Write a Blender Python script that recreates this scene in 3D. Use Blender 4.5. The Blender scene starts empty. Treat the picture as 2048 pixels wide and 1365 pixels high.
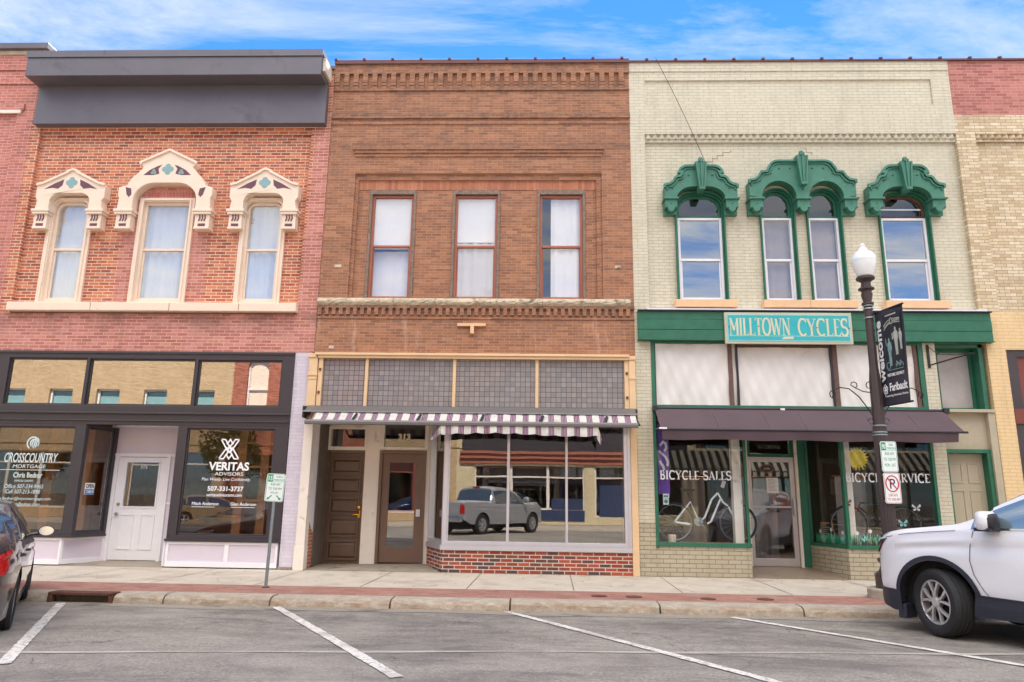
import bpy, bmesh, math, random
from mathutils import Vector, Matrix
from mathutils.geometry import tessellate_polygon
random.seed(7)
SC = bpy.context.scene
COL = SC.collection
sin, cos, pi, rad = math.sin, math.cos, math.pi, math.radians

# ------------------------------------------------------------------ camera
CAM_H, CAM_D = 1.349, 13.65
YAW, PITCH, ROLL, FPX = rad(1.959), rad(12.391), rad(0.835), 1430.0
_f = Vector((-sin(YAW)*cos(PITCH), cos(YAW)*cos(PITCH), sin(PITCH)))
_r = Vector((cos(YAW), sin(YAW), 0)); _u = _r.cross(_f)
_R = _r*cos(ROLL) + _u*sin(ROLL); _U = -_r*sin(ROLL) + _u*cos(ROLL)
cd = bpy.data.cameras.new('camera'); cam = bpy.data.objects.new('camera', cd); COL.objects.link(cam)
cam.matrix_world = Matrix(((_R.x, _U.x, -_f.x, 0), (_R.y, _U.y, -_f.y, -CAM_D), (_R.z, _U.z, -_f.z, CAM_H), (0, 0, 0, 1)))
cd.sensor_width = 36; cd.lens = FPX/2048*36; cd.clip_start = .05; cd.clip_end = 3000
SC.camera = cam

# ------------------------------------------------------------------ sky, sun, exposure
SUN_EL, SUN_AZ = rad(47), rad(10)       # azimuth clockwise from +y: the sun stands behind these buildings, so front and near road lie in open shade
w = bpy.data.worlds.new('World'); SC.world = w; w.use_nodes = True
nt = w.node_tree; N = nt.nodes; L = nt.links; N.clear()
out = N.new('ShaderNodeOutputWorld'); bg = N.new('ShaderNodeBackground'); L.new(bg.outputs[0], out.inputs[0])
sky = N.new('ShaderNodeTexSky'); sky.sky_type = 'NISHITA'; sky.sun_disc = False
sky.sun_elevation = SUN_EL; sky.sun_rotation = SUN_AZ; sky.ozone_density = 4.0; sky.air_density = 1.0; sky.dust_density = 0.0
hs = N.new('ShaderNodeHueSaturation'); hs.inputs['Saturation'].default_value = 1.1; hs.inputs['Value'].default_value = .56
tintn = N.new('ShaderNodeMix'); tintn.data_type = 'RGBA'; tintn.blend_type = 'MULTIPLY'; tintn.inputs[0].default_value = 1; tintn.inputs[7].default_value = (.60, .78, 1.0, 1)
L.new(sky.outputs[0], tintn.inputs[6]); L.new(tintn.outputs[2], hs.inputs['Color'])
tc = N.new('ShaderNodeTexCoord'); sep = N.new('ShaderNodeSeparateXYZ'); L.new(tc.outputs['Generated'], sep.inputs[0])
def mth(op, a, b=None, c=None):
    n = N.new('ShaderNodeMath'); n.operation = op
    for i, q in enumerate((a, b, c)):
        if q is None: continue
        if isinstance(q, (int, float)): n.inputs[i].default_value = q
        else: L.new(q, n.inputs[i])
    return n.outputs[0]
zz = mth('ADD', mth('MAXIMUM', sep.outputs[2], 0.0), .12)
cx = mth('DIVIDE', sep.outputs[0], zz); cy = mth('DIVIDE', sep.outputs[1], zz)
cmb = N.new('ShaderNodeCombineXYZ'); L.new(mth('MULTIPLY_ADD', cy, .35, cx), cmb.inputs[0]); L.new(mth('MULTIPLY', cy, 2.2), cmb.inputs[1])
n1 = N.new('ShaderNodeTexNoise'); n1.inputs['Scale'].default_value = .9; n1.inputs['Detail'].default_value = 9; n1.inputs['Roughness'].default_value = .66
n1.inputs['Distortion'].default_value = .6
L.new(cmb.outputs[0], n1.inputs['Vector'])
cr = N.new('ShaderNodeValToRGB'); cr.color_ramp.elements[0].position = .44; cr.color_ramp.elements[1].position = .66
L.new(n1.outputs[0], cr.inputs[0])
mx = N.new('ShaderNodeMix'); mx.data_type = 'RGBA'
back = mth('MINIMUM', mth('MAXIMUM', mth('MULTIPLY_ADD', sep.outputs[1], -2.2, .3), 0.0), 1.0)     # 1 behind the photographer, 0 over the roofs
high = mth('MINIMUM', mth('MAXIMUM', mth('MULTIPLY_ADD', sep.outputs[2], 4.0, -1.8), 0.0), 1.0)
fill_cloud = mth('MULTIPLY', mth('MULTIPLY', back, high), mth('MULTIPLY_ADD', n1.outputs[0], .8, .45))      # unseen cloud layer added behind the camera as bright warm fill for the street
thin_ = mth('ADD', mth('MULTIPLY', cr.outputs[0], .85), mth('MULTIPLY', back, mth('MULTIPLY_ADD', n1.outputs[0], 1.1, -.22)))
L.new(mth('MINIMUM', mth('MAXIMUM', thin_, fill_cloud), 1.0), mx.inputs[0])
cc_ = N.new('ShaderNodeMix'); cc_.data_type = 'RGBA'; L.new(fill_cloud, cc_.inputs[0]); cc_.inputs[6].default_value = (2.35, 2.45, 2.6, 1); cc_.inputs[7].default_value = (14, 13.4, 12.6, 1)
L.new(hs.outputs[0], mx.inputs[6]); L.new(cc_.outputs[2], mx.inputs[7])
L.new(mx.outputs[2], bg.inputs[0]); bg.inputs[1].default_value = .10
sd = bpy.data.lights.new('sun', 'SUN'); sd.energy = 2.6; sd.angle = rad(.6); sd.color = (1, .91, .78)
so = bpy.data.objects.new('sun', sd); COL.objects.link(so)
sv = Vector((sin(SUN_AZ)*cos(SUN_EL), cos(SUN_AZ)*cos(SUN_EL), sin(SUN_EL)))
so.rotation_euler = (-sv).to_track_quat('-Z', 'Y').to_euler(); so.location = sv*60
SC.view_settings.view_transform = 'Standard'; SC.view_settings.look = 'None'
SC.view_settings.exposure = 2.12; SC.view_settings.gamma = 1
SC.render.film_transparent = False
SC.cycles.max_bounces = 8; SC.cycles.transparent_max_bounces = 12; SC.cycles.caustics_reflective = False; SC.cycles.caustics_refractive = False

# ------------------------------------------------------------------ materials
def lin(r, g, b):
    f = lambda c: (c/255/12.92) if c/255 <= .04045 else ((c/255+.055)/1.055)**2.4
    return (f(r), f(g), f(b))
class NT:
    def __init__(s, name):
        s.m = bpy.data.materials.new(name); s.m.use_nodes = True
        s.n = s.m.node_tree.nodes; s.l = s.m.node_tree.links; s.b = s.n['Principled BSDF']
    def new(s, t, **k):
        n = s.n.new(t)
        for a, v in k.items(): setattr(n, a, v)
        return n
    def math(s, op, a, b=None, c=None):
        n = s.new('ShaderNodeMath', operation=op)
        for i, q in enumerate((a, b, c)):
            if q is None: continue
            if isinstance(q, (int, float)): n.inputs[i].default_value = q
            else: s.l.new(q, n.inputs[i])
        return n.outputs[0]
    def mix(s, f, a, b, mode='MIX'):
        n = s.new('ShaderNodeMix', data_type='RGBA', blend_type=mode)
        for i, q in ((0, f), (6, a), (7, b)):
            if isinstance(q, (int, float)): n.inputs[i].default_value = q
            elif isinstance(q, tuple): n.inputs[i].default_value = (*q[:3], 1)
            else: s.l.new(q, n.inputs[i])
        return n.outputs[2]
    def noise(s, vec, scale, detail=4, rough=.6, dist=0):
        n = s.new('ShaderNodeTexNoise'); n.inputs['Scale'].default_value = scale; n.inputs['Detail'].default_value = detail
        n.inputs['Roughness'].default_value = rough; n.inputs['Distortion'].default_value = dist
        if vec: s.l.new(vec, n.inputs['Vector'])
        return n.outputs[0]
    def ramp(s, f, *st):
        n = s.new('ShaderNodeValToRGB'); e = n.color_ramp.elements
        while len(e) < len(st): e.new(.5)
        for i, (p, c) in enumerate(st):
            e[i].position = p; e[i].color = (*c, 1) if isinstance(c, tuple) else (c, c, c, 1)
        s.l.new(f, n.inputs[0]); return n.outputs[0]
    def obj(s):
        return s.new('ShaderNodeTexCoord').outputs['Object']
    def xyz(s, v):
        n = s.new('ShaderNodeSeparateXYZ'); s.l.new(v, n.inputs[0]); return n.outputs
    def vec(s, x, y, z=0.0):
        n = s.new('ShaderNodeCombineXYZ')
        for i, q in enumerate((x, y, z)):
            if isinstance(q, (int, float)): n.inputs[i].default_value = q
            else: s.l.new(q, n.inputs[i])
        return n.outputs[0]
    def bump(s, h, st=.4, d=.01):
        n = s.new('ShaderNodeBump'); n.inputs['Strength'].default_value = st; n.inputs['Distance'].default_value = d
        s.l.new(h, n.inputs['Height']); s.l.new(n.outputs[0], s.b.inputs['Normal'])
    def col(s, c):
        if isinstance(c, tuple): s.b.inputs['Base Color'].default_value = (*c[:3], 1)
        else: s.l.new(c, s.b.inputs['Base Color'])
    def rough(s, r): s.b.inputs['Roughness'].default_value = r

def plain(name, c, rough=.6, metal=0, var=.12, scale=3.0, bump=0, bscale=40, coat=0, dirt=None):
    t = NT(name); v = t.obj()
    n = t.noise(v, scale, 5, .65)
    a = tuple(max(0, q*(1-var)) for q in c); b = tuple(min(1, q*(1+var)) for q in c)
    cc = t.ramp(n, (.3, a), (.7, b))
    if dirt:
        m = t.ramp(t.noise(v, dirt[1], 6, .7, .5), (dirt[2], 0.0), (min(1, dirt[2]+.12), 1.0))
        cc = t.mix(m, cc, dirt[0])
    t.col(cc); t.rough(rough); t.b.inputs['Metallic'].default_value = metal
    if coat: t.b.inputs['Coat Weight'].default_value = coat; t.b.inputs['Coat Roughness'].default_value = .04
    if bump: t.bump(t.noise(v, bscale, 3), bump, .01)
    return t.m

def brick(name, tones, mortar, row=.0667, wid=.213, mort=.011, bump=.5, paint=None, blot=None, ground=False, stain=None, rough=.85, mvar=.15):
    """tones: per-brick colour ramp. paint: list of (colour, node-builder) laid over."""
    t = NT(name); v = t.obj(); x, y, z = t.xyz(v)
    u = x if ground else t.math('ADD', x, y); vv = y if ground else z
    uv = t.vec(u, vv)
    b = t.new('ShaderNodeTexBrick'); b.offset = .5; t.l.new(uv, b.inputs['Vector'])
    b.inputs['Color1'].default_value = (0, 0, 0, 1); b.inputs['Color2'].default_value = (1, 1, 1, 1); b.inputs['Mortar'].default_value = (.5, .5, .5, 1)
    b.inputs['Scale'].default_value = 1; b.inputs['Mortar Size'].default_value = mort/2; b.inputs['Mortar Smooth'].default_value = .25
    b.inputs['Brick Width'].default_value = wid; b.inputs['Row Height'].default_value = row
    st = [((i+.5)/len(tones), c) for i, c in enumerate(tones)]
    base = t.ramp(b.outputs['Color'], *st)
    n = t.noise(v, 14, 4, .7)
    base = t.mix(1.0, base, t.ramp(n, (.25, 1-mvar), (.75, 1+mvar)), 'MULTIPLY')
    mo = t.mix(t.noise(v, 2.5, 4), tuple(q*.75 for q in mortar), tuple(min(1, q*1.2) for q in mortar))
    c = t.mix(b.outputs['Fac'], base, mo)
    if blot:
        for (bc, sc, th, amt) in blot:
            m = t.math('MULTIPLY', t.ramp(t.noise(v, sc, 7, .72, .3), (th, 0.0), (th+.14, 1.0)), amt)
            c = t.mix(m, c, bc)
    if paint:
        for fn in paint: c = fn(t, c, x, y, z, v, b)
    big = t.noise(v, .55, 5, .6)
    c = t.mix(1.0, c, t.ramp(big, (.3, .92), (.7, 1.07)), 'MULTIPLY')
    stn = t.ramp(t.noise(t.vec(t.math('MULTIPLY', u, 4.5), 0.0, t.math('MULTIPLY', vv, .7)), 1.3, 6, .75), (.50, 1.0), (.72, .84))   # rain streaks
    if not ground: c = t.mix(1.0, c, stn, 'MULTIPLY')
    t.col(c); t.rough(rough)
    h = t.math('ADD', t.math('MULTIPLY', b.outputs['Fac'], -1.0), t.math('MULTIPLY', n, .5))
    t.bump(h, bump, .012)
    return t.m

def glass(name, refl=.35, tint=(.92, .95, .96), rough=0.0, wav=.0, dirt=0):
    t = NT(name); t.n.remove(t.b)
    g = t.new('ShaderNodeBsdfGlossy'); g.inputs['Roughness'].default_value = rough; g.inputs['Color'].default_value = (1, 1, 1, 1)
    tr = t.new('ShaderNodeBsdfTransparent'); tr.inputs['Color'].default_value = (*tint, 1)
    mx = t.new('ShaderNodeMixShader')
    lw = t.new('ShaderNodeLayerWeight'); lw.inputs['Blend'].default_value = .5
    t.l.new(t.math('MINIMUM', t.math('MULTIPLY_ADD', t.math('POWER', lw.outputs['Facing'], 5.0), .9, refl+.04), 1.0), mx.inputs[0])
    t.l.new(tr.outputs[0], mx.inputs[1]); t.l.new(g.outputs[0], mx.inputs[2])
    if wav:
        bn = t.new('ShaderNodeBump'); bn.inputs['Strength'].default_value = wav; bn.inputs['Distance'].default_value = .02
        t.l.new(t.noise(t.obj(), 1.6, 2, .4), bn.inputs['Height']); t.l.new(bn.outputs[0], g.inputs['Normal'])
    t.l.new(mx.outputs[0], t.n['Material Output'].inputs[0]); return t.m

def emit(name, c, s):
    t = NT(name); t.col(c); t.b.inputs['Emission Color'].default_value = (*c, 1); t.b.inputs['Emission Strength'].default_value = s; return t.m

# masks used by the painted bricks
def zmask(t, z, z0, soft=.02):
    return t.math('MINIMUM', t.math('MAXIMUM', t.math('MULTIPLY_ADD', z, 1/soft, -z0/soft), 0.0), 1.0)
def paintA(t, c, x, y, z, v, b):
    # old pink paint left on the lower courses and around the piers of the left building
    low = t.math('SUBTRACT', 1.0, zmask(t, z, 4.88))
    rt = zmask(t, t.math('ADD', x, t.math('MULTIPLY', z, -.02)), -4.86)
    rt = t.math('MULTIPLY', rt, t.math('SUBTRACT', 1.0, zmask(t, z, 8.0, 2.5)))
    md = t.math('MULTIPLY', t.math('SUBTRACT', 1.0, zmask(t, t.math('ABSOLUTE', t.math('ADD', x, 7.67)), .86, .12)), t.math('SUBTRACT', 1.0, zmask(t, z, 7.7)))
    m = t.math('MAXIMUM', t.math('MAXIMUM', low, rt), md)
    n = t.ramp(t.noise(v, 5, 5, .7), (.32, .35), (.5, 1.0))
    pink = t.mix(b.outputs['Fac'], t.ramp(b.outputs['Color'], (.2, lin(178, 112, 102)), (.8, lin(200, 138, 128))), lin(212, 165, 150))
    c = t.mix(t.math('MULTIPLY', m, n), c, pink)
    soot = t.math('MULTIPLY', t.math('MULTIPLY', t.ramp(t.noise(v, 1.6, 6, .7), (.42, 0.0), (.6, .6)), low), zmask(t, z, 4.25, .5))
    return t.mix(soot, c, lin(120, 92, 84))
def paintD(t, c, x, y, z, v, b):
    red = t.mix(b.outputs['Fac'], t.ramp(b.outputs['Color'], (.2, lin(160, 98, 92)), (.8, lin(188, 124, 114))), lin(196, 150, 138))
    peach = t.mix(b.outputs['Fac'], lin(226, 198, 152), lin(206, 176, 132))
    zz = t.math('ADD', z, t.math('MULTIPLY_ADD', t.noise(v, 3, 2), .06, -.03))
    c = t.mix(zmask(t, zz, 9.17), c, red)
    return t.mix(t.math('SUBTRACT', 1.0, zmask(t, z, 4.98)), c, peach)
def streakB(t, c, x, y, z, v, b):
    # lime run-off under the stone sill
    m = t.ramp(t.noise(t.vec(t.math('MULTIPLY', x, 3.0), y, t.math('MULTIPLY', z, .5)), 1.6, 6, .75), (.56, 0.0), (.74, .55))
    m = t.math('MULTIPLY', m, t.math('SUBTRACT', 1.0, zmask(t, z, 4.8, .25)))
    c = t.mix(m, c, lin(214, 186, 166))
    k = t.math('MULTIPLY', t.ramp(t.noise(v, 2.2, 7, .75), (.5, 0.0), (.68, .5)), zmask(t, z, 8.1, .6))
    c = t.mix(k, c, lin(96, 78, 70))
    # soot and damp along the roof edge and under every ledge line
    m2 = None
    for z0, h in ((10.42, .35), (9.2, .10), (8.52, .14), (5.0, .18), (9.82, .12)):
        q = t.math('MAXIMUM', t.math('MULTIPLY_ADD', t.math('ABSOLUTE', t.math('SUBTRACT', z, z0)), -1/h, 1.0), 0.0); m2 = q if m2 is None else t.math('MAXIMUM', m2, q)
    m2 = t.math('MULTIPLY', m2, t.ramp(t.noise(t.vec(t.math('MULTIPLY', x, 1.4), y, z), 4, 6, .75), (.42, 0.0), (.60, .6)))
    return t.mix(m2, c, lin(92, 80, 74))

M = {}
M['brickA'] = brick('orange_brick', [lin(156, 84, 62), lin(182, 98, 68), lin(192, 108, 78), lin(204, 122, 84), lin(208, 132, 96), lin(170, 100, 82)], lin(222, 200, 178), mort=.016, paint=[paintA],
                    blot=[(lin(206, 168, 148), 1.1, .62, .5)])
M['brickZ'] = brick('pink_brick', [lin(172, 106, 96), lin(188, 120, 110), lin(200, 132, 120), lin(186, 114, 100)], lin(214, 172, 160), mort=.012, blot=[(lin(150, 90, 84), 1.5, .58, .4)])
M['brickB'] = brick('brown_brick', [lin(140, 97, 76), lin(155, 106, 80), lin(163, 112, 84), lin(174, 124, 95), lin(159, 108, 80), lin(148, 106, 87)], lin(180, 144, 116), row=.058, wid=.205, mort=.009, paint=[streakB])
M['brickC'] = brick('cream_painted_brick', [lin(204, 197, 175), lin(210, 203, 181), lin(207, 200, 178)], lin(174, 166, 144), mort=.008, bump=.7, rough=.6, mvar=.05,
                    blot=[(lin(188, 172, 140), 1.3, .58, .5), (lin(222, 216, 200), 2.6, .60, .5), (lin(140, 124, 104), 5.0, .68, .55)])
M['brickC2'] = brick('taupe_painted_brick', [lin(176, 166, 142), lin(184, 174, 150), lin(180, 170, 146)], lin(126, 114, 92), row=.077, wid=.235, mort=.010, bump=.8, rough=.6, mvar=.05,
                    blot=[(lin(118, 92, 66), 2.2, .68, .6)])
M['brickD'] = brick('tan_brick', [lin(202, 182, 150), lin(214, 198, 168), lin(222, 208, 182), lin(194, 172, 138)], lin(160, 142, 118), mort=.011, paint=[paintD])
M['brickM'] = brick('dark_red_brick', [lin(86, 66, 66), lin(140, 64, 48), lin(160, 74, 52), lin(176, 84, 58), lin(98, 66, 62), lin(150, 60, 44)], lin(204, 190, 176), row=.0667, wid=.212, mort=.018)
M['brickRaw'] = brick('raw_orange_brick', [lin(170, 90, 58), lin(192, 108, 70), lin(150, 74, 50)], lin(196, 176, 156), mort=.016)
M['brickL'] = brick('lilac_painted_brick', [lin(206, 198, 210), lin(212, 204, 216)], lin(188, 180, 194), mort=.006, bump=.5, rough=.55, mvar=.03)
M['pavers'] = brick('red_pavers', [lin(150, 104, 92), lin(164, 116, 102), lin(172, 124, 110), lin(156, 108, 96)], lin(156, 132, 118), row=.1, wid=.2, mort=.006, bump=.3, ground=True,
                    blot=[(lin(168, 152, 138), 1.6, .52, .55), (lin(112, 88, 80), 3.0, .60, .5)])
M['stoneSill'] = plain('rock_faced_stone', lin(196, 182, 158), .9, var=.25, scale=6, bump=.9, bscale=14, dirt=(lin(110, 98, 84), 3.0, .55))
M['creamTrim'] = plain('cream_trim_paint', lin(236, 216, 196), .5, var=.04, scale=4, dirt=(lin(200, 176, 156), 5, .66))
M['plum'] = plain('plum_paint', lin(104, 66, 80), .5, var=.08)
M['tealPaint'] = plain('teal_paint', lin(132, 170, 172), .5, var=.06)
M['darkMetal'] = plain('charcoal_metal_cladding', lin(106, 102, 108), .42, .3, var=.10, scale=.8, bump=.12, bscale=1.3, dirt=(lin(92, 88, 92), 1.1, .58))
M['black'] = plain('black_frame_paint', lin(60, 55, 60), .38, var=.08)
M['lilac'] = plain('lilac_paint', lin(214, 204, 216), .5, var=.03)
M['white'] = plain('white_paint', lin(236, 234, 238), .45, var=.03, dirt=(lin(200, 196, 192), 4, .68))
M['vinyl'] = plain('white_vinyl', lin(232, 232, 238), .35, var=.03)
M['oldWhite'] = plain('old_white_paint', lin(234, 224, 212), .6, var=.05, dirt=(lin(182, 160, 138), 3, .6))
M['gold'] = plain('tan_cast_iron_paint', lin(226, 192, 150), .5, var=.06, dirt=(lin(178, 136, 98), 3, .66))
M['redwood'] = plain('faded_red_window_paint', lin(168, 104, 84), .6, var=.1)
M['greyWood'] = plain('weathered_grey_wood', lin(128, 112, 100), .8, var=.35, scale=18, bump=.3)
M['brownDoor'] = plain('brown_door_paint', lin(98, 76, 60), .35, var=.12, scale=6)
M['brownDoor2'] = plain('brown_metal_door_paint', lin(112, 86, 72), .42, var=.04)
M['green'] = plain('dark_green_paint', lin(38, 104, 80), .45, var=.16, scale=6, dirt=(lin(120, 140, 124), 9, .66))
M['greenHood'] = plain('green_hood_paint', lin(64, 122, 102), .5, var=.14, scale=5, dirt=(lin(104, 150, 132), 9, .60))
M['peach'] = plain('peach_stone_paint', lin(226, 186, 146), .7, var=.08, dirt=(lin(186, 140, 100), 3, .64))
M['taupe'] = plain('taupe_paint', lin(178, 168, 146), .55, var=.05, bump=.2)
M['alum'] = plain('aluminium', lin(206, 204, 212), .32, .5, var=.04)
M['alumOld'] = plain('silver_door_metal', lin(186, 178, 176), .35, .4, var=.06)
M['brass'] = plain('brass', lin(220, 160, 50), .25, .9, var=.05)
M['steel'] = plain('galvanised_steel', lin(150, 160, 164), .4, .7, var=.1, scale=10)
M['iron'] = plain('brown_cast_iron', lin(72, 60, 60), .45, .2, var=.12, scale=8)
M['ironBlack'] = plain('black_iron', lin(44, 42, 50), .5, .2)
M['rust'] = plain('rusty_iron', lin(100, 66, 54), .8, .1, var=.25, scale=9)
M['coping'] = plain('dark_red_coping', lin(104, 62, 58), .5, var=.15)
M['concrete'] = plain('sidewalk_concrete', lin(198, 186, 170), .85, var=.10, scale=2.4, bump=.2, bscale=60, dirt=(lin(176, 163, 147), 1.6, .53))
M['concrete2'] = plain('entry_concrete', lin(158, 146, 130), .85, var=.12, scale=3, bump=.15, dirt=(lin(116, 104, 92), 1.6, .54))
t = NT('worn_curb_concrete'); v = t.obj(); x_, y_, z_ = t.xyz(v)
c = t.ramp(t.noise(v, 7, 6, .7), (.3, lin(152, 142, 128)), (.7, lin(188, 178, 162)))
c = t.mix(t.ramp(t.noise(v, 60, 2, .7), (.55, 0.0), (.68, .5)), c, lin(112, 102, 92))
fr_ = t.math('MINIMUM', t.math('MAXIMUM', t.math('MULTIPLY_ADD', y_, -14.0, -48.8), 0.0), 1.0)        # street-side arris: rust and tyre scuffs
c = t.mix(t.math('MULTIPLY', fr_, t.ramp(t.noise(t.vec(x_, t.math('MULTIPLY', y_, 3.0), t.math('MULTIPLY', z_, 3.0)), 5, 7, .78), (.42, 0.0), (.60, .7))), c, lin(146, 116, 88))
t.col(c); t.rough(.92); t.bump(t.noise(v, 26, 4, .7), .6, .012); M['curb'] = t.m
M['gutter'] = plain('gutter_concrete', lin(150, 142, 130), .9, var=.12, scale=2, bump=.2, dirt=(lin(112, 106, 98), 1.5, .52))
M['joint'] = plain('dark_joint', lin(96, 86, 78), .9)  # dark grey-brown lines of the paving joints
M['rubber'] = plain('black_rubber', (.018, .018, .02), .75, var=.2, scale=30)
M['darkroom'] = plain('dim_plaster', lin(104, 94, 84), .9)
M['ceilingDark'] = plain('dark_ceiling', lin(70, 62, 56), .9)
M['woodFloor'] = plain('wooden_floor', lin(120, 88, 60), .5)
M['woodPanel'] = plain('honey_wood_panel', lin(190, 130, 74), .5, var=.18, scale=5)
M['curtain'] = plain('white_curtain', lin(246, 247, 250), .8, var=.03)
M['plastic'] = plain('white_plastic_sheet', lin(226, 222, 218), .35, var=.05, scale=1.3, bump=.5, bscale=2.2, dirt=(lin(206, 190, 172), .9, .6))
M['greyCurtain'] = plain('grey_curtain', lin(168, 158, 156), .85, var=.08)
M['vinylLetter'] = plain('white_lettering', lin(244, 244, 246), .5, var=0)
M['paper'] = plain('white_paper', lin(236, 232, 228), .7, var=.02)
M['awnPlum'] = plain('plum_brown_canvas', lin(88, 72, 78), .85, var=.08, scale=2, bump=.2, bscale=90)
M['awnHood'] = plain('awning_grey_metal', lin(112, 108, 108), .45, .2, var=.05)
M['glassUp'] = glass('upper_window_glass', .15, tint=(.98, .98, .98))
M['glassUpB'] = glass('upper_blue_window_glass', .42)
M['glassShop'] = glass('shop_glass', .09, wav=.012)
M['glassShopB'] = glass('shop_glass_wavy', .17, wav=.02)
M['glassTint'] = glass('transom_glass', .27, tint=(.7, .7, .7), wav=.012)
M['glassC'] = glass('cycle_shop_glass', .02, wav=.012)

M['glassUpA'] = glass('pale_upper_window_glass', .24)
M['glassFan'] = glass('fanlight_glass', .10)
def mat(k, *a, **kw):
    if k not in M: M[k] = plain(k, *a, **kw)
    return M[k]

# ------------------------------------------------------------------ mesh helpers
class MB:
    def __init__(s, xf=None):
        s.v = []; s.f = []; s.mi = []; s.M = xf; s.cur = 0
    def add(s, vs, fs, mi=None):
        o = len(s.v)
        for p in vs:
            p = Vector(p)
            s.v.append(s.M @ p if s.M else p)
        for f in fs: s.f.append(tuple(o+i for i in f)); s.mi.append(s.cur if mi is None else mi)
        return s
    def box(s, x0, x1, y0, y1, z0, z1, mi=None):
        return s.add([(x, y, z) for z in (z0, z1) for y in (y0, y1) for x in (x0, x1)],
                     [(0, 1, 5, 4), (2, 6, 7, 3), (0, 4, 6, 2), (1, 3, 7, 5), (0, 2, 3, 1), (4, 5, 7, 6)], mi)
    def plate(s, outer, y0, y1, holes=(), mi=None):
        """outer and holes: lists of (x, z); extruded from y0 (front) to y1."""
        loops = [list(outer)] + [list(h) for h in holes]
        tris = tessellate_polygon([[Vector((x, z, 0)) for x, z in l] for l in loops])
        flat = [p for l in loops for p in l]; n = len(flat)
        vs = [(x, y0, z) for x, z in flat] + [(x, y1, z) for x, z in flat]
        fs = []
        for a, b, c in tris:
            fs += [(a, b, c), (c+n, b+n, a+n)]
        k = 0
        for l in loops:
            for i in range(len(l)):
                j = (i+1) % len(l); fs.append((k+i, k+j, k+j+n, k+i+n))
            k += len(l)
        return s.add(vs, fs, mi)
    def sheet(s, poly, y, y2=None):
        return s.add([(x, y, z) for x, z in poly], [tuple(range(len(poly)))])
    def ribbon(s, pts, wd, y0, y1, closed=False, mi=None):
        """a band of width wd (number or list) following pts in the xz plane"""
        P = [Vector(p) for p in pts]; n = len(P); Lf, Rt = [], []
        for i, p in enumerate(P):
            if closed: a, b = P[i-1], P[(i+1) % n]
            else: a, b = P[max(0, i-1)], P[min(n-1, i+1)]
            d1 = (p-a) if (closed or i > 0) else (b-p); d2 = (b-p) if (closed or i < n-1) else (p-a)
            d1 = d1.normalized(); d2 = d2.normalized(); t = (d1+d2)
            t = t.normalized() if t.length > 1e-6 else d1
            nn = Vector((-t.y, t.x)); k = 1/max(.45, nn.dot(Vector((-d1.y, d1.x))))
            h = (wd[i] if isinstance(wd, (list, tuple)) else wd)/2*k
            Lf.append(p+nn*h); Rt.append(p-nn*h)
        vs = []; 
        for a, b in zip(Lf, Rt): vs += [(a.x, y0, a.y), (b.x, y0, b.y), (a.x, y1, a.y), (b.x, y1, b.y)]
        fs = []
        for i in range(n if closed else n-1):
            o = 4*i; q = 4*((i+1) % n)
            fs += [(o, o+1, q+1, q), (o+2, q+2, q+3, o+3), (o, q, q+2, o+2), (o+1, o+3, q+3, q+1)]
        if not closed: fs += [(0, 2, 3, 1), (4*n-4, 4*n-3, 4*n-1, 4*n-2)]
        return s.add(vs, fs, mi)
    def tube(s, pts, r, n=8, mi=None, cap=True):
        P = [Vector(p) for p in pts]; vs = []; fs = []; m = len(P); up = None
        for i, p in enumerate(P):
            t = (P[min(m-1, i+1)]-P[max(0, i-1)]).normalized()
            if up is None: up = t.orthogonal().normalized()
            up = (up - t*up.dot(t)).normalized(); sd = t.cross(up)
            rr = r[i] if isinstance(r, (list, tuple)) else r
            for k in range(n):
                a = 2*pi*k/n; vs.append(p+up*cos(a)*rr+sd*sin(a)*rr)
        for i in range(m-1):
            for k in range(n): fs.append((i*n+k, i*n+(k+1) % n, (i+1)*n+(k+1) % n, (i+1)*n+k))
        if cap: fs += [tuple(range(n))[::-1], tuple(range((m-1)*n, m*n))]
        return s.add(vs, fs, mi)
    def lathe(s, prof, c=(0, 0, 0), n=24, axis='z', mi=None, flute=0, cap=True):
        vs = []; fs = []; m = len(prof)
        for r, h in prof:
            for k in range(n):
                a = 2*pi*k/n; rr = r*(1-(flute if (k % 2) else 0))
                q = (cos(a)*rr, sin(a)*rr, h)
                if axis == 'y': q = (q[0], h, q[1])
                if axis == 'x': q = (h, q[0], q[1])
                vs.append((c[0]+q[0], c[1]+q[1], c[2]+q[2]))
        for i in range(m-1):
            for k in range(n): fs.append((i*n+k, i*n+(k+1) % n, (i+1)*n+(k+1) % n, (i+1)*n+k))
        if cap and prof[0][0] > 1e-4: fs.append(tuple(range(n))[::-1])
        if cap and prof[-1][0] > 1e-4: fs.append(tuple(range((m-1)*n, m*n)))
        return s.add(vs, fs, mi)
    def grid(s, fn, nu, nv, mi=None):
        vs = [fn(i/nu, j/nv) for j in range(nv+1) for i in range(nu+1)]
        fs = [(j*(nu+1)+i, j*(nu+1)+i+1, (j+1)*(nu+1)+i+1, (j+1)*(nu+1)+i) for j in range(nv) for i in range(nu)]
        return s.add(vs, fs, mi)

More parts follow.
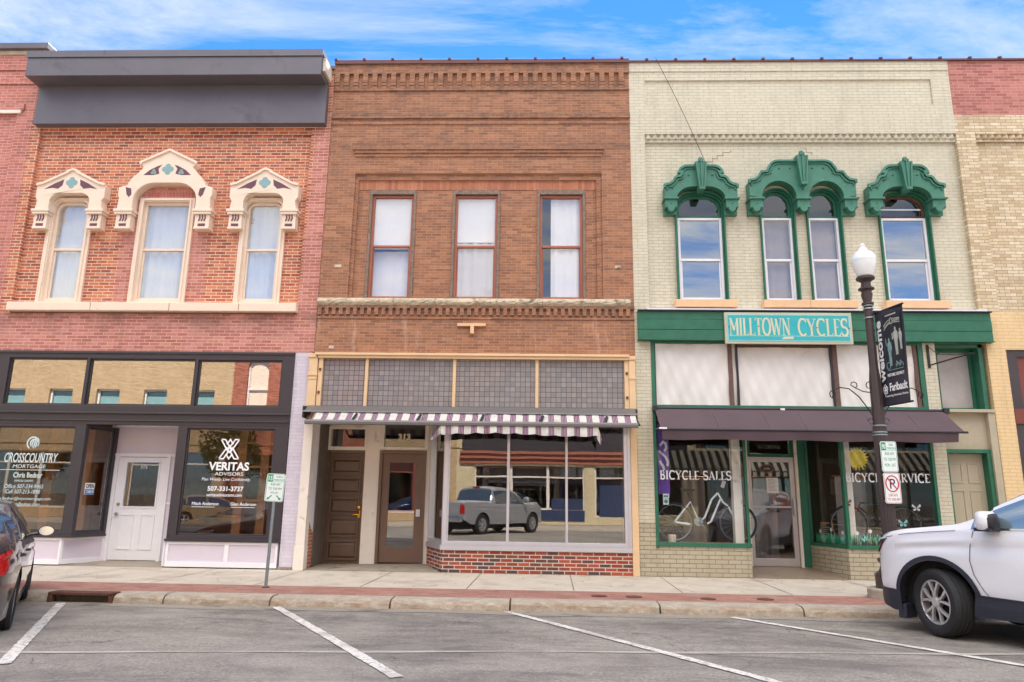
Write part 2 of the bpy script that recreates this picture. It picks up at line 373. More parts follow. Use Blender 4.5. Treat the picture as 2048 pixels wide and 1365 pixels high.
SPLIT = {'bulkhead', 'lower_cladding', 'mullion', 'window_sill', 'corbel', 'sill', 'inlay', 'arm', 'screw', 'patch', 'strap', 'bolt_strap', 'splash_guard', 'interior_posts', 'flower', 'door_handle', 'window_deck', 'interior_column', 'shop_floor',
         'jamb_trim', 'clip', 'hinge', 'quatrefoil', 'nail', 'seam', 'tear', 'stud', 'blue_panel', 'cloudy_pane', 'label_sheet', 'rod', 'blades_', 'door_gap', 'bulkhead_trim_', 'panel', 'fork', 'bar', 'reveal', 'shop_wall_', 'window_ledge', 'print'}
def islands(mb, gap=.012):
    """split a mesh collection into its separate pieces (pieces whose boxes touch stay together)"""
    par = list(range(len(mb.v)))
    def find(a):
        while par[a] != a: par[a] = par[par[a]]; a = par[a]
        return a
    for f in mb.f:
        for i in f[1:]: par[find(i)] = find(f[0])
    comp = {}
    for k, f in enumerate(mb.f): comp.setdefault(find(f[0]), []).append(k)
    cs = []
    for fl in comp.values():
        vs = {i for k in fl for i in mb.f[k]}
        lo = [min(mb.v[i][a] for i in vs)-gap for a in range(3)]; hi = [max(mb.v[i][a] for i in vs)+gap for a in range(3)]
        cs.append([fl, lo, hi])
    done = False
    while not done:
        done = True
        for i in range(len(cs)):
            for j in range(i+1, len(cs)):
                if all(cs[i][1][a] <= cs[j][2][a] and cs[j][1][a] <= cs[i][2][a] for a in range(3)):
                    cs[i] = [cs[i][0]+cs[j][0], [min(p, q) for p, q in zip(cs[i][1], cs[j][1])], [max(p, q) for p, q in zip(cs[i][2], cs[j][2])]]
                    cs.pop(j); done = False; break
            if not done: break
    out_ = []
    for fl, _, _ in cs:
        m = MB(); mp = {}
        for k in sorted(fl):
            m.f.append(tuple(mp.setdefault(i, len(mp)) for i in mb.f[k])); m.mi.append(mb.mi[k])
        m.v = [None]*len(mp)
        for i, q in mp.items(): m.v[q] = mb.v[i]
        out_.append(m)
    return out_
ROOTLOC = {}
def tag(o, label=None, cat=None, group=None, kind=None):
    for k, v in (('label', label), ('category', cat), ('group', group), ('kind', kind)):
        if v: o[k] = v
    return o
def build(mb, name, mats, parent=None, smooth=False, bevel=0, recalc=True):
    if name in SPLIT and parent is not None and len(mb.f) < 4000:
        ps_ = islands(mb)
        if len(ps_) > 1:
            os_ = [build1(m, name, mats, parent, smooth, bevel, recalc) for m in ps_]
            return os_[0]
    return build1(mb, name, mats, parent, smooth, bevel, recalc)
def build1(mb, name, mats, parent=None, smooth=False, bevel=0, recalc=True):
    me = bpy.data.meshes.new(name); me.from_pydata(mb.v, [], mb.f)
    if not isinstance(mats, (list, tuple)): mats = [mats]
    for m in mats: me.materials.append(m if not isinstance(m, str) else M[m])
    for p, i in zip(me.polygons, mb.mi): p.material_index = i; p.use_smooth = bool(smooth)
    if recalc:
        bm = bmesh.new(); bm.from_mesh(me); bmesh.ops.recalc_face_normals(bm, faces=bm.faces); bm.to_mesh(me); bm.free()
    me.validate()
    o = bpy.data.objects.new(name, me); COL.objects.link(o)
    if smooth and smooth is not True:
        me.set_sharp_from_angle(angle=rad(smooth))
    if bevel:
        b = o.modifiers.new('bevel', 'BEVEL'); b.width = bevel; b.segments = 2; b.limit_method = 'ANGLE'; b.angle_limit = rad(40)
    if parent is not None:
        o.parent = parent
        if parent.name in ROOTLOC: o.matrix_parent_inverse = Matrix.Translation(-ROOTLOC[parent.name])
    return o
def thing(name, label, cat, loc=(0, 0, 0), rot=(0, 0, 0), group=None, local=False):
    """Empty at the thing's base; parts are modelled in world coordinates unless local"""
    o = bpy.data.objects.new(name, None); COL.objects.link(o); o.location = loc; o.rotation_euler = rot; o.empty_display_size = .3
    tag(o, label, cat, group)
    if not local: ROOTLOC[o.name] = Vector(loc)
    return o
def copy_tree(o, parent=None):
    c = o.copy(); COL.objects.link(c)
    if parent is not None:
        c.parent = parent; c.matrix_parent_inverse = o.matrix_parent_inverse.copy()
    for ch in [q for q in bpy.data.objects if q.parent == o]: copy_tree(ch, c)
    return c
def struct(mb, name, mats, **k):
    return tag(build(mb, name, mats, **k), kind='structure')
def arc(cx, cz, rx, rz, a0, a1, n=12):
    return [(cx+rx*cos(rad(a0+(a1-a0)*i/n)), cz+rz*sin(rad(a0+(a1-a0)*i/n))) for i in range(n+1)]
def rect(x0, x1, z0, z1): return [(x0, z0), (x1, z0), (x1, z1), (x0, z1)]
def archrect(x0, x1, z0, z1, rx, rz=None, n=8):
    """rectangle whose two top corners are quarter ellipses"""
    rz = rz or rx
    return [(x0, z0), (x1, z0)] + arc(x1-rx, z1-rz, rx, rz, 0, 90, n) + arc(x0+rx, z1-rz, rx, rz, 90, 180, n)
def angled(p0, p1):
    """matrix whose local x runs from p0 to p1 (both xy), local y points inward, local z up"""
    d = Vector((p1[0]-p0[0], p1[1]-p0[1], 0)); ln = d.length; d.normalize()
    n = Vector((-d.y, d.x, 0))
    return Matrix(((d.x, n.x, 0, p0[0]), (d.y, n.y, 0, p0[1]), (0, 0, 1, 0), (0, 0, 0, 1))), ln

def text_mb(mb, body, x0, x1, z0, z1, y, depth=.003, shear=0, bold=0, fit=True, mi=None, align='c'):
    """sans lettering fitted to a box in the xz plane, front face at y"""
    cu = bpy.data.curves.new('t', 'FONT'); cu.body = body; cu.size = 1; cu.offset = bold; cu.resolution_u = 3; cu.fill_mode = 'BOTH'; cu.extrude = .01
    ob = bpy.data.objects.new('t', cu); COL.objects.link(ob)
    dg = bpy.context.evaluated_depsgraph_get(); me = bpy.data.meshes.new_from_object(ob.evaluated_get(dg))
    vs = [v.co.copy() for v in me.vertices]; fs = [tuple(p.vertices) for p in me.polygons]
    bpy.data.objects.remove(ob); bpy.data.curves.remove(cu); bpy.data.meshes.remove(me)
    if shear:
        for v in vs: v.x += v.y*shear
    a, b = min(v.x for v in vs), max(v.x for v in vs); c, d = min(v.y for v in vs), max(v.y for v in vs)
    sx, sz = (x1-x0)/(b-a), (z1-z0)/(d-c)
    if not fit: sx = min(sx, sz)
    ox = x0 if align == 'l' else (x0+x1)/2-(b-a)*sx/2
    mb.add([(ox+(v.x-a)*sx, y+(depth if v.z < 0 else 0), z0+(v.y-c)*sz) for v in vs], fs, mi)
    return mb

# serif stroke letters: (advance width, strokes); each stroke = (points, thick?)
def _serif_font():
    S = lambda x, z, h=.13: ([(x-h, z), (x+h, z)], 0)
    V = lambda x: [([(x, 0), (x, 1)], 1), S(x, .0), S(x, 1.)]
    F = {}
    F['I'] = (.36, V(.18))
    F['L'] = (.62, V(.18) + [([(.18, 0), (.58, 0), (.6, .16)], 0)])
    F['E'] = (.64, V(.18) + [([(.18, 0), (.58, 0), (.6, .16)], 0), ([(.18, 1), (.55, 1), (.57, .86)], 0), ([(.18, .52), (.45, .52)], 0)])
    F['M'] = (.98, [([(.16, 0), (.16, 1)], 0), S(.16, 0), ([(.16, 1), (.49, .28)], 1), ([(.49, .28), (.82, 1)], 0), ([(.82, 1), (.82, 0)], 1), S(.82, 0), S(.86, 1, .09), S(.12, 1, .09)])
    F['T'] = (.72, [([(.36, 0), (.36, 1)], 1), S(.36, 0), ([(.04, .86), (.06, 1), (.66, 1), (.68, .86)], 0)])
    F['O'] = (.86, [(arc(.43, .5, .36, .5, 0, 360, 26), 1)])
    F['W'] = (1.1, [([(.08, 1), (.34, 0)], 1), ([(.34, 0), (.55, .9)], 0), ([(.52, 1), (.78, 0)], 1), ([(.78, 0), (1.02, 1)], 0), S(.1, 1), S(1.0, 1)])
    F['N'] = (.84, [([(.16, 0), (.16, 1)], 0), S(.16, 0), ([(.14, 1), (.7, 0)], 1), ([(.7, 0), (.7, 1)], 0), S(.7, 1), S(.12, 1, .1)])
    F['C'] = (.78, [(arc(.44, .5, .36, .5, 50, 312, 20), 1), ([(.70, .98), (.70, .76)], 0)])
    F['Y'] = (.78, [([(.08, 1), (.38, .45)], 1), ([(.38, .45), (.68, 1)], 0), ([(.38, .48), (.38, 0)], 1), S(.38, 0), S(.1, 1), S(.67, 1)])
    F['S'] = (.62, [(arc(.32, .745, .24, .255, 35, 270, 12)[:-1] + arc(.31, .25, .26, .25, 88, -150, 14), 1), ([(.53, .95), (.53, .76)], 0), ([(.06, .26), (.06, .05)], 0)])
    F['B'] = (.7, V(.18) + [([(.18, 1)] + arc(.36, .76, .2, .24, 88, -88, 8) + [(.18, .52)], 0), ([(.18, .52)] + arc(.36, .26, .25, .26, 88, -88, 8) + [(.18, 0)], 1)])
    F['R'] = (.76, V(.18) + [([(.18, 1)] + arc(.36, .75, .22, .25, 88, -88, 8) + [(.18, .5)], 0), ([(.36, .5), (.7, 0)], 1)])
    F['V'] = (.78, [([(.08, 1), (.4, 0)], 1), ([(.4, 0), (.7, 1)], 0), S(.1, 1), S(.69, 1)])
    F['A'] = (.8, [([(.1, 0), (.4, 1)], 0), ([(.4, 1), (.7, 0)], 1), ([(.2, .32), (.6, .32)], 0), S(.1, 0), S(.7, 0)])
    F[' '] = (.4, [])
    F['1'] = F['I']; F['3'] = (.6, [(arc(.28, .75, .2, .25, 140, -90, 10)[:-1] + arc(.28, .26, .24, .26, 90, -140, 12), 1)])
    return F
SF = _serif_font()
def serif_mb(mb, body, x0, x1, z0, z1, y, thick=.14, thin=.07, mi=None, depth=.004, track=.06):
    adv = sum(SF[c][0]+track for c in body)-track; sx = (x1-x0)/adv; sz = z1-z0; x = x0; k = 0
    for c in body:
        for pts, th in SF[c][1]:
            k += 1
            wd = (thick if th else thin)*sx
            zz = lambda q: min(max(q, thin*.5*sx/sz), 1-thin*.5*sx/sz)
            mb.ribbon([(x+px*sx, z0+zz(pz)*sz) for px, pz in pts], wd, y-(k % 6)*.0004, y+depth, mi=mi)
        x += (SF[c][0]+track)*sx
    return mb

def curtain_mb(x0, x1, z0, z1, y, amp=.03, freq=14, nu=60, seed=0, gather=0):
    mb = MB(); r = random.Random(seed); ph = r.random()*6
    def fn(u, v):
        x = x0+(x1-x0)*u; z = z0+(z1-z0)*v
        a = amp*(sin(freq*2*pi*u*(x1-x0)+ph)+.5*sin(freq*3.3*u*(x1-x0)+ph*2+v))*(1-.3*v)
        return (x, y+a, z)
    mb.grid(fn, nu, 6); return mb

# ================================================================== ground, road, sidewalk
def road_z(y): return -.125 + .08*(1-((y+12.5)/8.95)**2)
t = NT('asphalt'); v = t.obj(); x_, y_, z_ = t.xyz(v)
fine = t.noise(v, 90, 2, .7); mid = t.noise(v, 6, 6, .7); big = t.noise(t.vec(t.math('MULTIPLY', x_, .35), y_), .9, 7, .72, .6)
c = t.ramp(fine, (.3, lin(120, 114, 106)), (.7, lin(178, 170, 160)))
c = t.mix(1.0, c, t.ramp(t.noise(v, 26, 2, .8), (.36, .78), (.64, 1.18)), 'MULTIPLY')
c = t.mix(1.0, c, t.ramp(mid, (.3, .86), (.7, 1.1)), 'MULTIPLY')
c = t.mix(t.ramp(big, (.46, 0.0), (.60, .7)), c, lin(100, 95, 92))
near = t.math('MINIMUM', t.math('MAXIMUM', t.math('MULTIPLY_ADD', t.math('ABSOLUTE', t.math('ADD', y_, 4.7)), -.9, 1.0), 0.0), 1.0)
c = t.mix(t.math('MULTIPLY', near, t.ramp(t.noise(t.vec(t.math('MULTIPLY', x_, .9), t.math('MULTIPLY', y_, 1.6)), 1.3, 7, .75, .8), (.44, 0.0), (.62, .75))), c, lin(84, 79, 78))
c = t.mix(t.ramp(t.noise(v, 38, 3, .8), (.60, 0.0), (.66, .35)), c, lin(206, 198, 186))
c = t.mix(t.ramp(t.noise(v, .5, 6, .7, 1.0), (.48, 0.0), (.7, .55)), c, lin(174, 166, 156))
c = t.mix(t.ramp(t.noise(t.vec(t.math('MULTIPLY', x_, 2.2), y_), 1.1, 8, .8, 1.2), (.61, 0.0), (.68, .5)), c, lin(70, 66, 66))
vo = t.new('ShaderNodeTexVoronoi', feature='DISTANCE_TO_EDGE'); vo.inputs['Scale'].default_value = .42
dv = t.new('ShaderNodeVectorMath', operation='ADD'); t.l.new(v, dv.inputs[0]); nn_ = t.new('ShaderNodeTexNoise'); nn_.inputs['Scale'].default_value = 1.7; nn_.inputs['Detail'].default_value = 6; t.l.new(v, nn_.inputs['Vector']); t.l.new(nn_.outputs['Color'], dv.inputs[1]); t.l.new(dv.outputs[0], vo.inputs['Vector'])
c = t.mix(t.math('MULTIPLY', t.ramp(vo.outputs[0], (.0, 1.0), (.006, 0.0)), t.ramp(t.noise(v, .8, 3), (.5, 0.0), (.6, .8))), c, lin(64, 60, 58))
t.col(c); t.rough(.88); t.bump(fine, .8, .010); M['asphalt'] = t.m
t = NT('worn_line_paint'); v = t.obj()
t.col(t.mix(t.math('MAXIMUM', t.ramp(t.noise(v, 16, 7, .8), (.52, 0.0), (.58, .85)), t.ramp(t.noise(v, 2.2, 5, .7), (.50, 0.0), (.66, .55))), lin(222, 218, 210), lin(144, 138, 130))); t.rough(.8); M['linePaint'] = t.m
M['earth'] = plain('bare_ground', lin(130, 120, 100), .95, var=.2)

mb = MB(); mb.add([(-600, -600, -.6), (600, -600, -.6), (600, 600, -.6), (-600, 600, -.6)], [(0, 1, 2, 3)]); struct(mb, 'ground', 'earth')
mb = MB(); ys = [-3.5-18*i/24 for i in range(25)]
mb.grid(lambda u, v: (-70+140*u, -3.5-18*v, road_z(-3.5-18*v)), 2, 24); struct(mb, 'road', 'asphalt', smooth=True)
# light gutter strip and long paving seam
mb = MB(); mb.grid(lambda u, v: (-70+140*u, -3.5-(.42+.03*sin(u*190)+.02*sin(u*431))*v, road_z(-3.5-.42*v)+.004), 600, 1); struct(mb, 'gutter', 'gutter')
M['seam'] = plain('sealed_seam', lin(172, 166, 158), .9, var=.2, scale=5)
mb = MB(); 
def seam_pt(u, v):
    x = -40+80*u; y = -6.34+.099*max(-9, min(9, x))-.03*sin(u*60)-(.07+.03*sin(u*173))*v; return (x, y, road_z(y)+.005)
mb.grid(seam_pt, 300, 1); struct(mb, 'road_seam', 'seam')
mb = MB(); mb.box(-70, 70, -2.34, .0, -.3, 0); mb.box(-70, 70, 0, 12, -.5, -.02); struct(mb, 'sidewalk', 'concrete')
mb = MB()
def joint(xa, ya, xb, yb, w_=.012):
    d = Vector((xb-xa, yb-ya)).normalized(); n_ = Vector((-d.y, d.x))*w_/2
    mb.add([(xa+n_.x, ya+n_.y, .004), (xb+n_.x, yb+n_.y, .004), (xb-n_.x, yb-n_.y, .004), (xa-n_.x, ya-n_.y, .004)], [(0, 1, 2, 3)])
for xj in [-.97+1.62*k for k in range(-9, 9)]: joint(xj+.01*random.random(), -.02, xj-.05, -2.34)
joint(-20, -.02, 20, -.02, .02)
struct(mb, 'sidewalk_joint', 'joint')
mb = MB(); mb.box(-70, 70, -3.26, -2.34, -.3, -.002); struct(mb, 'paver_band', 'pavers')
# worn, rounded curb in lengths with open joints; gap for the storm drain
mb = MB(); rr = random.Random(3)
xs = [-14, -11.2, -8.6, -6.62, -5.72, -5.02, -3.56, -1.93, -.32, 1.67, 3.55, 5.5, 7.6, 10, 13, 20, 40]
for a, b in zip(xs[:-1], xs[1:]):
    if a == -6.62: continue
    h = rr.uniform(-.008, .008)
    prof = [(-3.26, -.35), (-3.26, .001+h*.3), (-3.50, -.004+h), (-3.555, -.022+h), (-3.585, -.05+h), (-3.60, -.13), (-3.61, -.35)]
    nx = max(6, int((b-a)/.12))
    for i in range(nx):
        u0, u1 = a+.012+(b-a-.024)*i/nx, a+.012+(b-a-.024)*(i+1)/nx
        def pr(u): 
            j = [.006*sin(u*7.1+k)+.005*sin(u*17.3+k*2) for k in range(7)]
            return [(u, y+(j[k] if 1 < k < 5 else 0), z+(j[k-1]*.6 if 1 < k < 5 else 0)) for k, (y, z) in enumerate(prof)]
        A, B = pr(u0), pr(u1); mb.add(A+B, [(k, k+1, k+8, k+7) for k in range(6)]+([tuple(range(7))] if i == 0 else [])+([tuple(range(7, 14))] if i == nx-1 else []))
struct(mb, 'curb', 'curb', smooth=35)
mb = MB(); mb.box(-70, 70, -23.5, -21.45, -.3, -.02); mb.box(-70, 70, -26, -23.5, -.3, -.021); struct(mb, 'far_sidewalk', 'concrete')
mb = MB(); mb.box(-6.62, -5.72, -3.398, -3.26, -.35, -.003); struct(mb, 'curb', 'curb')
# painted stall lines
def stall(xa, ya, xb, yb, wd=.10, mt='linePaint', seg=90):
    mb = MB(); d = Vector((xb-xa, yb-ya)).normalized(); nn = Vector((-d.y, d.x))*wd/2; r2 = random.Random(xa)
    vs = []
    for i in range(seg+1):
        f = i/seg; px, py = xa+(xb-xa)*f, ya+(yb-ya)*f; q = 1+r2.uniform(-.12, .10)
        vs += [(px+nn.x*q, py+nn.y*q, road_z(py+nn.y)+.009), (px-nn.x*q, py-nn.y*q, road_z(py-nn.y)+.009)]
    mb.add(vs, [(2*i, 2*i+1, 2*i+3, 2*i+2) for i in range(seg)]); return mb
for i, q in enumerate([(-6.36, -3.68, -4.43, -7.37), (-3.45, -3.64, -1.09, -7.52), (-.36, -3.66, 2.39, -8.1), (2.56, -3.78, 5.93, -8.6), (-9.3, -3.62, -7.1, -7.2), (7.6, -4.2, 10.6, -8.6)]):
    struct(stall(*q, wd=.11), 'parking_line', 'linePaint')
struct(stall(-6.55, -4.35, -6.2, -4.95, .05), 'old_parking_line', 'linePaint')

mb = MB(); rg = random.Random(5)
for k in range(160):
    x, y = rg.uniform(-10, 8), -.08-2.1*rg.random(); q = rg.uniform(.008, .026)
    mb.add([(x+q*cos(a)*(1+.3*sin(a*3)), y+q*sin(a), .005+.0004*(k % 5)) for a in [pi*i/4 for i in range(8)]], [tuple(range(8))])
tag(build(mb, 'pavement_spots', mat('old_gum_and_drips', lin(112, 102, 94), .9), recalc=False), kind='stuff')
mb = MB(); rg = random.Random(21)
for k in range(900):
    x = rg.uniform(-11, 11); y = -3.62-abs(rg.gauss(0, .16)); q = rg.uniform(.004, .014); a = rg.uniform(0, 6.3); z = road_z(y)+.011
    mb.add([(x+q*cos(a), y+q*sin(a), z), (x+q*.6*cos(a+2), y+q*.6*sin(a+2), z+.004), (x+q*cos(a+4), y+q*cos(a+4), z+.002)], [(0, 1, 2)])
tag(build(mb, 'gutter_grit', mat('dry_leaf_bits', lin(120, 96, 66), .9, var=.4, scale=20), recalc=False), kind='stuff')
# storm drain
dr = thing('storm_drain', 'rusty iron storm drain inlet set into the curb beside the dark sedan', 'storm drain', (-6.17, -3.5, 0))
mb = MB(); mb.box(-6.62, -5.72, -3.56, -3.40, -.006, .012); mb.box(-6.62, -6.56, -3.60, -3.5, -.2, .0); mb.box(-5.78, -5.72, -3.60, -3.5, -.2, .0)
mb.box(-6.62, -5.72, -3.60, -3.55, -.028, .012); build(mb, 'hood', 'rust', dr, bevel=.008)
mb = MB(); mb.box(-6.58, -5.76, -3.54, -3.0, -.6, -.5); mb.box(-6.58, -5.76, -3.1, -3.0, -.6, -.03); build(mb, 'pit', 'rubber', dr)

for k, (xx, yy, r_) in enumerate([(.93, -2.86, .115), (1.42, -2.88, .12), (2.45, -2.95, .11), (3.27, -2.88, .115)]):
    tv = thing('valve_cover', ['round rusty cover in the red pavers, leftmost of the four', 'round rusty cover in the red pavers, second from left of the four',
               'faint round cover in the red pavers, third from left of the four', 'round rusty cover in the red pavers, rightmost, nearest the lamp post'][k], 'utility cover', (xx, yy, 0), group='round utility covers in the paver band')
    m2 = MB(); m2.lathe([(r_, -.01), (r_, .006), (r_-.012, .008)], (xx, yy, 0), 24); o = build(m2, 'ring', 'rust', tv)
    m2 = MB(); m2.lathe([(r_-.02, -.01), (r_-.022, .009), (.02, .011)], (xx, yy, 0), 24); m2.box(xx-.03, xx+.03, yy-.006, yy+.006, .008, .014); build(m2, 'lid', 'rust', tv)

# ================================================================== shared building parts
def shell(root, x0, x1, ztop, name='shell', depth=12, zf=None, ceil=2.95):
    """side walls, roof, back wall, upper floor: the rooms behind the front"""
    mb = MB(); T = .12
    mb.box(x0+.02, x0+T, .42, depth, 0, ztop-.5); mb.box(x1-T, x1-.02, .42, depth, 0, ztop-.5)
    mb.box(x0+T, x1-T, depth-.2, depth, 0, ztop-.5); mb.box(x0+.02, x1-.02, .42, depth, ztop-.5, ztop-.35)
    mb.box(x0+T, x1-T, .42, depth-.2, 4.12, 4.4)
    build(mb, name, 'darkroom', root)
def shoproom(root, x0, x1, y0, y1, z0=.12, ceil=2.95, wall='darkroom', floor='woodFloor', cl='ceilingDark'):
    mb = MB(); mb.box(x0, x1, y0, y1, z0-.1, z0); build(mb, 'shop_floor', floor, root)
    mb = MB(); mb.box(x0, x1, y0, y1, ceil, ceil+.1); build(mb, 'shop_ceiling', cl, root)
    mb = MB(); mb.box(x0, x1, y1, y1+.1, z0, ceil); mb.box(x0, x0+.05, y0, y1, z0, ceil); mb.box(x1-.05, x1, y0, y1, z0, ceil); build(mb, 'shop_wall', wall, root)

def sash(root, x0, x1, z0, z1, zm, y, fmat, fw, gl, name='window', hole=None, lab=None, rail=.05, inner=.035):
    """double-hung window: frame > two panes. hole = arch outline function for the top"""
    mb = MB(); mb.plate(rect(x0, x1, z0, z1) if not hole else hole(x0, x1, z0, z1, 0), y, y+.09, [rect(x0+fw, x1-fw, z0+fw*1.2, z1-fw) if not hole else hole(x0+fw, x1-fw, z0+fw*1.2, z1-fw, 1)])
    mb.box(x0+fw, x1-fw, y+.02, y+.08, zm-rail/2, zm+rail/2)
    i0, i1 = x0+fw, x1-fw
    # lower sash stiles sit a little behind
    mb.box(i0, i0+inner, y+.045, y+.075, z0+fw*1.2, zm-rail/2); mb.box(i1-inner, i1, y+.045, y+.075, z0+fw*1.2, zm-rail/2)
    mb.box(i0+inner, i1-inner, y+.045, y+.075, z0+fw*1.2, z0+fw*1.2+inner)
    o = build(mb, name, fmat, root, bevel=.004)
    if lab: o['label'] = lab
    p = MB(); p.add([(i0+inner*.5, y+.06, z0+fw), (i1-inner*.5, y+.06, z0+fw), (i1-inner*.5, y+.06, zm), (i0+inner*.5, y+.06, zm)], [(0, 1, 2, 3)]); build(p, 'pane', gl, o)
    p = MB()
    top = rect(i0-.004, i1+.004, zm, z1-fw+.004) if not hole else hole(i0-.004, i1+.004, zm, z1-fw+.004, 1)
    p.sheet(top, y+.035, y+.037); build(p, 'pane', gl, o)
    return o
def curt(win, *a, **k):
    return build(curtain_mb(*a, **k), 'curtain', 'curtain', win, smooth=True)

# ================================================================== building A (orange brick, dark cornice)
bA = thing('brick_building', 'orange brick building with charcoal cornice, cream hoods and black and lilac shopfront', 'building', (-7.6, 0, 0), group='brick buildings in the row')
A0, A1 = -10.83, -4.38
shell(bA, A0, A1, 10.3)
def hA(c, hw): return rect(c-hw, c+hw, 5.06, 7.30)
mb = MB()
mb.plate([(A0, 4.09), (A1, 4.09), (A1, 10.3), (A0, 10.3)], .08, .42, [archrect(-10.17, -9.23, 5.06, 7.36, .2), rect(-8.27, -7.10, 5.06, 7.36), archrect(-6.10, -5.16, 5.06, 7.36, .2)])
mb.box(A0, -10.62, 0, .078, 4.09, 10.3); mb.box(-4.76, A1, 0, .078, 4.09, 10.3)
mb.box(-10.62, -4.76, .0, .078, 8.93, 10.3); mb.box(-10.62, -4.76, .027, .078, 8.86, 8.93); mb.box(-10.62, -4.76, .05, .078, 8.79, 8.86)
mb.box(-10.62, -4.76, .0, .078, 4.09, 4.86)
mb.box(-4.40, -4.36, -.012, .3, 4.09, 10.28)
build(mb, 'wall', 'brickA', bA)
mb = MB(); 
for i in range(15): 
    xx = -8.12+i*.067; mb.box(xx, xx+.058, .055, .1, 7.345, 7.52)
mb.box(-8.12, -7.12, .07, .11, 7.32, 7.53); build(mb, 'soldier_course', brick('pink_soldier_brick', [lin(190, 110, 100), lin(206, 128, 116)], lin(214, 176, 160), row=.3, wid=.067), bA)
mb = MB()
for i, (a, b) in enumerate([(-10.62, -8.9), (-8.895, -7.3), (-7.295, -5.9), (-5.895, -4.74)]): mb.box(a, b-.006, -.13, .08, 4.885, 5.06)
build(mb, 'sill', 'creamTrim', bA, bevel=.012)
# cornice
mb = MB(); mb.box(-10.74, -4.48, -.55, .3, 9.84, 10.30); build(mb, 'cornice', 'darkMetal', bA, bevel=.01)
mb = MB(); mb.box(-10.76, -4.46, -.575, .33, 10.31, 10.41); mb.box(-10.76, -4.46, -.575, -.56, 10.26, 10.31)
for xx in (-9.1, -6.0): mb.box(xx, xx+.02, -.58, .33, 10.30, 10.415)
build(mb, 'cornice_cap', 'darkMetal', bA)
mb = MB(); mb.box(-10.69, -4.45, -.16, .0, 8.95, 9.84); mb.box(-10.70, -4.44, -.175, -.16, 8.95, 8.985)
for xx in (-7.4,): mb.box(xx, xx+.012, -.163, -.16, 8.99, 9.84)
build(mb, 'fascia_panel', 'darkMetal', bA, bevel=.005)
mb = MB(); mb.box(-4.478, -4.42, -.45, .3, 9.98, 10.28); build(mb, 'cornice_end', 'oldWhite', bA)
mb = MB(); mb.box(-4.45, -4.33, -.06, .4, 10.285, 10.36); build(mb, 'coping', 'darkMetal', bA)

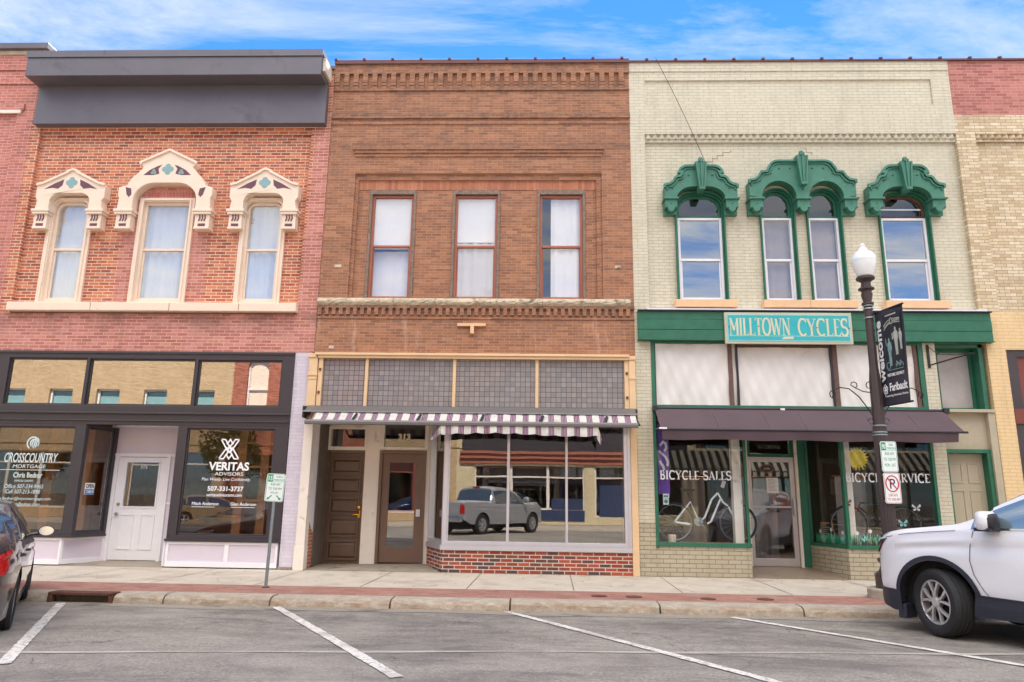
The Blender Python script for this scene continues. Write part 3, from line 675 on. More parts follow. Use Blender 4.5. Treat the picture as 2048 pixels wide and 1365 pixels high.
def quatre(cx, cz, r, y, mb):
    pts = []
    for k in range(4):
        a = 90*k; pts += arc(cx+r*.5*cos(rad(a)), cz+r*.5*sin(rad(a)), r*.46, r*.46, a-115, a+115, 8)
    mb.plate(pts, y-.004, y+.004)
def hoodA(cx, W, inW, zi, pk, sh, wide):
    y0, y1 = -.14, .08
    if not wide:
        outer = [(-W+.01, 7.03), (-W+.04, 7.22), (-W-.01, 7.30), (-W-.01, 7.57), (-W+.12, 7.60), (-.10, pk-.06), (-.1, pk-.04), (0, pk), (.1, pk-.04), (.1, pk-.06), (W-.12, 7.60), (W+.01, 7.57), (W+.01, 7.30), (W-.04, 7.22), (W-.01, 7.03)]
    else:
        outer = [(-W+.01, 7.03), (-W+.03, 7.28), (-W, 7.34), (-W, 7.52), (-W+.16, 7.56), (-W+.24, 7.72), (-.60, 7.86), (-.52, 7.97), (-.58, 8.03), (-.58, 8.07), (0, pk), (.58, 8.07), (.58, 8.03), (.52, 7.97), (.60, 7.86), (W-.24, 7.72), (W-.16, 7.56), (W, 7.52), (W, 7.34), (W-.03, 7.28), (W-.01, 7.03)]
    r = .2 if not wide else .42
    ia = [(inW, 7.03), (inW, zi-r*1.1)] + arc(inW-r, zi-r*.9, r, r*.9, 0, 90, 8) + arc(-inW+r, zi-r*.9, r, r*.9, 90, 180, 8) + [(-inW, 7.03)]
    poly = outer + ia
    mb = MB(); mb.plate([(cx+a, b) for a, b in poly], y0, y1)
    hd = build(mb, 'window_hood', 'creamTrim', bA, bevel=.012)
    mb = MB()
    s = [p for p in outer if p[1] > 7.55] if not wide else [p for p in outer if p[1] >= 8.03]
    mb.ribbon([(cx+a, b+.0) for a, b in s], .05, y0-.035, y0+.01); build(mb, 'hood_moulding', 'creamTrim', hd, bevel=.006)
    mb = MB()
    for sgn in (-1, 1):
        xc = cx+sgn*((W+inW)/2)
        hw = (W-inW)/2+.02
        mb.box(xc-hw-.02, xc+hw+.02, y0-.03, y1, 6.985, 7.04)
        mb.box(xc-hw, xc+hw, y0-.012, y1, 6.93, 6.985)
        mb.box(xc-hw+.03, xc+hw-.03, y0+.03, y1, 6.64, 6.93)
        mb.box(xc-hw+.02, xc+hw-.02, y0+.015, y1, 6.62, 6.66)
    build(mb, 'corbel', 'creamTrim', hd, bevel=.006)
    mb = MB()
    for sgn in (-1, 1):
        xc = cx+sgn*((W+inW)/2)
        for dx in (-.055, .0, .055):
            mb.ribbon([(xc+dx, 6.92), (xc+dx+.012, 6.85), (xc+dx-.012, 6.79)], .026, y0+.02, y0+.04)
        mb.box(xc-.075, xc+.075, y0+.024, y0+.032, 6.68, 6.735)
    qz = 7.62 if not wide else 7.92
    if not wide:
        for s_ in (-1, 1):
            mb.plate([(cx+s_*a, b) for a, b in [(.56, 7.475), (.36, 7.60), (.17, 7.69), (.19, 7.56), (.27, 7.485), (.4, 7.505)]], y0-.004, y0+.004)
    else:
        for s_ in (-1, 1):
            mb.plate([(cx+s_*a, b) for a, b in [(.50, 7.79), (.38, 7.90), (.22, 7.99), (.13, 8.02), (.20, 7.93), (.17, 7.82), (.3, 7.79)]], y0-.004, y0+.004)
            mb.plate([(cx+s_*a, b) for a, b in [(.84, 7.52), (.72, 7.49), (.70, 7.36), (.75, 7.30), (.80, 7.36)]], y0-.004, y0+.004)
    build(mb, 'inlay', 'plum', hd)
    mb = MB(); quatre(cx, qz, .13, y0, mb)
    if wide:
        for s_ in (-1, 1):
            for k in range(3):
                a = 90+120*k; mb.lathe([(.0, y0-.006), (.033, y0-.006), (.033, y0)], (cx+s_*.29+.03*cos(rad(a)), 0, 7.855+.03*sin(rad(a))), 8, 'y')
    build(mb, 'quatrefoil', 'tealPaint', hd)
hoodA(-9.66, .715, .42, 7.39, 7.91, 0, False)
hoodA(-7.665, .985, .66, 7.62, 8.35, 0, True)
hoodA(-5.60, .70, .41, 7.39, 7.92, 0, False)
for (c0, hw, gw, arch, seed) in ((-9.70, .47, .29, True, 1), (-7.685, .585, .43, False, 2), (-5.63, .47, .315, True, 3)):
    def hole(x0, x1, z0, z1, k, A=arch): return archrect(x0, x1, z0, z1, .13 if k else .19) if A else rect(x0, x1, z0, z1)
    mb = MB()
    o_, i_ = (archrect(c0-hw, c0+hw, 5.06, 7.36, .2), archrect(c0-gw-.06, c0+gw+.06, 5.12, 7.27, .15)) if arch else (rect(c0-hw, c0+hw, 5.06, 7.36), rect(c0-gw-.06, c0+gw+.06, 5.12, 7.27))
    mb.plate(o_, .03, .13, [i_])
    o2 = archrect(c0-hw+.06, c0+hw-.06, 5.07, 7.31, .18) if arch else rect(c0-hw+.06, c0+hw-.06, 5.07, 7.31)
    mb.plate(o2, .0, .03, [archrect(c0-hw+.10, c0+hw-.10, 5.08, 7.29, .16) if arch else rect(c0-hw+.10, c0+hw-.10, 5.08, 7.29)])
    tr = build(mb, 'window_trim', 'creamTrim', bA, bevel=.006)
    wn = sash(bA, c0-gw-.06, c0+gw+.06, 5.12, 7.27, 6.25, .10, 'creamTrim', .055, 'glassUpA', hole=hole)
    curt(wn, c0-gw-.05, c0+gw*(.95 if seed != 2 else .9), 5.15, 7.25, .22, .018, 5, seed=seed)

# shopfront A
mb = MB()
holes = [rect(-10.44, -8.87, 3.01, 3.94), rect(-8.81, -6.69, 3.01, 3.93), rect(-6.63, -4.96, 3.01, 3.92)]
mb.plate([(A0, 2.63), (-4.72, 2.63), (-4.72, 4.085), (A0, 4.085)], -.02, .12, holes)
mb.box(A0, -4.73, -.06, -.02, 2.84, 2.875); mb.box(A0, -4.73, -.045, -.02, 2.70, 2.72); mb.box(A0, -4.73, -.04, -.02, 4.03, 4.075)
sfA = build(mb, 'transom_frame', 'black', bA, bevel=.006)
mb = MB()
for hx in holes: mb.plate([(x+(.03 if x == hx[0][0] else -.03), z+(.03 if z == hx[0][1] else -.03)) for x, z in hx], .03, .034)
for hx in holes:
    p = MB(); p.plate(hx, .045, .049); build(p, 'transom_pane', 'glassTint', sfA)
mb = MB()
for hx in holes: mb.plate(hx, .02, .06, [[(hx[0][0]+.03, hx[0][1]+.03), (hx[1][0]-.03, hx[1][1]+.03), (hx[2][0]-.03, hx[2][1]-.03), (hx[3][0]+.03, hx[3][1]-.03)]])
build(mb, 'transom_stop', 'black', sfA)
def shopwin(root, x0, x1, z0, z1, y, fr, fmat='black', gmat='glassShop', xf=None, name='shop_window', inner=.03, d=.12, panes=None):
    mb = MB(xf); ps = panes or [(x0+fr[0], x1-fr[1])]
    hs_ = [rect(a, b, z0+fr[2], z1-fr[3]) for a, b in ps]
    mb.plate(rect(x0, x1, z0, z1), y-.0, y+d, hs_)
    if inner:
        for a, b in ps: mb.plate(rect(a, b, z0+fr[2], z1-fr[3]), y+.03, y+.075, [rect(a+inner, b-inner, z0+fr[2]+inner, z1-fr[3]-inner)])
    o = build(mb, name, fmat, root, bevel=.004)
    for a, b in ps:
        p = MB(xf); p.sheet(rect(a+inner*.8, b-inner*.8, z0+fr[2]+inner*.8, z1-fr[3]-inner*.8), y+.05, y+.056); build(p, 'pane', gmat, o)
    return o
wL = shopwin(bA, A0, -8.70, .50, 2.63, -.02, (.36, .20, .12, .05))
wR = shopwin(bA, -6.88, -4.73, .47, 2.63, -.02, (.18, .26, .12, .05))
XL, lL = angled((-8.70, -.02), (-8.50, .77)); wS = shopwin(bA, 0, lL, .50, 2.63, 0, (.08, .08, .1, .05), xf=XL, d=.06)
XR, lR = angled((-7.17, .77), (-6.88, -.02)); wT = shopwin(bA, 0, lR, .50, 2.63, 0, (.08, .08, .1, .05), xf=XR, d=.06)
def bulk(xf, x0, x1, z0, z1, y=0, split=None):
    mb = MB(xf); mb.box(x0, x1, y, y+.12, z0, z1); build(mb, 'bulkhead', 'lilac', bA)
    mb = MB(xf); ps = [x0, x1] if not split else [x0]+split+[x1]
    mb.box(x0, x1, y-.02, y, z1-.045, z1); mb.box(x0, x1, y-.02, y, z0+.0, z0+.09)
    for q in ps: mb.box(max(x0, q-.04), min(x1, q+.04), y-.021, y, z0+.09, z1-.045)
    build(mb, 'bulkhead_trim', 'white', bA)
bulk(None, A0, -8.86, .02, .50, -.0, [-9.45]); bulk(None, -6.86, -4.76, .02, .47, -.0, [-5.72])
XB, lB = angled((-8.88, .0), (-8.52, .77)); bulk(XB, 0, lB, .02, .50)
XC, lC = angled((-7.18, .77), (-6.90, .0)); bulk(XC, 0, lC, .02, .50)
mb = MB(); mb.add([(-8.90, -.03, .505), (-8.66, -.03, .505), (-8.48, .77, .505), (-8.56, .77, .505), (-8.90, -.03, .545), (-8.66, -.03, .545), (-8.48, .77, .545), (-8.56, .77, .545)], [(0, 1, 2, 3), (4, 5, 6, 7), (0, 1, 5, 4), (1, 2, 6, 5), (2, 3, 7, 6), (3, 0, 4, 7)])
mb.box(A0, -8.66, -.05, -.02, .505, .55); mb.box(-6.90, -4.72, -.05, -.02, .475, .52); build(mb, 'window_ledge', 'black', bA)
# recess: ceiling, door wall, door
mb = MB(); mb.box(-8.70, -6.88, .02, .95, 2.72, 2.80); build(mb, 'recess_ceiling', 'white', bA)
mb = MB(); mb.plate(rect(-8.66, -7.18, .02, 2.72), .78, .9, [rect(-8.44, -7.42, .02, 2.07)]); build(mb, 'recess_wall', 'lilac', bA)
mb = MB(); mb.plate([(-8.50, .02), (-8.43, .02), (-8.43, 2.06), (-7.43, 2.06), (-7.43, .02), (-7.36, .02), (-7.36, 2.13), (-8.50, 2.13)], .755, .86)
mb.box(-8.60, -7.27, .75, .78, 2.07, 2.125); mb.box(-8.62, -8.50, .76, .78, 1.13, 1.17); mb.box(-7.36, -7.20, .76, .78, 1.13, 1.17); mb.box(-8.56, -7.28, .74, .78, 2.66, 2.72)
build(mb, 'door_frame', 'white', bA)
mb = MB(); dx0, dx1 = -8.43, -7.43
mb.plate(rect(dx0, dx1, .05, 2.05), .80, .85, [rect(-8.25, -7.60, 1.08, 1.95)])
for a, b in ((-8.28, -7.99), (-7.86, -7.57)): mb.plate(rect(a, b, .25, .93), .785, .80, [rect(a+.025, b-.025, .275, .905)])
mb.plate(rect(-8.28, -7.57, 1.05, 1.98), .785, .80, [rect(-8.25, -7.60, 1.08, 1.95)])
dA = build(mb, 'door', 'white', bA)
mb = MB(); mb.sheet(rect(-8.25, -7.60, 1.08, 1.95), .82, .824); build(mb, 'pane', 'glassShop', dA)
mb = MB(); mb.lathe([(0, .74), (.032, .742), (.036, .76), (.02, .775), (.02, .8)], (-8.34, 0, .93), 12, 'y'); mb.lathe([(0, .77), (.03, .775), (.03, .8)], (-8.34, 0, 1.12), 12, 'y'); build(mb, 'handle', 'steel', dA, smooth=40)
mb = MB(); text_mb(mb, '315', -7.99, -7.85, 1.82, 1.89, .812, bold=.01); build(mb, 'lettering', 'vinylLetter', dA)
mb = MB(); mb.add([(-8.86, .0, .003), (-6.9, .0, .003), (-7.15, .78, .035), (-8.52, .78, .035)], [(0, 1, 2, 3)]); mb.box(-8.52, -7.3, .78, 4, -.1, .04); build(mb, 'entry_floor', 'concrete2', bA)
shoproom(bA, A0+.13, A1-.13, 1.0, 6.0, .05, 3.98, wall='woodPanel', cl='creamTrim')
mb = MB()
for k in range(11): mb.box(A0+.3+.62*k, A0+.325+.62*k, .15, 6.0, 3.955, 3.975)
for k in range(5): mb.box(A0+.2, A1-.2, 1.1+1.0*k, 1.12+1.0*k, 3.95, 3.97)
build(mb, 'ceiling_grid', 'black', bA)
mb = MB(); mb.box(A0+.13, -8.93, .12, 1.0, .4, .5); mb.box(-6.88, A1-.2, .12, 1.0, .4, .5); build(mb, 'window_deck', 'woodPanel', bA)
# a few honey-wood posts and shelves inside
mb = MB()
for xx in (-10.4, -9.6, -6.25, -5.75, -5.2): mb.box(xx-.09, xx+.09, 1.6, 1.8, .05, 2.9)
for zz in (1.2, 1.9, 2.4): mb.box(-6.3, -5.1, 1.62, 1.9, zz, zz+.05)
build(mb, 'interior_posts', 'woodPanel', bA)
mb = MB(); mb.box(-4.72, A1+.0, -.0, .12, .0, 4.085); build(mb, 'side_pier', 'brickL', bA)
mb = MB(); mb.box(-4.74, -4.42, -.012, 0, 0, .05); build(mb, 'pier_base', 'concrete2', bA)

# window lettering A
def letters(parent, mat_, *items, y=.02, xf=None, name='lettering'):
    for it in items:
        mb = MB(xf); it(mb); build(mb, name, mat_, parent)
yL = .022
def T(s, x0, x1, z0, z1, y=yL, **k): return lambda mb: text_mb(mb, s, x0, x1, z0, z1, y, depth=.002, **k)
M['letterPale'] = plain('pale_blue_lettering', lin(206, 226, 226), .5, var=0)
def cm_logo(mb):
    c0, z0, r = -9.73, 2.26, .115
    mb.ribbon([(c0+r*cos(rad(a)), z0+r*sin(rad(a))) for a in range(60, 245, 12)], .026, yL, yL+.002)
    mb.ribbon([(c0+.02+r*.62*cos(rad(a)), z0+r*.62*sin(rad(a))) for a in range(80, 281, 14)], .024, yL, yL+.002)
    for dx, a, b in ((-.012, -.07, .055), (.03, -.10, .07), (.07, -.085, .10)): mb.ribbon([(c0+dx-.012, z0+a), (c0+dx+.012, z0+b)], .026, yL, yL+.002)
    mb.ribbon([(c0+.0, z0+.055), (c0+.045, z0+.085), (c0+.10, z0+.07), (c0+.115, z0+.0), (c0+.10, z0-.06)], .022, yL-.001, yL+.001)
letters(wL, 'letterPale', cm_logo, T('CROSSCOUNTRY', -10.25, -9.20, 1.89, 2.07, shear=.15, bold=.012), T('MORTGAGE', -10.06, -9.41, 1.78, 1.85, shear=.1),
        lambda mb: mb.box(-10.40, -9.12, yL, yL+.002, 1.742, 1.752), T('Chris Bednar', -10.02, -9.45, 1.60, 1.70, bold=.015), T('NMLS# 258590', -9.98, -9.62, 1.52, 1.56),
        T('Office 507-334-9465', -10.16, -9.40, 1.40, 1.475, shear=.15), T('Cell 507-213-1898', -10.12, -9.45, 1.30, 1.375, shear=.15),
        T('Chris.Bednar@myccmortgage.com', -10.36, -9.22, 1.165, 1.24, shear=.15), T('ChrisBednar.com', -10.02, -9.42, 1.07, 1.14, shear=.15))
def ver_logo(mb):
    X, Z = -6.06, 2.0; w_, h_ = .40, .38
    P = lambda *q: [(X+a*w_, Z+b*h_) for a, b in q]
    for k, q in enumerate([P((.06, .98), (.40, .42), (.5, .6), (.26, .98), (.06, .98)), P((.94, .98), (.60, .42), (.5, .6), (.74, .98), (.94, .98)), P((.02, .02), (.36, .56), (.46, .38), (.24, .02), (.02, .02)),
                           P((.98, .02), (.64, .56), (.54, .38), (.76, .02), (.98, .02)), P((.34, .74), (.5, .98), (.66, .74)), P((.34, .26), (.5, .02), (.66, .26)), P((.36, .56), (.5, .34), (.64, .56)), P((.36, .44), (.5, .66), (.64, .44))]):
        mb.ribbon(q, .026, yL-.0004*k, yL+.002)
letters(wR, 'vinylLetter', ver_logo, T('VERITAS', -6.23, -5.45, 1.785, 1.945, bold=.03), T('ADVISORS', -6.10, -5.55, 1.69, 1.755), T('Plan Wisely. Live Confidently.', -6.34, -5.40, 1.575, 1.65, shear=.2),
        T('507-331-3737', -6.21, -5.52, 1.40, 1.49, bold=.025), T('veritasadvisorsmn.com', -6.22, -5.54, 1.30, 1.36, bold=.01), T('Mitch Anderson', -6.48, -5.97, 1.135, 1.195, bold=.01), T('Glen Anderson', -5.74, -5.25, 1.135, 1.195, bold=.01),
        lambda mb: mb.box(-6.48, -6.04, yL, yL+.002, 1.10, 1.108), lambda mb: mb.box(-5.73, -5.27, yL, yL+.002, 1.10, 1.108))
# open sign inside the narrow side window
og = thing('open_sign', 'small white and blue OPEN sign inside the narrow side window of the mortgage shop', 'sign', (-8.62, .2, 1.3))
op = MB(XL); op.box(.20, .42, .03, .045, 1.30, 1.52); build(op, 'board', 'paper', og)
op = MB(XL); op.box(.205, .415, .026, .03, 1.305, 1.40); build(op, 'blue_band', mat('sign_blue', lin(40, 130, 200), .5), og)
op = MB(XL); text_mb(op, 'OPEN', .22, .40, 1.42, 1.50, .027, depth=.002, bold=.02); build(op, 'lettering', mat('ink', lin(30, 40, 60), .5), og)
op = MB(XL); text_mb(op, 'COME IN', .22, .40, 1.325, 1.38, .022, depth=.002, bold=.01); build(op, 'lettering', 'vinylLetter', og)

# ================================================================== building B (brown brick, striped awning)
bB = thing('brick_building', 'brown brick building with three tall windows, glass tile transom and a striped awning', 'building', (-1.2, 0, 0), group='brick buildings in the row')
B0, B1 = -4.355, 1.925
shell(bB, B0, B1, 10.5)
W3 = [(-3.45, -2.49), (-1.725, -.755), (.01, .985)]
mb = MB()
mb.plate([(B0, 4.08), (B1, 4.08), (B1, 10.42), (B0, 10.42)], .10, .42, [rect(a, b, 5.20, 7.55) for a, b in W3])       # innermost plane
def ringU(x0, x1, zt, X0, X1, ZT): return [(X0, 5.2), (x0, 5.2), (x0, zt), (x1, zt), (x1, 5.2), (X1, 5.2), (X1, ZT), (X0, ZT)]
mb.plate(ringU(-3.70, 1.215, 7.77, -3.77, 1.325, 7.89), .05, .099)
mb.plate([(B0, 5.2), (-3.77, 5.2), (-3.77, 7.89), (1.325, 7.89), (1.325, 5.2), (B1, 5.2), (B1, 10.42), (B0, 10.42)], 0, .099)
mb.box(B0, B1, 0, .099, 4.08, 5.2)
# label course over the frame (three corbelled steps)
mb.box(-3.79, 1.33, -.022, 0, 8.26, 8.33); mb.box(-3.81, 1.35, -.044, 0, 8.332, 8.40); mb.box(-3.835, 1.375, -.07, 0, 8.402, 8.50); mb.box(-3.79, 1.34, -.02, 0, 8.50, 8.55)
# string courses
mb.box(B0, B1, -.04, 0, 9.13, 9.20); mb.box(B0, B1, -.022, 0, 9.20, 9.26); mb.box(B0, B1, -.018, 0, 9.0, 9.065)
mb.box(B0, B1, -.03, 0, 9.78, 9.83); mb.box(B0, B1, -.05, 0, 10.17, 10.42)
n_ = 31
for i in range(n_):
    xx = B0+.02+(B1-B0-.04)*i/(n_)
    mb.box(xx, xx+.105, -.05, 0, 9.97, 10.17); mb.box(xx+.0, xx+.105, -.028, 0, 9.83, 9.90)
    mb.box(xx+.0, xx+.105, -.04, 0, 9.905, 9.965)
mb.box(B0, B1, -.05, 0, 4.995, 5.045); mb.box(B0, B1, -.02, 0, 4.78, 4.82)
for i in range(44):
    xx = B0+.02+(B1-B0-.04)*i/44; mb.box(xx, xx+.075, -.05, 0, 4.86, 4.994)
build(mb, 'wall', 'brickB', bB)
mb = MB(); M['soldier'] = brick('soldier_brick', [lin(166, 104, 78), lin(182, 118, 90), lin(190, 126, 96), lin(174, 110, 84)], lin(150, 108, 88), row=.3, wid=.0667, mort=.008)
mb.box(-3.70, 1.215, .088, .099, 7.56, 7.77); build(mb, 'soldier_course', 'soldier', bB)
mb = MB(); r3 = random.Random(5)
xx = B0+.01
while xx < 1.86:
    ln = min(r3.uniform(.8, 1.5), 1.86-xx)
    if ln < .3: break
    nx = int(ln/.06)
    def fs(u, v, xx=xx, ln=ln): 
        a = 2*pi*v; k = r3.uniform(-.012, .012)
        return (xx+ln*u*.995, -.05-.045*sin(pi*v)+k, 5.05+.145*v)
    mb.grid(fs, nx, 5); mb.box(xx, xx+ln*.995, -.05, .1, 5.05, 5.195)
    xx += ln
build(mb, 'stone_sill', 'stoneSill', bB)
mb = MB(); mb.box(B0-.0, B1, -.09, .5, 10.42, 10.47)
for i in range(11): mb.box(B0+.0+i*.61, B0+.06+i*.61, -.11, .5, 10.47, 10.505)
mb.box(B0, B1, -.09, -.075, 10.385, 10.42)
build(mb, 'coping', 'coping', bB)
for k, (a, b) in enumerate(W3):
    mb = MB(); mb.plate(rect(a, b, 5.2, 7.55), .07, .20, [rect(a+.05, b-.05, 5.22, 7.46)]); build(mb, 'window_casing', 'greyWood', bB, bevel=.004)
    wn = sash(bB, a+.05, b-.05, 5.21, 7.45, 6.35, .13, 'redwood', .05, 'glassUp', rail=.045, inner=.025)
    if k == 0:
        build(curtain_mb(a+.07, b-.07, 6.3, 7.42, .195, .003, 3), 'blind', 'curtain', wn, smooth=True); build(curtain_mb(a+.07, b-.07, 5.22, 6.3, .34, .01, 3, seed=2), 'blind', 'curtain', wn, smooth=True)
    if k == 1: build(curtain_mb(a+.07, b-.07, 6.45, 7.42, .195, .003, 3), 'blind', 'curtain', wn, smooth=True); build(curtain_mb(a+.07, b-.07, 5.22, 6.44, .21, .014, 5, seed=6), 'plastic_sheet', 'plastic', wn, smooth=True)
    if k == 2: curt(wn, a+.28, b-.07, 5.22, 7.42, .22, .016, 5, seed=8)
# small T bracket on the wall
tb = thing('wooden_bracket', 'small T-shaped piece of timber fixed to the brown brick above the shop transom', 'bracket', (-1.26, 0, 4.48))
mb = MB(); mb.box(-1.545, -.985, -.06, 0, 4.635, 4.69); build(mb, 'crosspiece', 'peach', tb); mb = MB(); mb.box(-1.285, -1.215, -.075, 0, 4.48, 4.634); build(mb, 'stem', 'peach', tb)
mb = MB()
for xx, zz, sx in ((-4.0, 5.87, .14), (1.62, 5.87, .12), (-4.02, 4.2, .1)): mb.box(xx-sx/2, xx+sx/2, -.012, 0, zz-.03, zz+.03)
build(mb, 'patch', 'stoneSill', bB)

# shopfront B: gold frame, luxfer glass tile transom
mb = MB(); mb.box(-4.30, 1.80, -.10, .1, 4.03, 4.078); mb.box(-4.28, 1.78, -.07, .1, 3.975, 4.03)
mb.box(-4.24, -4.155, -.03, .1, 2.95, 3.975); mb.box(1.705, 1.79, -.03, .1, 2.95, 3.975)
for q in (-3.29, -1.575, .025): mb.box(q-.03, q+.03, -.02, .1, 2.95, 3.975)
ts = build(mb, 'transom_frame', 'gold', bB, bevel=.004)
t = NT('glass_tiles'); v = t.obj(); x_, y_, z_ = t.xyz(v)
bt = t.new('ShaderNodeTexBrick'); bt.offset = 0; t.l.new(t.vec(x_, z_), bt.inputs['Vector']); bt.inputs['Scale'].default_value = 1
bt.inputs['Brick Width'].default_value = .0985; bt.inputs['Row Height'].default_value = .0985; bt.inputs['Mortar Size'].default_value = .005; bt.inputs['Mortar Smooth'].default_value = .1
bt.inputs['Color1'].default_value = (0, 0, 0, 1); bt.inputs['Color2'].default_value = (1, 1, 1, 1)
cc = t.ramp(bt.outputs['Color'], (.0, lin(122, 119, 121)), (.5, lin(134, 131, 132)), (1, lin(146, 142, 142)))
cc = t.mix(t.ramp(t.noise(v, 1.2, 5, .7), (.4, 0.0), (.65, .5)), cc, lin(150, 132, 126))
t.col(t.mix(bt.outputs['Fac'], cc, lin(70, 66, 86))); t.rough(.22); t.b.inputs['Specular IOR Level'].default_value = .6
t.bump(t.math('ADD', t.noise(v, 11, 2, .5), t.math('MULTIPLY', bt.outputs['Fac'], -.4)), .35, .012); M['tile'] = t.m
for a, b in ((-4.155, -3.32), (-3.26, -1.605), (-1.545, -.005), (.055, 1.705)):
    mb = MB(); mb.box(a, b, .03, .05, 2.95, 3.975); build(mb, 'glass_tile_panel', 'tile', ts)
# cast-iron side columns
mb = MB(); mb.box(-4.425, -4.255, -.05, .12, 2.7, 4.04); mb.box(-4.44, -4.24, -.07, .12, 3.98, 4.06); mb.box(-4.435, -4.245, -.065, .12, 3.62, 3.68); mb.box(-4.432, -4.25, -.06, .12, 3.55, 3.58); build(mb, 'column', 'gold', bB, bevel=.006)
mb = MB(); mb.box(-4.425, -4.255, -.05, .15, .0, 2.7); mb.box(-4.44, -4.245, -.065, .15, .0, .42); cl = build(mb, 'column', 'oldWhite', bB, bevel=.006); cl['label'] = 'flaking white lower column'
mb = MB(); mb.box(1.792, 1.915, -.05, .12, .0, 4.04); mb.box(1.78, 1.92, -.07, .12, 3.98, 4.06); mb.box(1.785, 1.918, -.065, .12, 3.6, 3.66); build(mb, 'column', 'gold', bB, bevel=.006)
mb = MB()
for xx, zz in ((-4.2, 3.75), (-4.2, 3.3), (1.75, 3.72), (1.75, 3.25)): mb.box(xx-.02, xx+.02, -.05, -.03, zz-.025, zz+.025)
build(mb, 'screw', 'rust', bB)
# beam behind the awning and ceiling of the recess
mb = MB(); mb.box(-4.25, 1.79, .0, .12, 2.80, 2.95); build(mb, 'beam', 'oldWhite', bB)
mb = MB(); mb.box(-4.3, 1.7, .12, 1.1, 2.82, 2.9); build(mb, 'recess_ceiling', 'oldWhite', bB)
# display window (aluminium)
wB = shopwin(bB, -1.715, 1.735, .49, 2.80, -.01, (.085, .06, .07, .04), 'alum', 'glassShopB', inner=0, panes=[(-1.63, -.525), (-.475, .57), (.615, 1.665)])
XA, lA = angled((-2.13, 1.0), (-1.715, -.01)); wB2 = shopwin(bB, 0, lA, .49, 2.80, 0, (.05, .05, .08, .04), 'alum', 'glassShopB', xf=XA, inner=0)
mb = MB(); mb.box(-1.73, 1.79, -.05, .1, .405, .489); build(mb, 'window_sill', 'alum', bB)
mb = MB(); mb.box(1.735, 1.79, -.02, .1, .489, 2.8); build(mb, 'side_strip', 'alum', bB)
mb = MB(XA); mb.box(0, lA, -.03, .1, .405, .489); build(mb, 'window_sill', 'alum', bB)
mb = MB(); mb.box(-1.70, 1.79, -.02, .1, -.02, .404); build(mb, 'bulkhead', 'brickM', bB)
mb = MB(XA); mb.box(.0, lA, .0, .1, -.02, .404); build(mb, 'bulkhead', 'brickM', bB)
# entry recess
mb = MB(); mb.plate(rect(-4.27, -2.05, .0, 2.82), 1.02, 1.12, [rect(-4.24, -3.47, .0, 2.24), rect(-4.19, -3.49, 2.33, 2.69), rect(-3.16, -2.21, .03, 2.27), rect(-3.09, -2.25, 2.33, 2.80)])
build(mb, 'recess_wall', 'oldWhite', bB)
mb = MB(); mb.box(-4.28, -4.256, .15, 1.02, .0, 2.82); build(mb, 'recess_side_wall', 'white', bB)
mb = MB(Matrix(((0, 0, 0, -4.2559), (-1, 0, 0, 0), (0, 0, 1, 0), (0, 0, 0, 1))))
mb = MB(); pts = [(.15, .0), (1.02, .0), (1.02, .52), (.8, .55), (.62, .53), (.45, .62), (.3, .72), (.15, .86)]
mb.add([(-4.252, y, z) for y, z in pts]+[(-4.255, y, z) for y, z in pts], [tuple(range(8)), tuple(range(8, 16))[::-1]]+[(i, (i+1) % 8, (i+1) % 8+8, i+8) for i in range(8)]); build(mb, 'exposed_brick', 'brickRaw', bB)
mb = MB(); mb.plate(rect(-4.24, -3.44, 2.26, 2.74), .99, 1.02, [rect(-4.19, -3.49, 2.33, 2.69)]); mb.plate(rect(-3.14, -2.18, 2.28, 2.8), .99, 1.02, [rect(-3.09, -2.25, 2.33, 2.78)])
tw = build(mb, 'transom_trim', 'oldWhite', bB)
p = MB(); p.sheet(rect(-4.19, -3.49, 2.33, 2.69), 1.05, 1.054); build(p, 'pane', 'glassShop', tw)
p = MB(); p.sheet(rect(-3.09, -2.25, 2.33, 2.78), 1.05, 1.054); build(p, 'pane', 'glassShop', tw)
mb = MB(); text_mb(mb, '313', -2.81, -2.56, 2.475, 2.61, 1.04, bold=.05); build(mb, 'lettering', mat('house_number_gold', lin(226, 206, 178), .5, var=0), tw)
# wooden five-panel door
mb = MB(); mb.box(-4.24, -3.47, 1.06, 1.11, .02, 2.24)
for z0, z1 in ((.12, .46), (.56, .90), (1.0, 1.30), (1.40, 1.70), (1.80, 2.08)):
    mb.plate(rect(-4.15, -3.53, z0-.02, z1+.02), 1.03, 1.06, [rect(-4.11, -3.57, z0+.02, z1-.02)]); mb.add([(-4.07, 1.035, z0+.06), (-3.61, 1.035, z0+.06), (-3.61, 1.035, z1-.06), (-4.07, 1.035, z1-.06), (-4.11, 1.058, z0+.02), (-3.57, 1.058, z0+.02), (-3.57, 1.058, z1-.02), (-4.11, 1.058, z1-.02)], [(0, 1, 2, 3), (0, 4, 5, 1), (1, 5, 6, 2), (2, 6, 7, 3), (3, 7, 4, 0)])
d1 = build(mb, 'door', 'brownDoor', bB, bevel=.004); d1['label'] = 'old five-panel wooden door with brass handle'
mb = MB(); mb.box(-4.26, -4.20, 1.0, 1.06, .0, 2.26); mb.box(-4.2, -3.47, 1.0, 1.06, 2.2, 2.26); build(mb, 'door_frame', 'brownDoor', bB)
mb = MB(); mb.lathe([(.0, 1.0), (.03, 1.005), (.03, 1.05)], (-3.535, 0, 1.12), 14, 'y'); mb.box(-3.56, -3.505, 1.03, 1.05, .92, 1.06); mb.tube([(-3.53, 1.03, .98), (-3.53, .98, .98), (-3.57, .975, .98), (-3.66, .98, .975)], .013, 8); build(mb, 'handle', 'brass', d1, smooth=40)
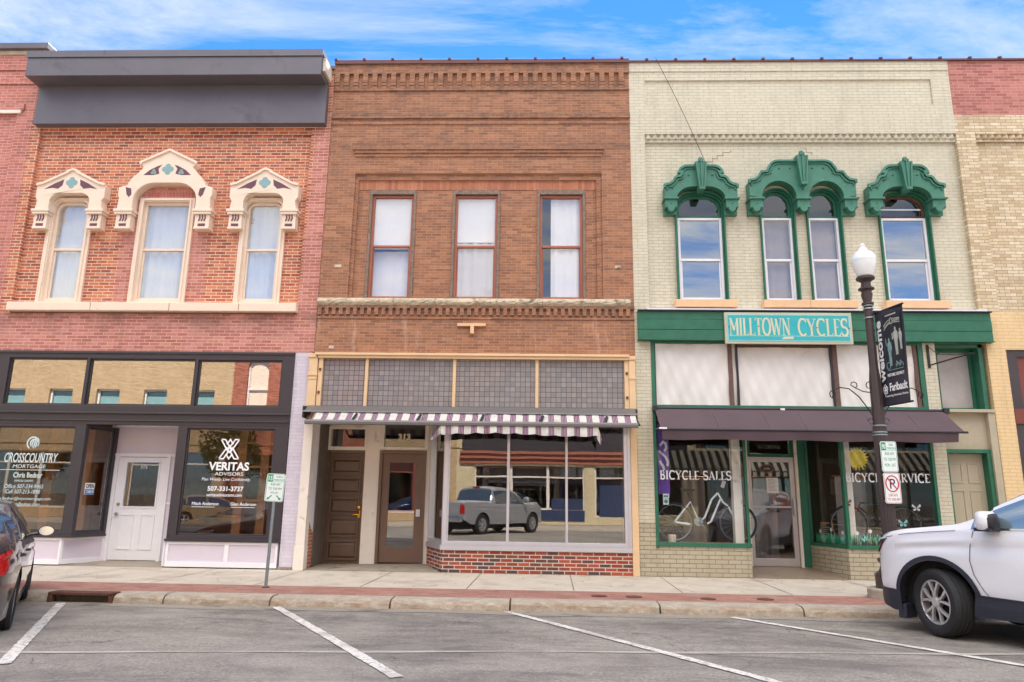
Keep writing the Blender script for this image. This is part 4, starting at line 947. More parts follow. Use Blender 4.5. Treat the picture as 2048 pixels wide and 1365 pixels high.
# metal door with tall glass
mb = MB(); mb.plate([(-3.16, .05), (-3.10, .05), (-3.10, 2.20), (-2.27, 2.20), (-2.27, .05), (-2.21, .05), (-2.21, 2.265), (-3.16, 2.265)], .98, 1.08); build(mb, 'door_frame', 'brownDoor2', bB)
mb = MB(); mb.plate(rect(-3.10, -2.27, .07, 2.20), 1.03, 1.07, [rect(-2.95, -2.42, .37, 2.02)]); d2 = build(mb, 'door', 'brownDoor2', bB, bevel=.004); d2['label'] = 'brown metal door with tall glass pane'
mb = MB(); mb.sheet(rect(-2.95, -2.42, .37, 2.02), 1.045, 1.049); build(mb, 'pane', 'glassShopB', d2)
mb = MB(); mb.box(-2.96, -2.41, 1.06, 1.09, 1.03, 1.075); build(mb, 'push_bar', 'alum', d2)
mb = MB(); mb.box(-2.38, -2.30, 1.005, 1.03, .96, 1.10); build(mb, 'lock_box', 'alum', d2)
mb = MB(); mb.add([(-4.26, -.01, .002), (-1.70, -.01, .002), (-2.12, 1.1, .06), (-4.26, 1.1, .02)], [(0, 1, 2, 3)]); build(mb, 'entry_floor', 'concrete2', bB)
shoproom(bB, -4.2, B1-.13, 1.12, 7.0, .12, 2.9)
mb = MB(); mb.box(-1.6, 1.7, .12, 2.0, .30, .40); build(mb, 'window_deck', 'woodFloor', bB)

# striped awning
aw = thing('retractable_awning', 'grey metal awning with torn purple and white striped canvas over the brown brick shop', 'awning', (-1.25, -.3, 2.6))
mb = MB(); prf = [(.0, 3.03), (-.10, 3.035), (-.33, 2.905), (-.34, 2.885), (-.30, 2.885), (-.05, 2.99)]
def extr(mb, prof, x0, x1, mi=None):
    n = len(prof); mb.add([(x0, y, z) for y, z in prof]+[(x1, y, z) for y, z in prof], [tuple(range(n)), tuple(range(n, 2*n))[::-1]]+[(i, (i+1) % n, (i+1) % n+n, i+n) for i in range(n)], mi)
extr(mb, prf, -4.39, 1.90); build(mb, 'housing', 'awnHood', aw)
mb = MB(); extr(mb, [(-.60, 2.635), (-.56, 2.625), (-.54, 2.65), (-.55, 2.71), (-.59, 2.715), (-.605, 2.68)], -4.25, 1.87); build(mb, 'front_bar', 'awnHood', aw, bevel=.004)
mb = MB()
for xx in (-4.3, -1.2, 1.85): mb.tube([(xx, -.1, 2.93), (xx+.05, -.55, 2.67)], .018, 6)
mb.box(-4.4, -4.36, -.3, -.0, 2.78, 3.0); mb.box(1.88, 1.9, -.3, -.0, 2.78, 3.0); build(mb, 'arm', 'ironBlack', aw)
t = NT('striped_canvas'); v = t.obj(); x_, y_, z_ = t.xyz(v)
per = .235
u = t.math('FRACT', t.math('ADD', t.math('DIVIDE', x_, per), 20.0))
band = t.math('LESS_THAN', u, .46)
thin = t.math('GREATER_THAN', t.math('FRACT', t.math('MULTIPLY', u, 8.7)), .40)
pur = t.mix(thin, lin(172, 152, 166), lin(106, 60, 90))
cc = t.mix(band, lin(204, 202, 194), pur)
cc = t.mix(t.ramp(t.noise(v, 2.6, 6, .7), (.5, 0.0), (.68, .45)), cc, lin(126, 126, 120))
t.col(cc); t.rough(.9); M['stripe'] = t.m
mb = MB(); mb.grid(lambda u, v: (-4.16+6.02*u+(.0), -.29-.27*v, 2.90-.20*v-.02*sin(v*pi)*(1+.6*sin(u*41))+.006*sin(u*160)), 160, 5); build(mb, 'canvas', 'stripe', aw, smooth=True)
mb = MB()
def fv(u, v):
    x = -1.72+2.86*u; k = (x/.235*1.0); sc = .5+.5*abs(sin(pi*x/.36)); hgt = .13+.045*sc+.02*sin(x*2.2)
    return (x, -.57-.02*v+.02*sin(x*19)*v, 2.645-hgt*v)
mb.grid(fv, 140, 5)
mb.add([(-1.72, -.57, 2.645), (-1.72, -.56, 2.50), (-1.85, -.5, 2.38), (-1.93, -.5, 2.37), (-1.90, -.5, 2.41), (-1.80, -.55, 2.54)], [(0, 1, 2, 3, 4, 5)])
mb.add([(1.14, -.57, 2.645), (1.14, -.56, 2.50), (1.12, -.54, 2.44), (1.19, -.52, 2.30), (1.21, -.53, 2.42)], [(0, 1, 2, 3, 4)])
build(mb, 'valance', 'stripe', aw, smooth=True)
mb = MB(); r4 = random.Random(9)
for xx in (-3.35, -2.15, -.98, .12, 1.3): mb.add([(xx, -.40, 2.87), (xx+.05, -.42, 2.84), (xx+.01, -.56, 2.72), (xx-.05, -.56, 2.72)], [(0, 1, 2, 3)])
build(mb, 'tear', 'ironBlack', aw)

# ================================================================== building C (cream painted brick, green hoods)
bC = thing('brick_building', 'cream painted brick building with ornate green window hoods and a green bicycle shopfront', 'building', (5.2, 0, 0), group='brick buildings in the row')
C0, C1 = 1.925, 8.56
shell(bC, C0, C1, 10.5)
mb = MB()
# (outer x0,x1 of the opening, frame half width etc.)
CW = [(2.80, 3.80, 'L'), (4.50, 5.20, 'M'), (5.43, 6.13, 'M'), (6.86, 7.87, 'L')]
def ch(a, b, k, g=0): 
    return archrect(a+g, b-g, 5.21, (7.50 if k == 'L' else 7.58)-g, ((b-a)/2-g-.002) if k == 'M' else .36-g*.6, ((b-a)/2-g-.002) if k == 'M' else .30-g*.6, 10)
mb.plate([(C0, 4.36), (C1+.0, 4.36), (C1+.0, 10.42), (C0, 10.42)], .10, .42, [ch(a, b, k) for a, b, k in CW])
mb.box(C0, 2.225, 0, .099, 4.36, 10.42)                             # left pier
mb.plate([(2.225, 8.77), (C1, 8.77), (C1, 10.42), (2.225, 10.42)], 0, .099, [rect(2.25, 8.18, 9.42, 10.0)])
mb.add([(2.25, .0, 9.30), (8.18, .0, 9.30), (8.18, .03, 9.42), (2.25, .03, 9.42)], [(0, 1, 2, 3)])
mb.box(2.25, 8.18, .03, .099, 9.42, 10.0)
mb.box(2.225, C1, .055, .099, 8.60, 8.655)
for i in range(45):
    xx = 2.235+6.32*i/45; mb.add([(xx, .055, 8.665), (xx+.135, .055, 8.665), (xx+.0675, .0, 8.665), (xx, .055, 8.765), (xx+.135, .055, 8.765), (xx+.0675, .0, 8.765)], [(0, 1, 2), (3, 5, 4), (0, 3, 4, 1), (0, 2, 5, 3), (1, 4, 5, 2)])
mb.box(2.225, C1, .056, .099, 8.655, 8.77)
mb.box(C0, C1, -.015, 0, 10.2, 10.42)
build(mb, 'wall', 'brickC', bC)
mb = MB()
crk = [(3.45, 8.12), (3.52, 8.12), (3.52, 8.19), (3.62, 8.19), (3.62, 8.26), (3.72, 8.26), (3.72, 8.33), (3.84, 8.33), (3.84, 8.4), (4.0, 8.4), (4.0, 8.45)]
mb.ribbon([(a, b) for a, b in crk], .012, .095, .1); mb.ribbon([(5.45, 8.5), (5.55, 8.5), (5.55, 8.4), (5.66, 8.4), (5.66, 8.33)], .008, .095, .1)
build(mb, 'crack', mat('crack_line', lin(150, 140, 120), .9), bC)  # thin grey-brown lines for the cracks in the painted brick
mb = MB(); mb.box(C0, 12, -.05, .5, 10.42, 10.455)
for i in range(16): mb.box(C0+.35+i*.61, C0+.41+i*.61, -.07, .5, 10.455, 10.49)
build(mb, 'coping', 'coping', bC)
def hoodC(cx, W, pair):
    y0, y1 = -.14, .10
    if not pair:
        outer = [(-W, 7.50), (-W, 7.56), (-W+.10, 7.58), (-W+.17, 7.64), (-W+.20, 7.70), (-W+.24, 7.74), (-W+.32, 7.75), (-W+.36, 7.84)] + arc(-.27, 7.80, .17, .17, 170, 90, 6)
        inW, zc = .485, 7.52
        ia = [(inW, 7.30)]+arc(inW-.34, 7.28, .34, .26, 0, 90, 8)+arc(-inW+.34, 7.28, .34, .26, 90, 180, 8)+[(-inW, 7.30)]
        ztop = 7.97; zk = 8.08
    else:
        outer = [(-W, 7.60), (-W, 7.66), (-W+.12, 7.68), (-W+.19, 7.75), (-W+.22, 7.80), (-W+.25, 7.84), (-W+.36, 7.85), (-W+.40, 7.95)] + arc(-.46, 7.93, .18, .15, 170, 90, 6)
        ztop = 8.08; zk = 8.22
        L_ = arc(-.465, 7.32, .34, .34, 180, 0, 14); R_ = arc(.465, 7.32, .34, .34, 180, 0, 14)
        ia = [(.805, 7.30)]+R_[::-1]+[(.12, 7.25), (-.12, 7.25)]+L_[::-1]+[(-.805, 7.30)]
    outer = outer+[(-a, b) for a, b in outer[::-1]]
    bz = 7.30 if not pair else 7.34
    poly = [(-W, bz)]+outer+[(W, bz)]+[(a, max(b, 7.25)) for a, b in ia]
    mb = MB(); mb.plate([(cx+a, b) for a, b in poly], y0, y1); hd = build(mb, 'window_hood', 'greenHood', bC, bevel=.01)
    mb = MB()
    st = [(cx+a, b) for a, b in outer]
    mb.ribbon([(x, z-.0) for x, z in st], .045, y0-.05, y0+.01)
    ins = [(cx+(a-(.045 if a > 0 else -.045)), b-.045) for a, b in outer]; mb.ribbon(ins, .025, y0-.025, y0+.005)
    build(mb, 'hood_moulding', 'greenHood', hd, bevel=.005)
    mb = MB()
    def corb(xc, hw):
        mb.box(xc-hw-.03, xc+hw+.03, y0-.05, y1, 7.255, 7.295)
        mb.plate([(xc-hw, 7.255), (xc-hw, 7.08)]+arc(xc, 7.09, hw*.62, .09, 180, 360, 8)+[(xc+hw, 7.08), (xc+hw, 7.255)], y0-.01, y1-.06)
    hw = (W-(.485 if not pair else .805))/2
    for s_ in (-1, 1):
        xc = cx+s_*(W-hw); corb(xc, hw)
        mb.box(xc-hw-.01, xc+hw+.01, .0, y1, 6.98, 7.26)
    if pair: corb(cx, .125)
    build(mb, 'corbel', 'greenHood', hd, bevel=.005)
    mb = MB()   # keystone wedge with ball
    mb.add([(cx-.12, y0-.10, zk-.05), (cx+.12, y0-.10, zk-.05), (cx+.055, y0-.10, ztop-.50), (cx-.055, y0-.10, ztop-.50), (cx-.12, .1, zk-.05), (cx+.12, .1, zk-.05), (cx+.055, .0, ztop-.50), (cx-.055, .0, ztop-.50)],
           [(0, 1, 2, 3), (4, 5, 1, 0), (1, 5, 6, 2), (0, 3, 7, 4), (3, 2, 6, 7)])
    mb.box(cx-.06, cx+.06, y0-.13, 0, ztop-.545, ztop-.49)
    for dx in (-.10, 0, .10): mb.ribbon([(cx+dx, zk-.055), (cx+dx*.5, ztop-.49)], .03, y0-.125, y0-.10)
    mb.box(cx-.05, cx+.05, y0-.12, 0, zk-.05, zk-.0)
    mb.lathe([(0, -.05), (.035, -.035), (.05, 0), (.035, .035), (0, .05)], (cx, y0-.06, zk+.02), 12)
    build(mb, 'keystone', 'greenHood', hd, bevel=.004)
    mb = MB(); ds = [(.20, 7.80), (.39, 7.68), (.53, 7.56), (W-hw, 7.17)] if not pair else [(.22, 7.93), (.44, 7.93), (.62, 7.82), (.84, 7.66), (W-hw, 7.17)]
    if not pair: ds = [(.24, 7.78), (.42, 7.66), (.57, 7.50), (W-hw, 7.17)]
    for a, b in ds:
        for s_ in (-1, 1):
            q = .028; x = cx+s_*a
            mb.add([(x-q, y0, b), (x, y0, b-q), (x+q, y0, b), (x, y0, b+q), (x, y0-.03, b)], [(0, 1, 4), (1, 2, 4), (2, 3, 4), (3, 0, 4)])
    if pair: mb.add([(cx-.03, y0, 7.48), (cx, y0, 7.45), (cx+.03, y0, 7.48), (cx, y0, 7.51), (cx, y0-.03, 7.48)], [(0, 1, 4), (1, 2, 4), (2, 3, 4), (3, 0, 4)])
    build(mb, 'stud', 'greenHood', hd)
hoodC(3.30, .725, False); hoodC(5.32, 1.055, True); hoodC(7.36, .735, False)
for i, (a, b, k) in enumerate(CW):
    g = .055 if k == 'L' else .05
    mb = MB()
    mb.plate(ch(a, b, k), .02, .10, [ch(a, b, k, g*.5)[:2]+ch(a, b, k, g*.5)[2:]])
    mb.plate(ch(a, b, k), .10, .20, [ch(a, b, k, g)])
    w0, w1 = a+g, b-g
    tr = build(mb, 'window_trim', 'green', bC, bevel=.004)
    mb = MB(); mb.plate([(w0-.02, 6.98)]+[(w1+.02, 6.98)]+ch(a, b, k, g-.01)[2:], .16, .21, [[(w0+.05, 7.02), (w1-.05, 7.02)]+ch(a, b, k, g+.05)[2:]]) 
    fl = build(mb, 'fanlight', 'green' if i < 3 else 'rust', bC, bevel=.003)
    p = MB(); p.sheet([(w0+.03, 7.0), (w1-.03, 7.0)]+ch(a, b, k, g+.03)[2:], .18, .184); build(p, 'pane', 'glassFan', fl)
    if i == 3:
        p = MB(); p.box(w0+.04, w1-.04, .165, .18, 7.15, 7.18); build(p, 'glazing_bar', 'vinyl', fl)
    wn = sash(bC, w0, w1, 5.21, 6.97, 6.08, .13, 'vinyl', .05 if k == 'L' else .045, 'glassUpB' if k == 'L' else 'glassUp', rail=.05, inner=.03)
    if k == 'M': build(curtain_mb(w0+.03, w1-.03, 5.25, 6.95, .27, .012, 4, seed=i), 'curtain', 'greyCurtain', wn, smooth=True)
mb = MB()
for a, b in ((2.72, 3.925), (4.43, 5.318), (5.322, 6.235), (6.77, 7.985)): mb.box(a, b, -.10, .12, 5.04, 5.19)
build(mb, 'window_sill', 'peach', bC, bevel=.01)
mb = MB(); mb.box(2.15, 8.62, -.155, .1, 4.965, 4.99); mb.add([(2.15, -.155, 4.99), (8.62, -.155, 4.99), (8.62, .1, 5.04), (2.15, .1, 5.04)], [(0, 1, 2, 3)]); build(mb, 'flashing', 'vinyl', bC)
mb = MB(); mb.box(1.975, 8.70, -.17, .0, 4.94, 4.962)
build(mb, 'board_cap', 'ironBlack', bC)
mb = MB()
for z0, z1, d in ((4.78, 4.94, -.12), (4.575, 4.775, -.13), (4.385, 4.57, -.125)): mb.box(1.98, 8.685, d, .0, z0, z1)
mb.box(1.97, 8.70, -.15, 0, 4.365, 4.383); build(mb, 'fascia_board', 'green', bC, bevel=.005)
# shopfront piers and transom with plastic sheeting
mb = MB(); mb.box(C0, 2.225, -.0, .12, 0, 4.365); build(mb, 'pier', 'brickC', bC)
mb = MB(); mb.box(C0-.002, 2.225, -.008, -.0, 0, .95); build(mb, 'pier_base', 'brickC2', bC)
mb = MB(); mb.box(7.405, 7.635, .0, .12, 0, 4.365); build(mb, 'pier', 'brickC', bC)
mb = MB(); mb.plate(rect(2.23, 7.40, 3.07, 4.362), -.0, .12, [rect(2.30, 7.31, 3.13, 4.33)]); mb.box(2.226, 2.285, -.02, .1, .5, 4.36)
tC = build(mb, 'transom_frame', 'green', bC, bevel=.004)
mb = MB()
for a, b in ((3.71, 3.79), (5.70, 5.79), (7.23, 7.30)): mb.box(a, b, .025, .11, 3.13, 4.33)
mb.box(3.88, 5.69, .03, .11, 4.27, 4.33)
build(mb, 'mullion', mat('raw_brown_wood', lin(104, 78, 70), .7, var=.25, scale=10), tC)
mb = MB()
for a in (3.86, 5.655): mb.box(a, a+.035, .01, .11, 3.13, 4.33)
mb.box(2.295, 2.315, .01, .1, 3.13, 4.33); build(mb, 'mullion', 'ironBlack', tC)
for k, (a, b) in enumerate(((2.30, 3.74), (3.75, 5.74), (5.75, 7.27))):
    mb = MB()
    def fp(u, v, a=a, b=b, k=k):
        x, z = a+(b-a)*u, 3.13+1.2*v
        d = .014*sin(x*5+z*2+k)*sin(z*2.6)+.009*sin(x*15-z*7+k*3)+.005*sin(x*31+z*11+k)
        return (x, .062+d, z)
    mb.grid(fp, 70, 30); build(mb, 'plastic_sheet', 'plastic', tC, smooth=True)
# display windows
gl = shopwin(bC, 2.235, 3.945, .535, 2.95, .0, (.055, .03, .055, .03), 'green', 'glassC', inner=0)
gr = shopwin(bC, 5.70, 7.405, .535, 2.95, .0, (.05, .055, .055, .03), 'green', 'glassC', inner=0)
XD, lD = angled((5.42, 1.12), (5.70, .0)); gm = shopwin(bC, 0, lD, .535, 2.95, 0, (.04, .035, .055, .03), 'green', 'glassC', xf=XD, inner=0, d=.06)
XE, lE = angled((3.945, .0), (4.24, 1.12)); ge = shopwin(bC, 0, lE, .535, 2.95, 0, (.03, .04, .055, .03), 'green', 'glassC', xf=XE, inner=0, d=.05)
mb = MB(); mb.box(2.225, 3.96, -.03, .06, .53, .60); mb.box(5.69, 7.405, -.03, .06, .53, .60); build(mb, 'window_sill', 'green', bC, bevel=.004)
mb = MB(); mb.box(2.225, 3.93, .0, .12, -.02, .53); mb.box(5.69, 7.405, .0, .12, -.02, .53); build(mb, 'bulkhead', 'brickC2', bC)
mb = MB(XD); mb.box(0, lD, .0, .1, -.02, .53); build(mb, 'bulkhead', 'brickC2', bC); mb = MB(XE); mb.box(0, lE, .0, .1, -.02, .53); build(mb, 'bulkhead', 'brickC2', bC)
mb = MB(); mb.box(2.26, 3.92, .12, 1.1, .46, .56); mb.box(5.75, 7.38, .12, 1.1, .46, .56); build(mb, 'window_deck', 'woodFloor', bC)
mb = MB(); mb.box(3.70, 3.86, .10, .26, .56, 2.95); mb.box(5.80, 5.90, .1, .2, .56, 2.95); build(mb, 'interior_column', 'oldWhite', bC)
# door in the recess
mb = MB(); mb.plate([(4.24, .1), (4.27, .1), (4.27, 2.62), (5.20, 2.62), (5.20, .1), (5.42, .1), (5.42, 2.95), (4.24, 2.95)], 1.08, 1.2); mb.plate(rect(4.27, 5.20, 2.24, 2.62), 1.10, 1.16, [rect(4.34, 5.13, 2.30, 2.58)])
dfC = build(mb, 'door_surround', 'green', bC, bevel=.004)
mb = MB(); mb.box(5.20, 5.26, 1.04, 1.09, .1, 2.95); mb.box(4.235, 4.27, 1.04, 1.09, .1, 2.95); build(mb, 'jamb_trim', 'oldWhite', bC)
p = MB(); p.sheet(rect(4.34, 5.13, 2.30, 2.58), 1.13, 1.134); build(p, 'pane', 'glassShop', dfC)
mb = MB(); serif_mb(mb, '311 CENTRAL', 4.50, 4.98, 2.40, 2.47, 1.12, thick=.12, thin=.08); build(mb, 'lettering', mat('dull_grey_lettering', lin(130, 124, 120), .6), dfC)
mb = MB(); mb.plate(rect(4.275, 5.195, .12, 2.235), 1.08, 1.13, [rect(4.34, 5.10, .27, 2.13)]); mb.box(4.34, 5.10, 1.085, 1.12, 1.235, 1.27)
dC = build(mb, 'door', 'alumOld', bC, bevel=.004)
mb = MB(); mb.sheet(rect(4.34, 5.10, .27, 2.13), 1.105, 1.109); build(mb, 'pane', 'glassShop', dC)
mb = MB(); mb.tube([(5.135, 1.08, 1.10), (5.135, 1.03, 1.11), (5.135, 1.03, 1.40), (5.135, 1.08, 1.41)], .016, 8); build(mb, 'handle', 'alum', dC, smooth=40)
nd = thing('paper_notice', 'white printed notice taped inside the glass door of the bicycle shop', 'notice', (4.75, 1.12, 1.52))
mb = MB(); mb.box(4.64, 4.87, 1.098, 1.101, 1.52, 1.82); build(mb, 'sheet', 'paper', nd)
mb = MB(); 
for i in range(9): mb.box(4.67, 4.67+.17*(.7+.3*((i*7) % 3)/2), 1.0955, 1.0965, 1.785-.027*i, 1.792-.027*i)
build(mb, 'print', mat('grey_ink', lin(150, 146, 150), .7), nd)
ov = thing('oval_plaque', 'small dark oval open plaque with reddish rim hanging in the bicycle shop door', 'sign', (4.66, 1.12, 1.95))
mb = MB(); mb.plate(arc(4.66, 2.0, .145, .085, 0, 360, 24)[:-1], 1.094, 1.10); build(mb, 'rim', mat('plaque_rim', lin(130, 80, 66), .6), ov)
mb = MB(); mb.plate(arc(4.66, 2.0, .12, .062, 0, 360, 24)[:-1], 1.091, 1.095); build(mb, 'face', 'ironBlack', ov)
mb = MB(); text_mb(mb, 'OPEN', 4.60, 4.72, 1.98, 2.02, 1.089, depth=.001); build(mb, 'lettering', 'gold', ov)
mb = MB(); mb.add([(3.93, .0, .003), (5.70, .0, .003), (5.42, 1.12, .12), (4.24, 1.12, .12)], [(0, 1, 2, 3)]); build(mb, 'entry_floor', plain('terrazzo_entry', lin(150, 130, 112), .35, var=.15, scale=9), bC)
mb = MB(); mb.box(3.95, 5.7, .12, 1.1, 2.90, 2.96); build(mb, 'recess_ceiling', 'taupe', bC)
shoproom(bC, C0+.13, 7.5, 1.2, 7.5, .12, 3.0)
lettC = [(gl, 'BICYCLE SALES', 2.335, 3.66), (gr, 'BICYCLE SERVICE', 5.76, 7.30)]
for par, s_, a, b in lettC:
    mb = MB(); serif_mb(mb, s_, a, b, 1.735, 1.895, .045, thick=.17, thin=.075); build(mb, 'lettering', 'vinylLetter', par)
# right bay: boarded transom, panel, side door
mb = MB(); mb.plate([(7.64, 3.10), (8.47, 3.10), (8.62, 3.10), (8.62, 4.365), (7.64, 4.365)], .28, .4, [archrect(7.82, 8.42, 3.16, 4.24, .10)])
mb.box(8.47, 8.55, .05, .28, 3.10, 4.365); mb.box(7.64, 8.55, .05, .28, 4.29, 4.365); fr = build(mb, 'upper_frame', 'green', bC, bevel=.004)
mb = MB(); mb.box(7.8, 8.45, .33, .34, 3.12, 4.26); build(mb, 'cloudy_pane', mat('cloudy_panel', lin(176, 170, 168), .3, var=.15, scale=2.5), fr)
mb = MB(); mb.box(7.63, 8.60, -.03, .3, 3.045, 3.10); build(mb, 'ledge', 'taupe', bC)
mb = MB(); mb.box(7.635, 8.60, .10, .3, 2.36, 3.045); mb.box(8.475, 8.60, .0, .3, 0, 3.045); build(mb, 'panel', mat('taupe_stucco', lin(178, 168, 146), .8, var=.08, bump=.7, bscale=18), bC)
mb = MB(); mb.plate([(7.636, 0), (7.69, 0), (7.69, 2.29), (8.40, 2.29), (8.40, 0), (8.475, 0), (8.475, 2.36), (7.636, 2.36)], .05, .3); build(mb, 'door_frame', 'green', bC, bevel=.004)
mb = MB(); mb.box(7.69, 8.40, .22, .27, .02, 2.29)
for a, b in ((7.77, 8.01), (8.10, 8.33)):
    for z0, z1 in ((.2, .85), (.98, 1.62), (1.74, 2.12)): mb.plate(rect(a, b, z0, z1), .208, .22, [rect(a+.03, b-.03, z0+.03, z1-.03)])
d3 = build(mb, 'door', 'taupe', bC, bevel=.004)
mb = MB(); mb.box(7.70, 7.725, .19, .22, 1.05, 1.2); mb.box(7.70, 7.725, .19, .22, 1.3, 1.4); build(mb, 'hinge', 'rust', d3)

# plum-brown awning on the bicycle shop
ac = thing('canvas_awning', 'plain plum-brown canvas awning with long valance over the bicycle shopfront', 'awning', (4.9, -.3, 2.4))
mb = MB()
def fa(u, v):
    x = 2.26+5.36*u; return (x, -.10-.58*v, 3.035-.43*v-.012*sin(pi*v)*(1+.5*sin(x*5.9)))
mb.grid(fa, 80, 8); build(mb, 'canvas', 'awnPlum', ac, smooth=True)
mb = MB(); mb.grid(lambda u, v: (2.28+5.22*u, -.69+.03*v+.01*sin(u*40)*v, 2.585-.165*v-.01*sin(u*23)*v), 80, 4); build(mb, 'valance', 'awnPlum', ac, smooth=True)
mb = MB(); mb.tube([(2.16, -.69, 2.60), (7.66, -.69, 2.60)], .02, 8); mb.tube([(2.24, -.08, 3.055), (7.66, -.08, 3.055)], .028, 8)
mb.box(2.22, 2.30, -.14, .0, 3.0, 3.09); mb.box(7.6, 7.70, -.14, .0, 3.0, 3.09)
for xx in (2.3, 7.58): mb.tube([(xx, -.05, 2.85), (xx, -.66, 2.60)], .014, 6)
build(mb, 'bar', 'ironBlack', ac)
mb = MB()
for xx in (3.33, 4.24, 4.9, 6.1, 6.9): mb.tube([(xx, -.104, 3.036), (xx+.0, -.684, 2.603)], .004, 4)
build(mb, 'seam', mat('seam_thread', lin(120, 104, 110), .8), ac)
mb = MB(); mb.box(4.60, 4.68, -.12, -.09, 3.03, 3.07); mb.box(2.22, 2.36, -.72, -.69, 2.60, 2.63); build(mb, 'clip', 'vinyl', ac)

# painted shop sign
sg = thing('shop_sign', 'turquoise painted wooden sign reading MILLTOWN CYCLES on the green fascia board', 'sign', (4.81, -.2, 4.28))
mb = MB(); mb.box(3.62, 6.03, -.19, -.135, 4.29, 4.905); build(mb, 'board', mat('sign_frame_paint', lin(190, 184, 160), .6, var=.06), sg, bevel=.005)
t = NT('turquoise_sign_paint'); v = t.obj(); t.col(t.ramp(t.noise(v, 2.2, 6, .7), (.3, lin(34, 158, 168)), (.5, lin(46, 174, 182)), (.72, lin(60, 166, 156)))); t.rough(.5); M['turq'] = t.m
mb = MB(); mb.box(3.685, 5.965, -.196, -.19, 4.36, 4.845); build(mb, 'painted_field', 'turq', sg)
M['signCream'] = plain('cream_letter_paint', lin(206, 202, 176), .55, var=.05); M['signPale'] = plain('pale_blue_line_paint', lin(140, 204, 210), .5)
mb = MB(); mb.ribbon(rect(3.675, 5.975, 4.35, 4.855), .016, -.1975, -.19, closed=True); mb.box(3.70, 5.95, -.1975, -.19, 4.435, 4.450); build(mb, 'line', 'signPale', sg)
mb = MB(); serif_mb(mb, 'MILLTOWN', 3.70, 4.86, 4.455, 4.79, -.199, thick=.19, thin=.07, track=.0); serif_mb(mb, 'CYCLES', 5.00, 5.945, 4.45, 4.785, -.199, thick=.17, thin=.07, track=.02)
mb.plate([(4.68, 4.378), (4.91, 4.385), (4.91, 4.43), (4.72, 4.425)], -.1985, -.19)
build(mb, 'lettering', 'signCream', sg)
mb = MB()
for x, z in ((3.70, 4.62), (4.26, 4.63), (5.36, 4.61), (5.97, 4.60)): mb.lathe([(0, -.203), (.012, -.203), (.012, -.196)], (x, 0, z), 8, 'y')
build(mb, 'nail', 'rust', sg)
# scrolled bracket and cable
br = thing('iron_bracket', 'thin black iron sign bracket on the cream pier right of the white sheeted transom', 'bracket', (7.5, 0, 3.9))
mb = MB(); mb.box(7.47, 7.51, -.03, -.0, 3.88, 4.33); mb.tube([(7.49, -.02, 3.93), (7.75, -.32, 4.0), (8.0, -.6, 4.06)], .014, 6); mb.tube([(7.49, -.02, 4.3), (7.6, -.15, 4.12), (7.8, -.4, 4.06), (8.0, -.6, 4.06)], .008, 6); build(mb, 'arm', 'ironBlack', br)
cb = thing('cable', 'thin black cable slanting from the roof edge down to the left green window hood', 'cable', (2.5, -.1, 10.4))
mb = MB(); mb.tube([(2.48+.95*f, -.12-.1*sin(pi*f), 10.46-2.42*f-.05*sin(pi*f)) for f in [i/12 for i in range(13)]], .006, 5); build(mb, 'wire', 'ironBlack', cb)

# ================================================================== building D (right) and Z (left)
bD = thing('brick_building', 'tan and red brick building at the right edge with peach painted ground floor', 'building', (11, 0, 0), group='brick buildings in the row')
D0, D1 = 8.56, 15.5
shell(bD, D0, D1, 10.5)
mb = MB(); mb.plate(rect(D0, D1, 5.0, 10.42), .10, .42, [rect(10.6+1.6*i, 11.5+1.6*i, 5.4, 7.5) for i in range(3)])
mb.box(D0, 8.94, 0, .099, 5.0, 8.76); mb.box(D0, D1, 0, .099, 8.76, 10.42); mb.box(D0, D1, 0.05, .099, 8.60, 8.655)
for i in range(46):
    xx = 8.95+6.4*i/46; mb.add([(xx, .055, 8.665), (xx+.135, .055, 8.665), (xx+.0675, .0, 8.665), (xx, .055, 8.76), (xx+.135, .055, 8.76), (xx+.0675, .0, 8.76)], [(0, 1, 2), (3, 5, 4), (0, 3, 4, 1), (0, 2, 5, 3), (1, 4, 5, 2)])
mb.plate([(8.61, 0), (8.96, 0), (8.96, 4.25), (D1, 4.25), (D1, 4.998), (D0, 4.998), (D0+.0, 4.4), (8.61, 4.36)], -.005, .3)
build(mb, 'wall', 'brickD', bD)
for i in range(3): sash(bD, 10.6+1.6*i, 11.5+1.6*i, 5.4, 7.5, 6.4, .2, 'vinyl', .06, 'glassUpB')
M['maroon'] = plain('maroon_panel_paint', lin(120, 62, 52), .5); M['slate'] = plain('dark_slate_frame_paint', lin(64, 58, 62), .5)
mb = MB(); mb.plate(rect(8.962, D1, 0, 4.24), .02, .12, [rect(9.16, 10.9, 3.2, 4.12), rect(11.0, 12.8, 3.2, 4.12), rect(9.2, 12.8, .5, 2.5)]); fD = build(mb, 'shopfront_frame', 'slate', bD)
mb = MB(); mb.box(9.14, 12.9, .06, .10, 3.18, 4.14); mb.box(8.97, 13, -.01, .0+.018, 2.84, 3.12); build(mb, 'panel', 'maroon', bD)
p = MB(); p.box(9.2, 12.8, .06, .066, .5, 2.5); build(p, 'pane', 'glassShop', fD)

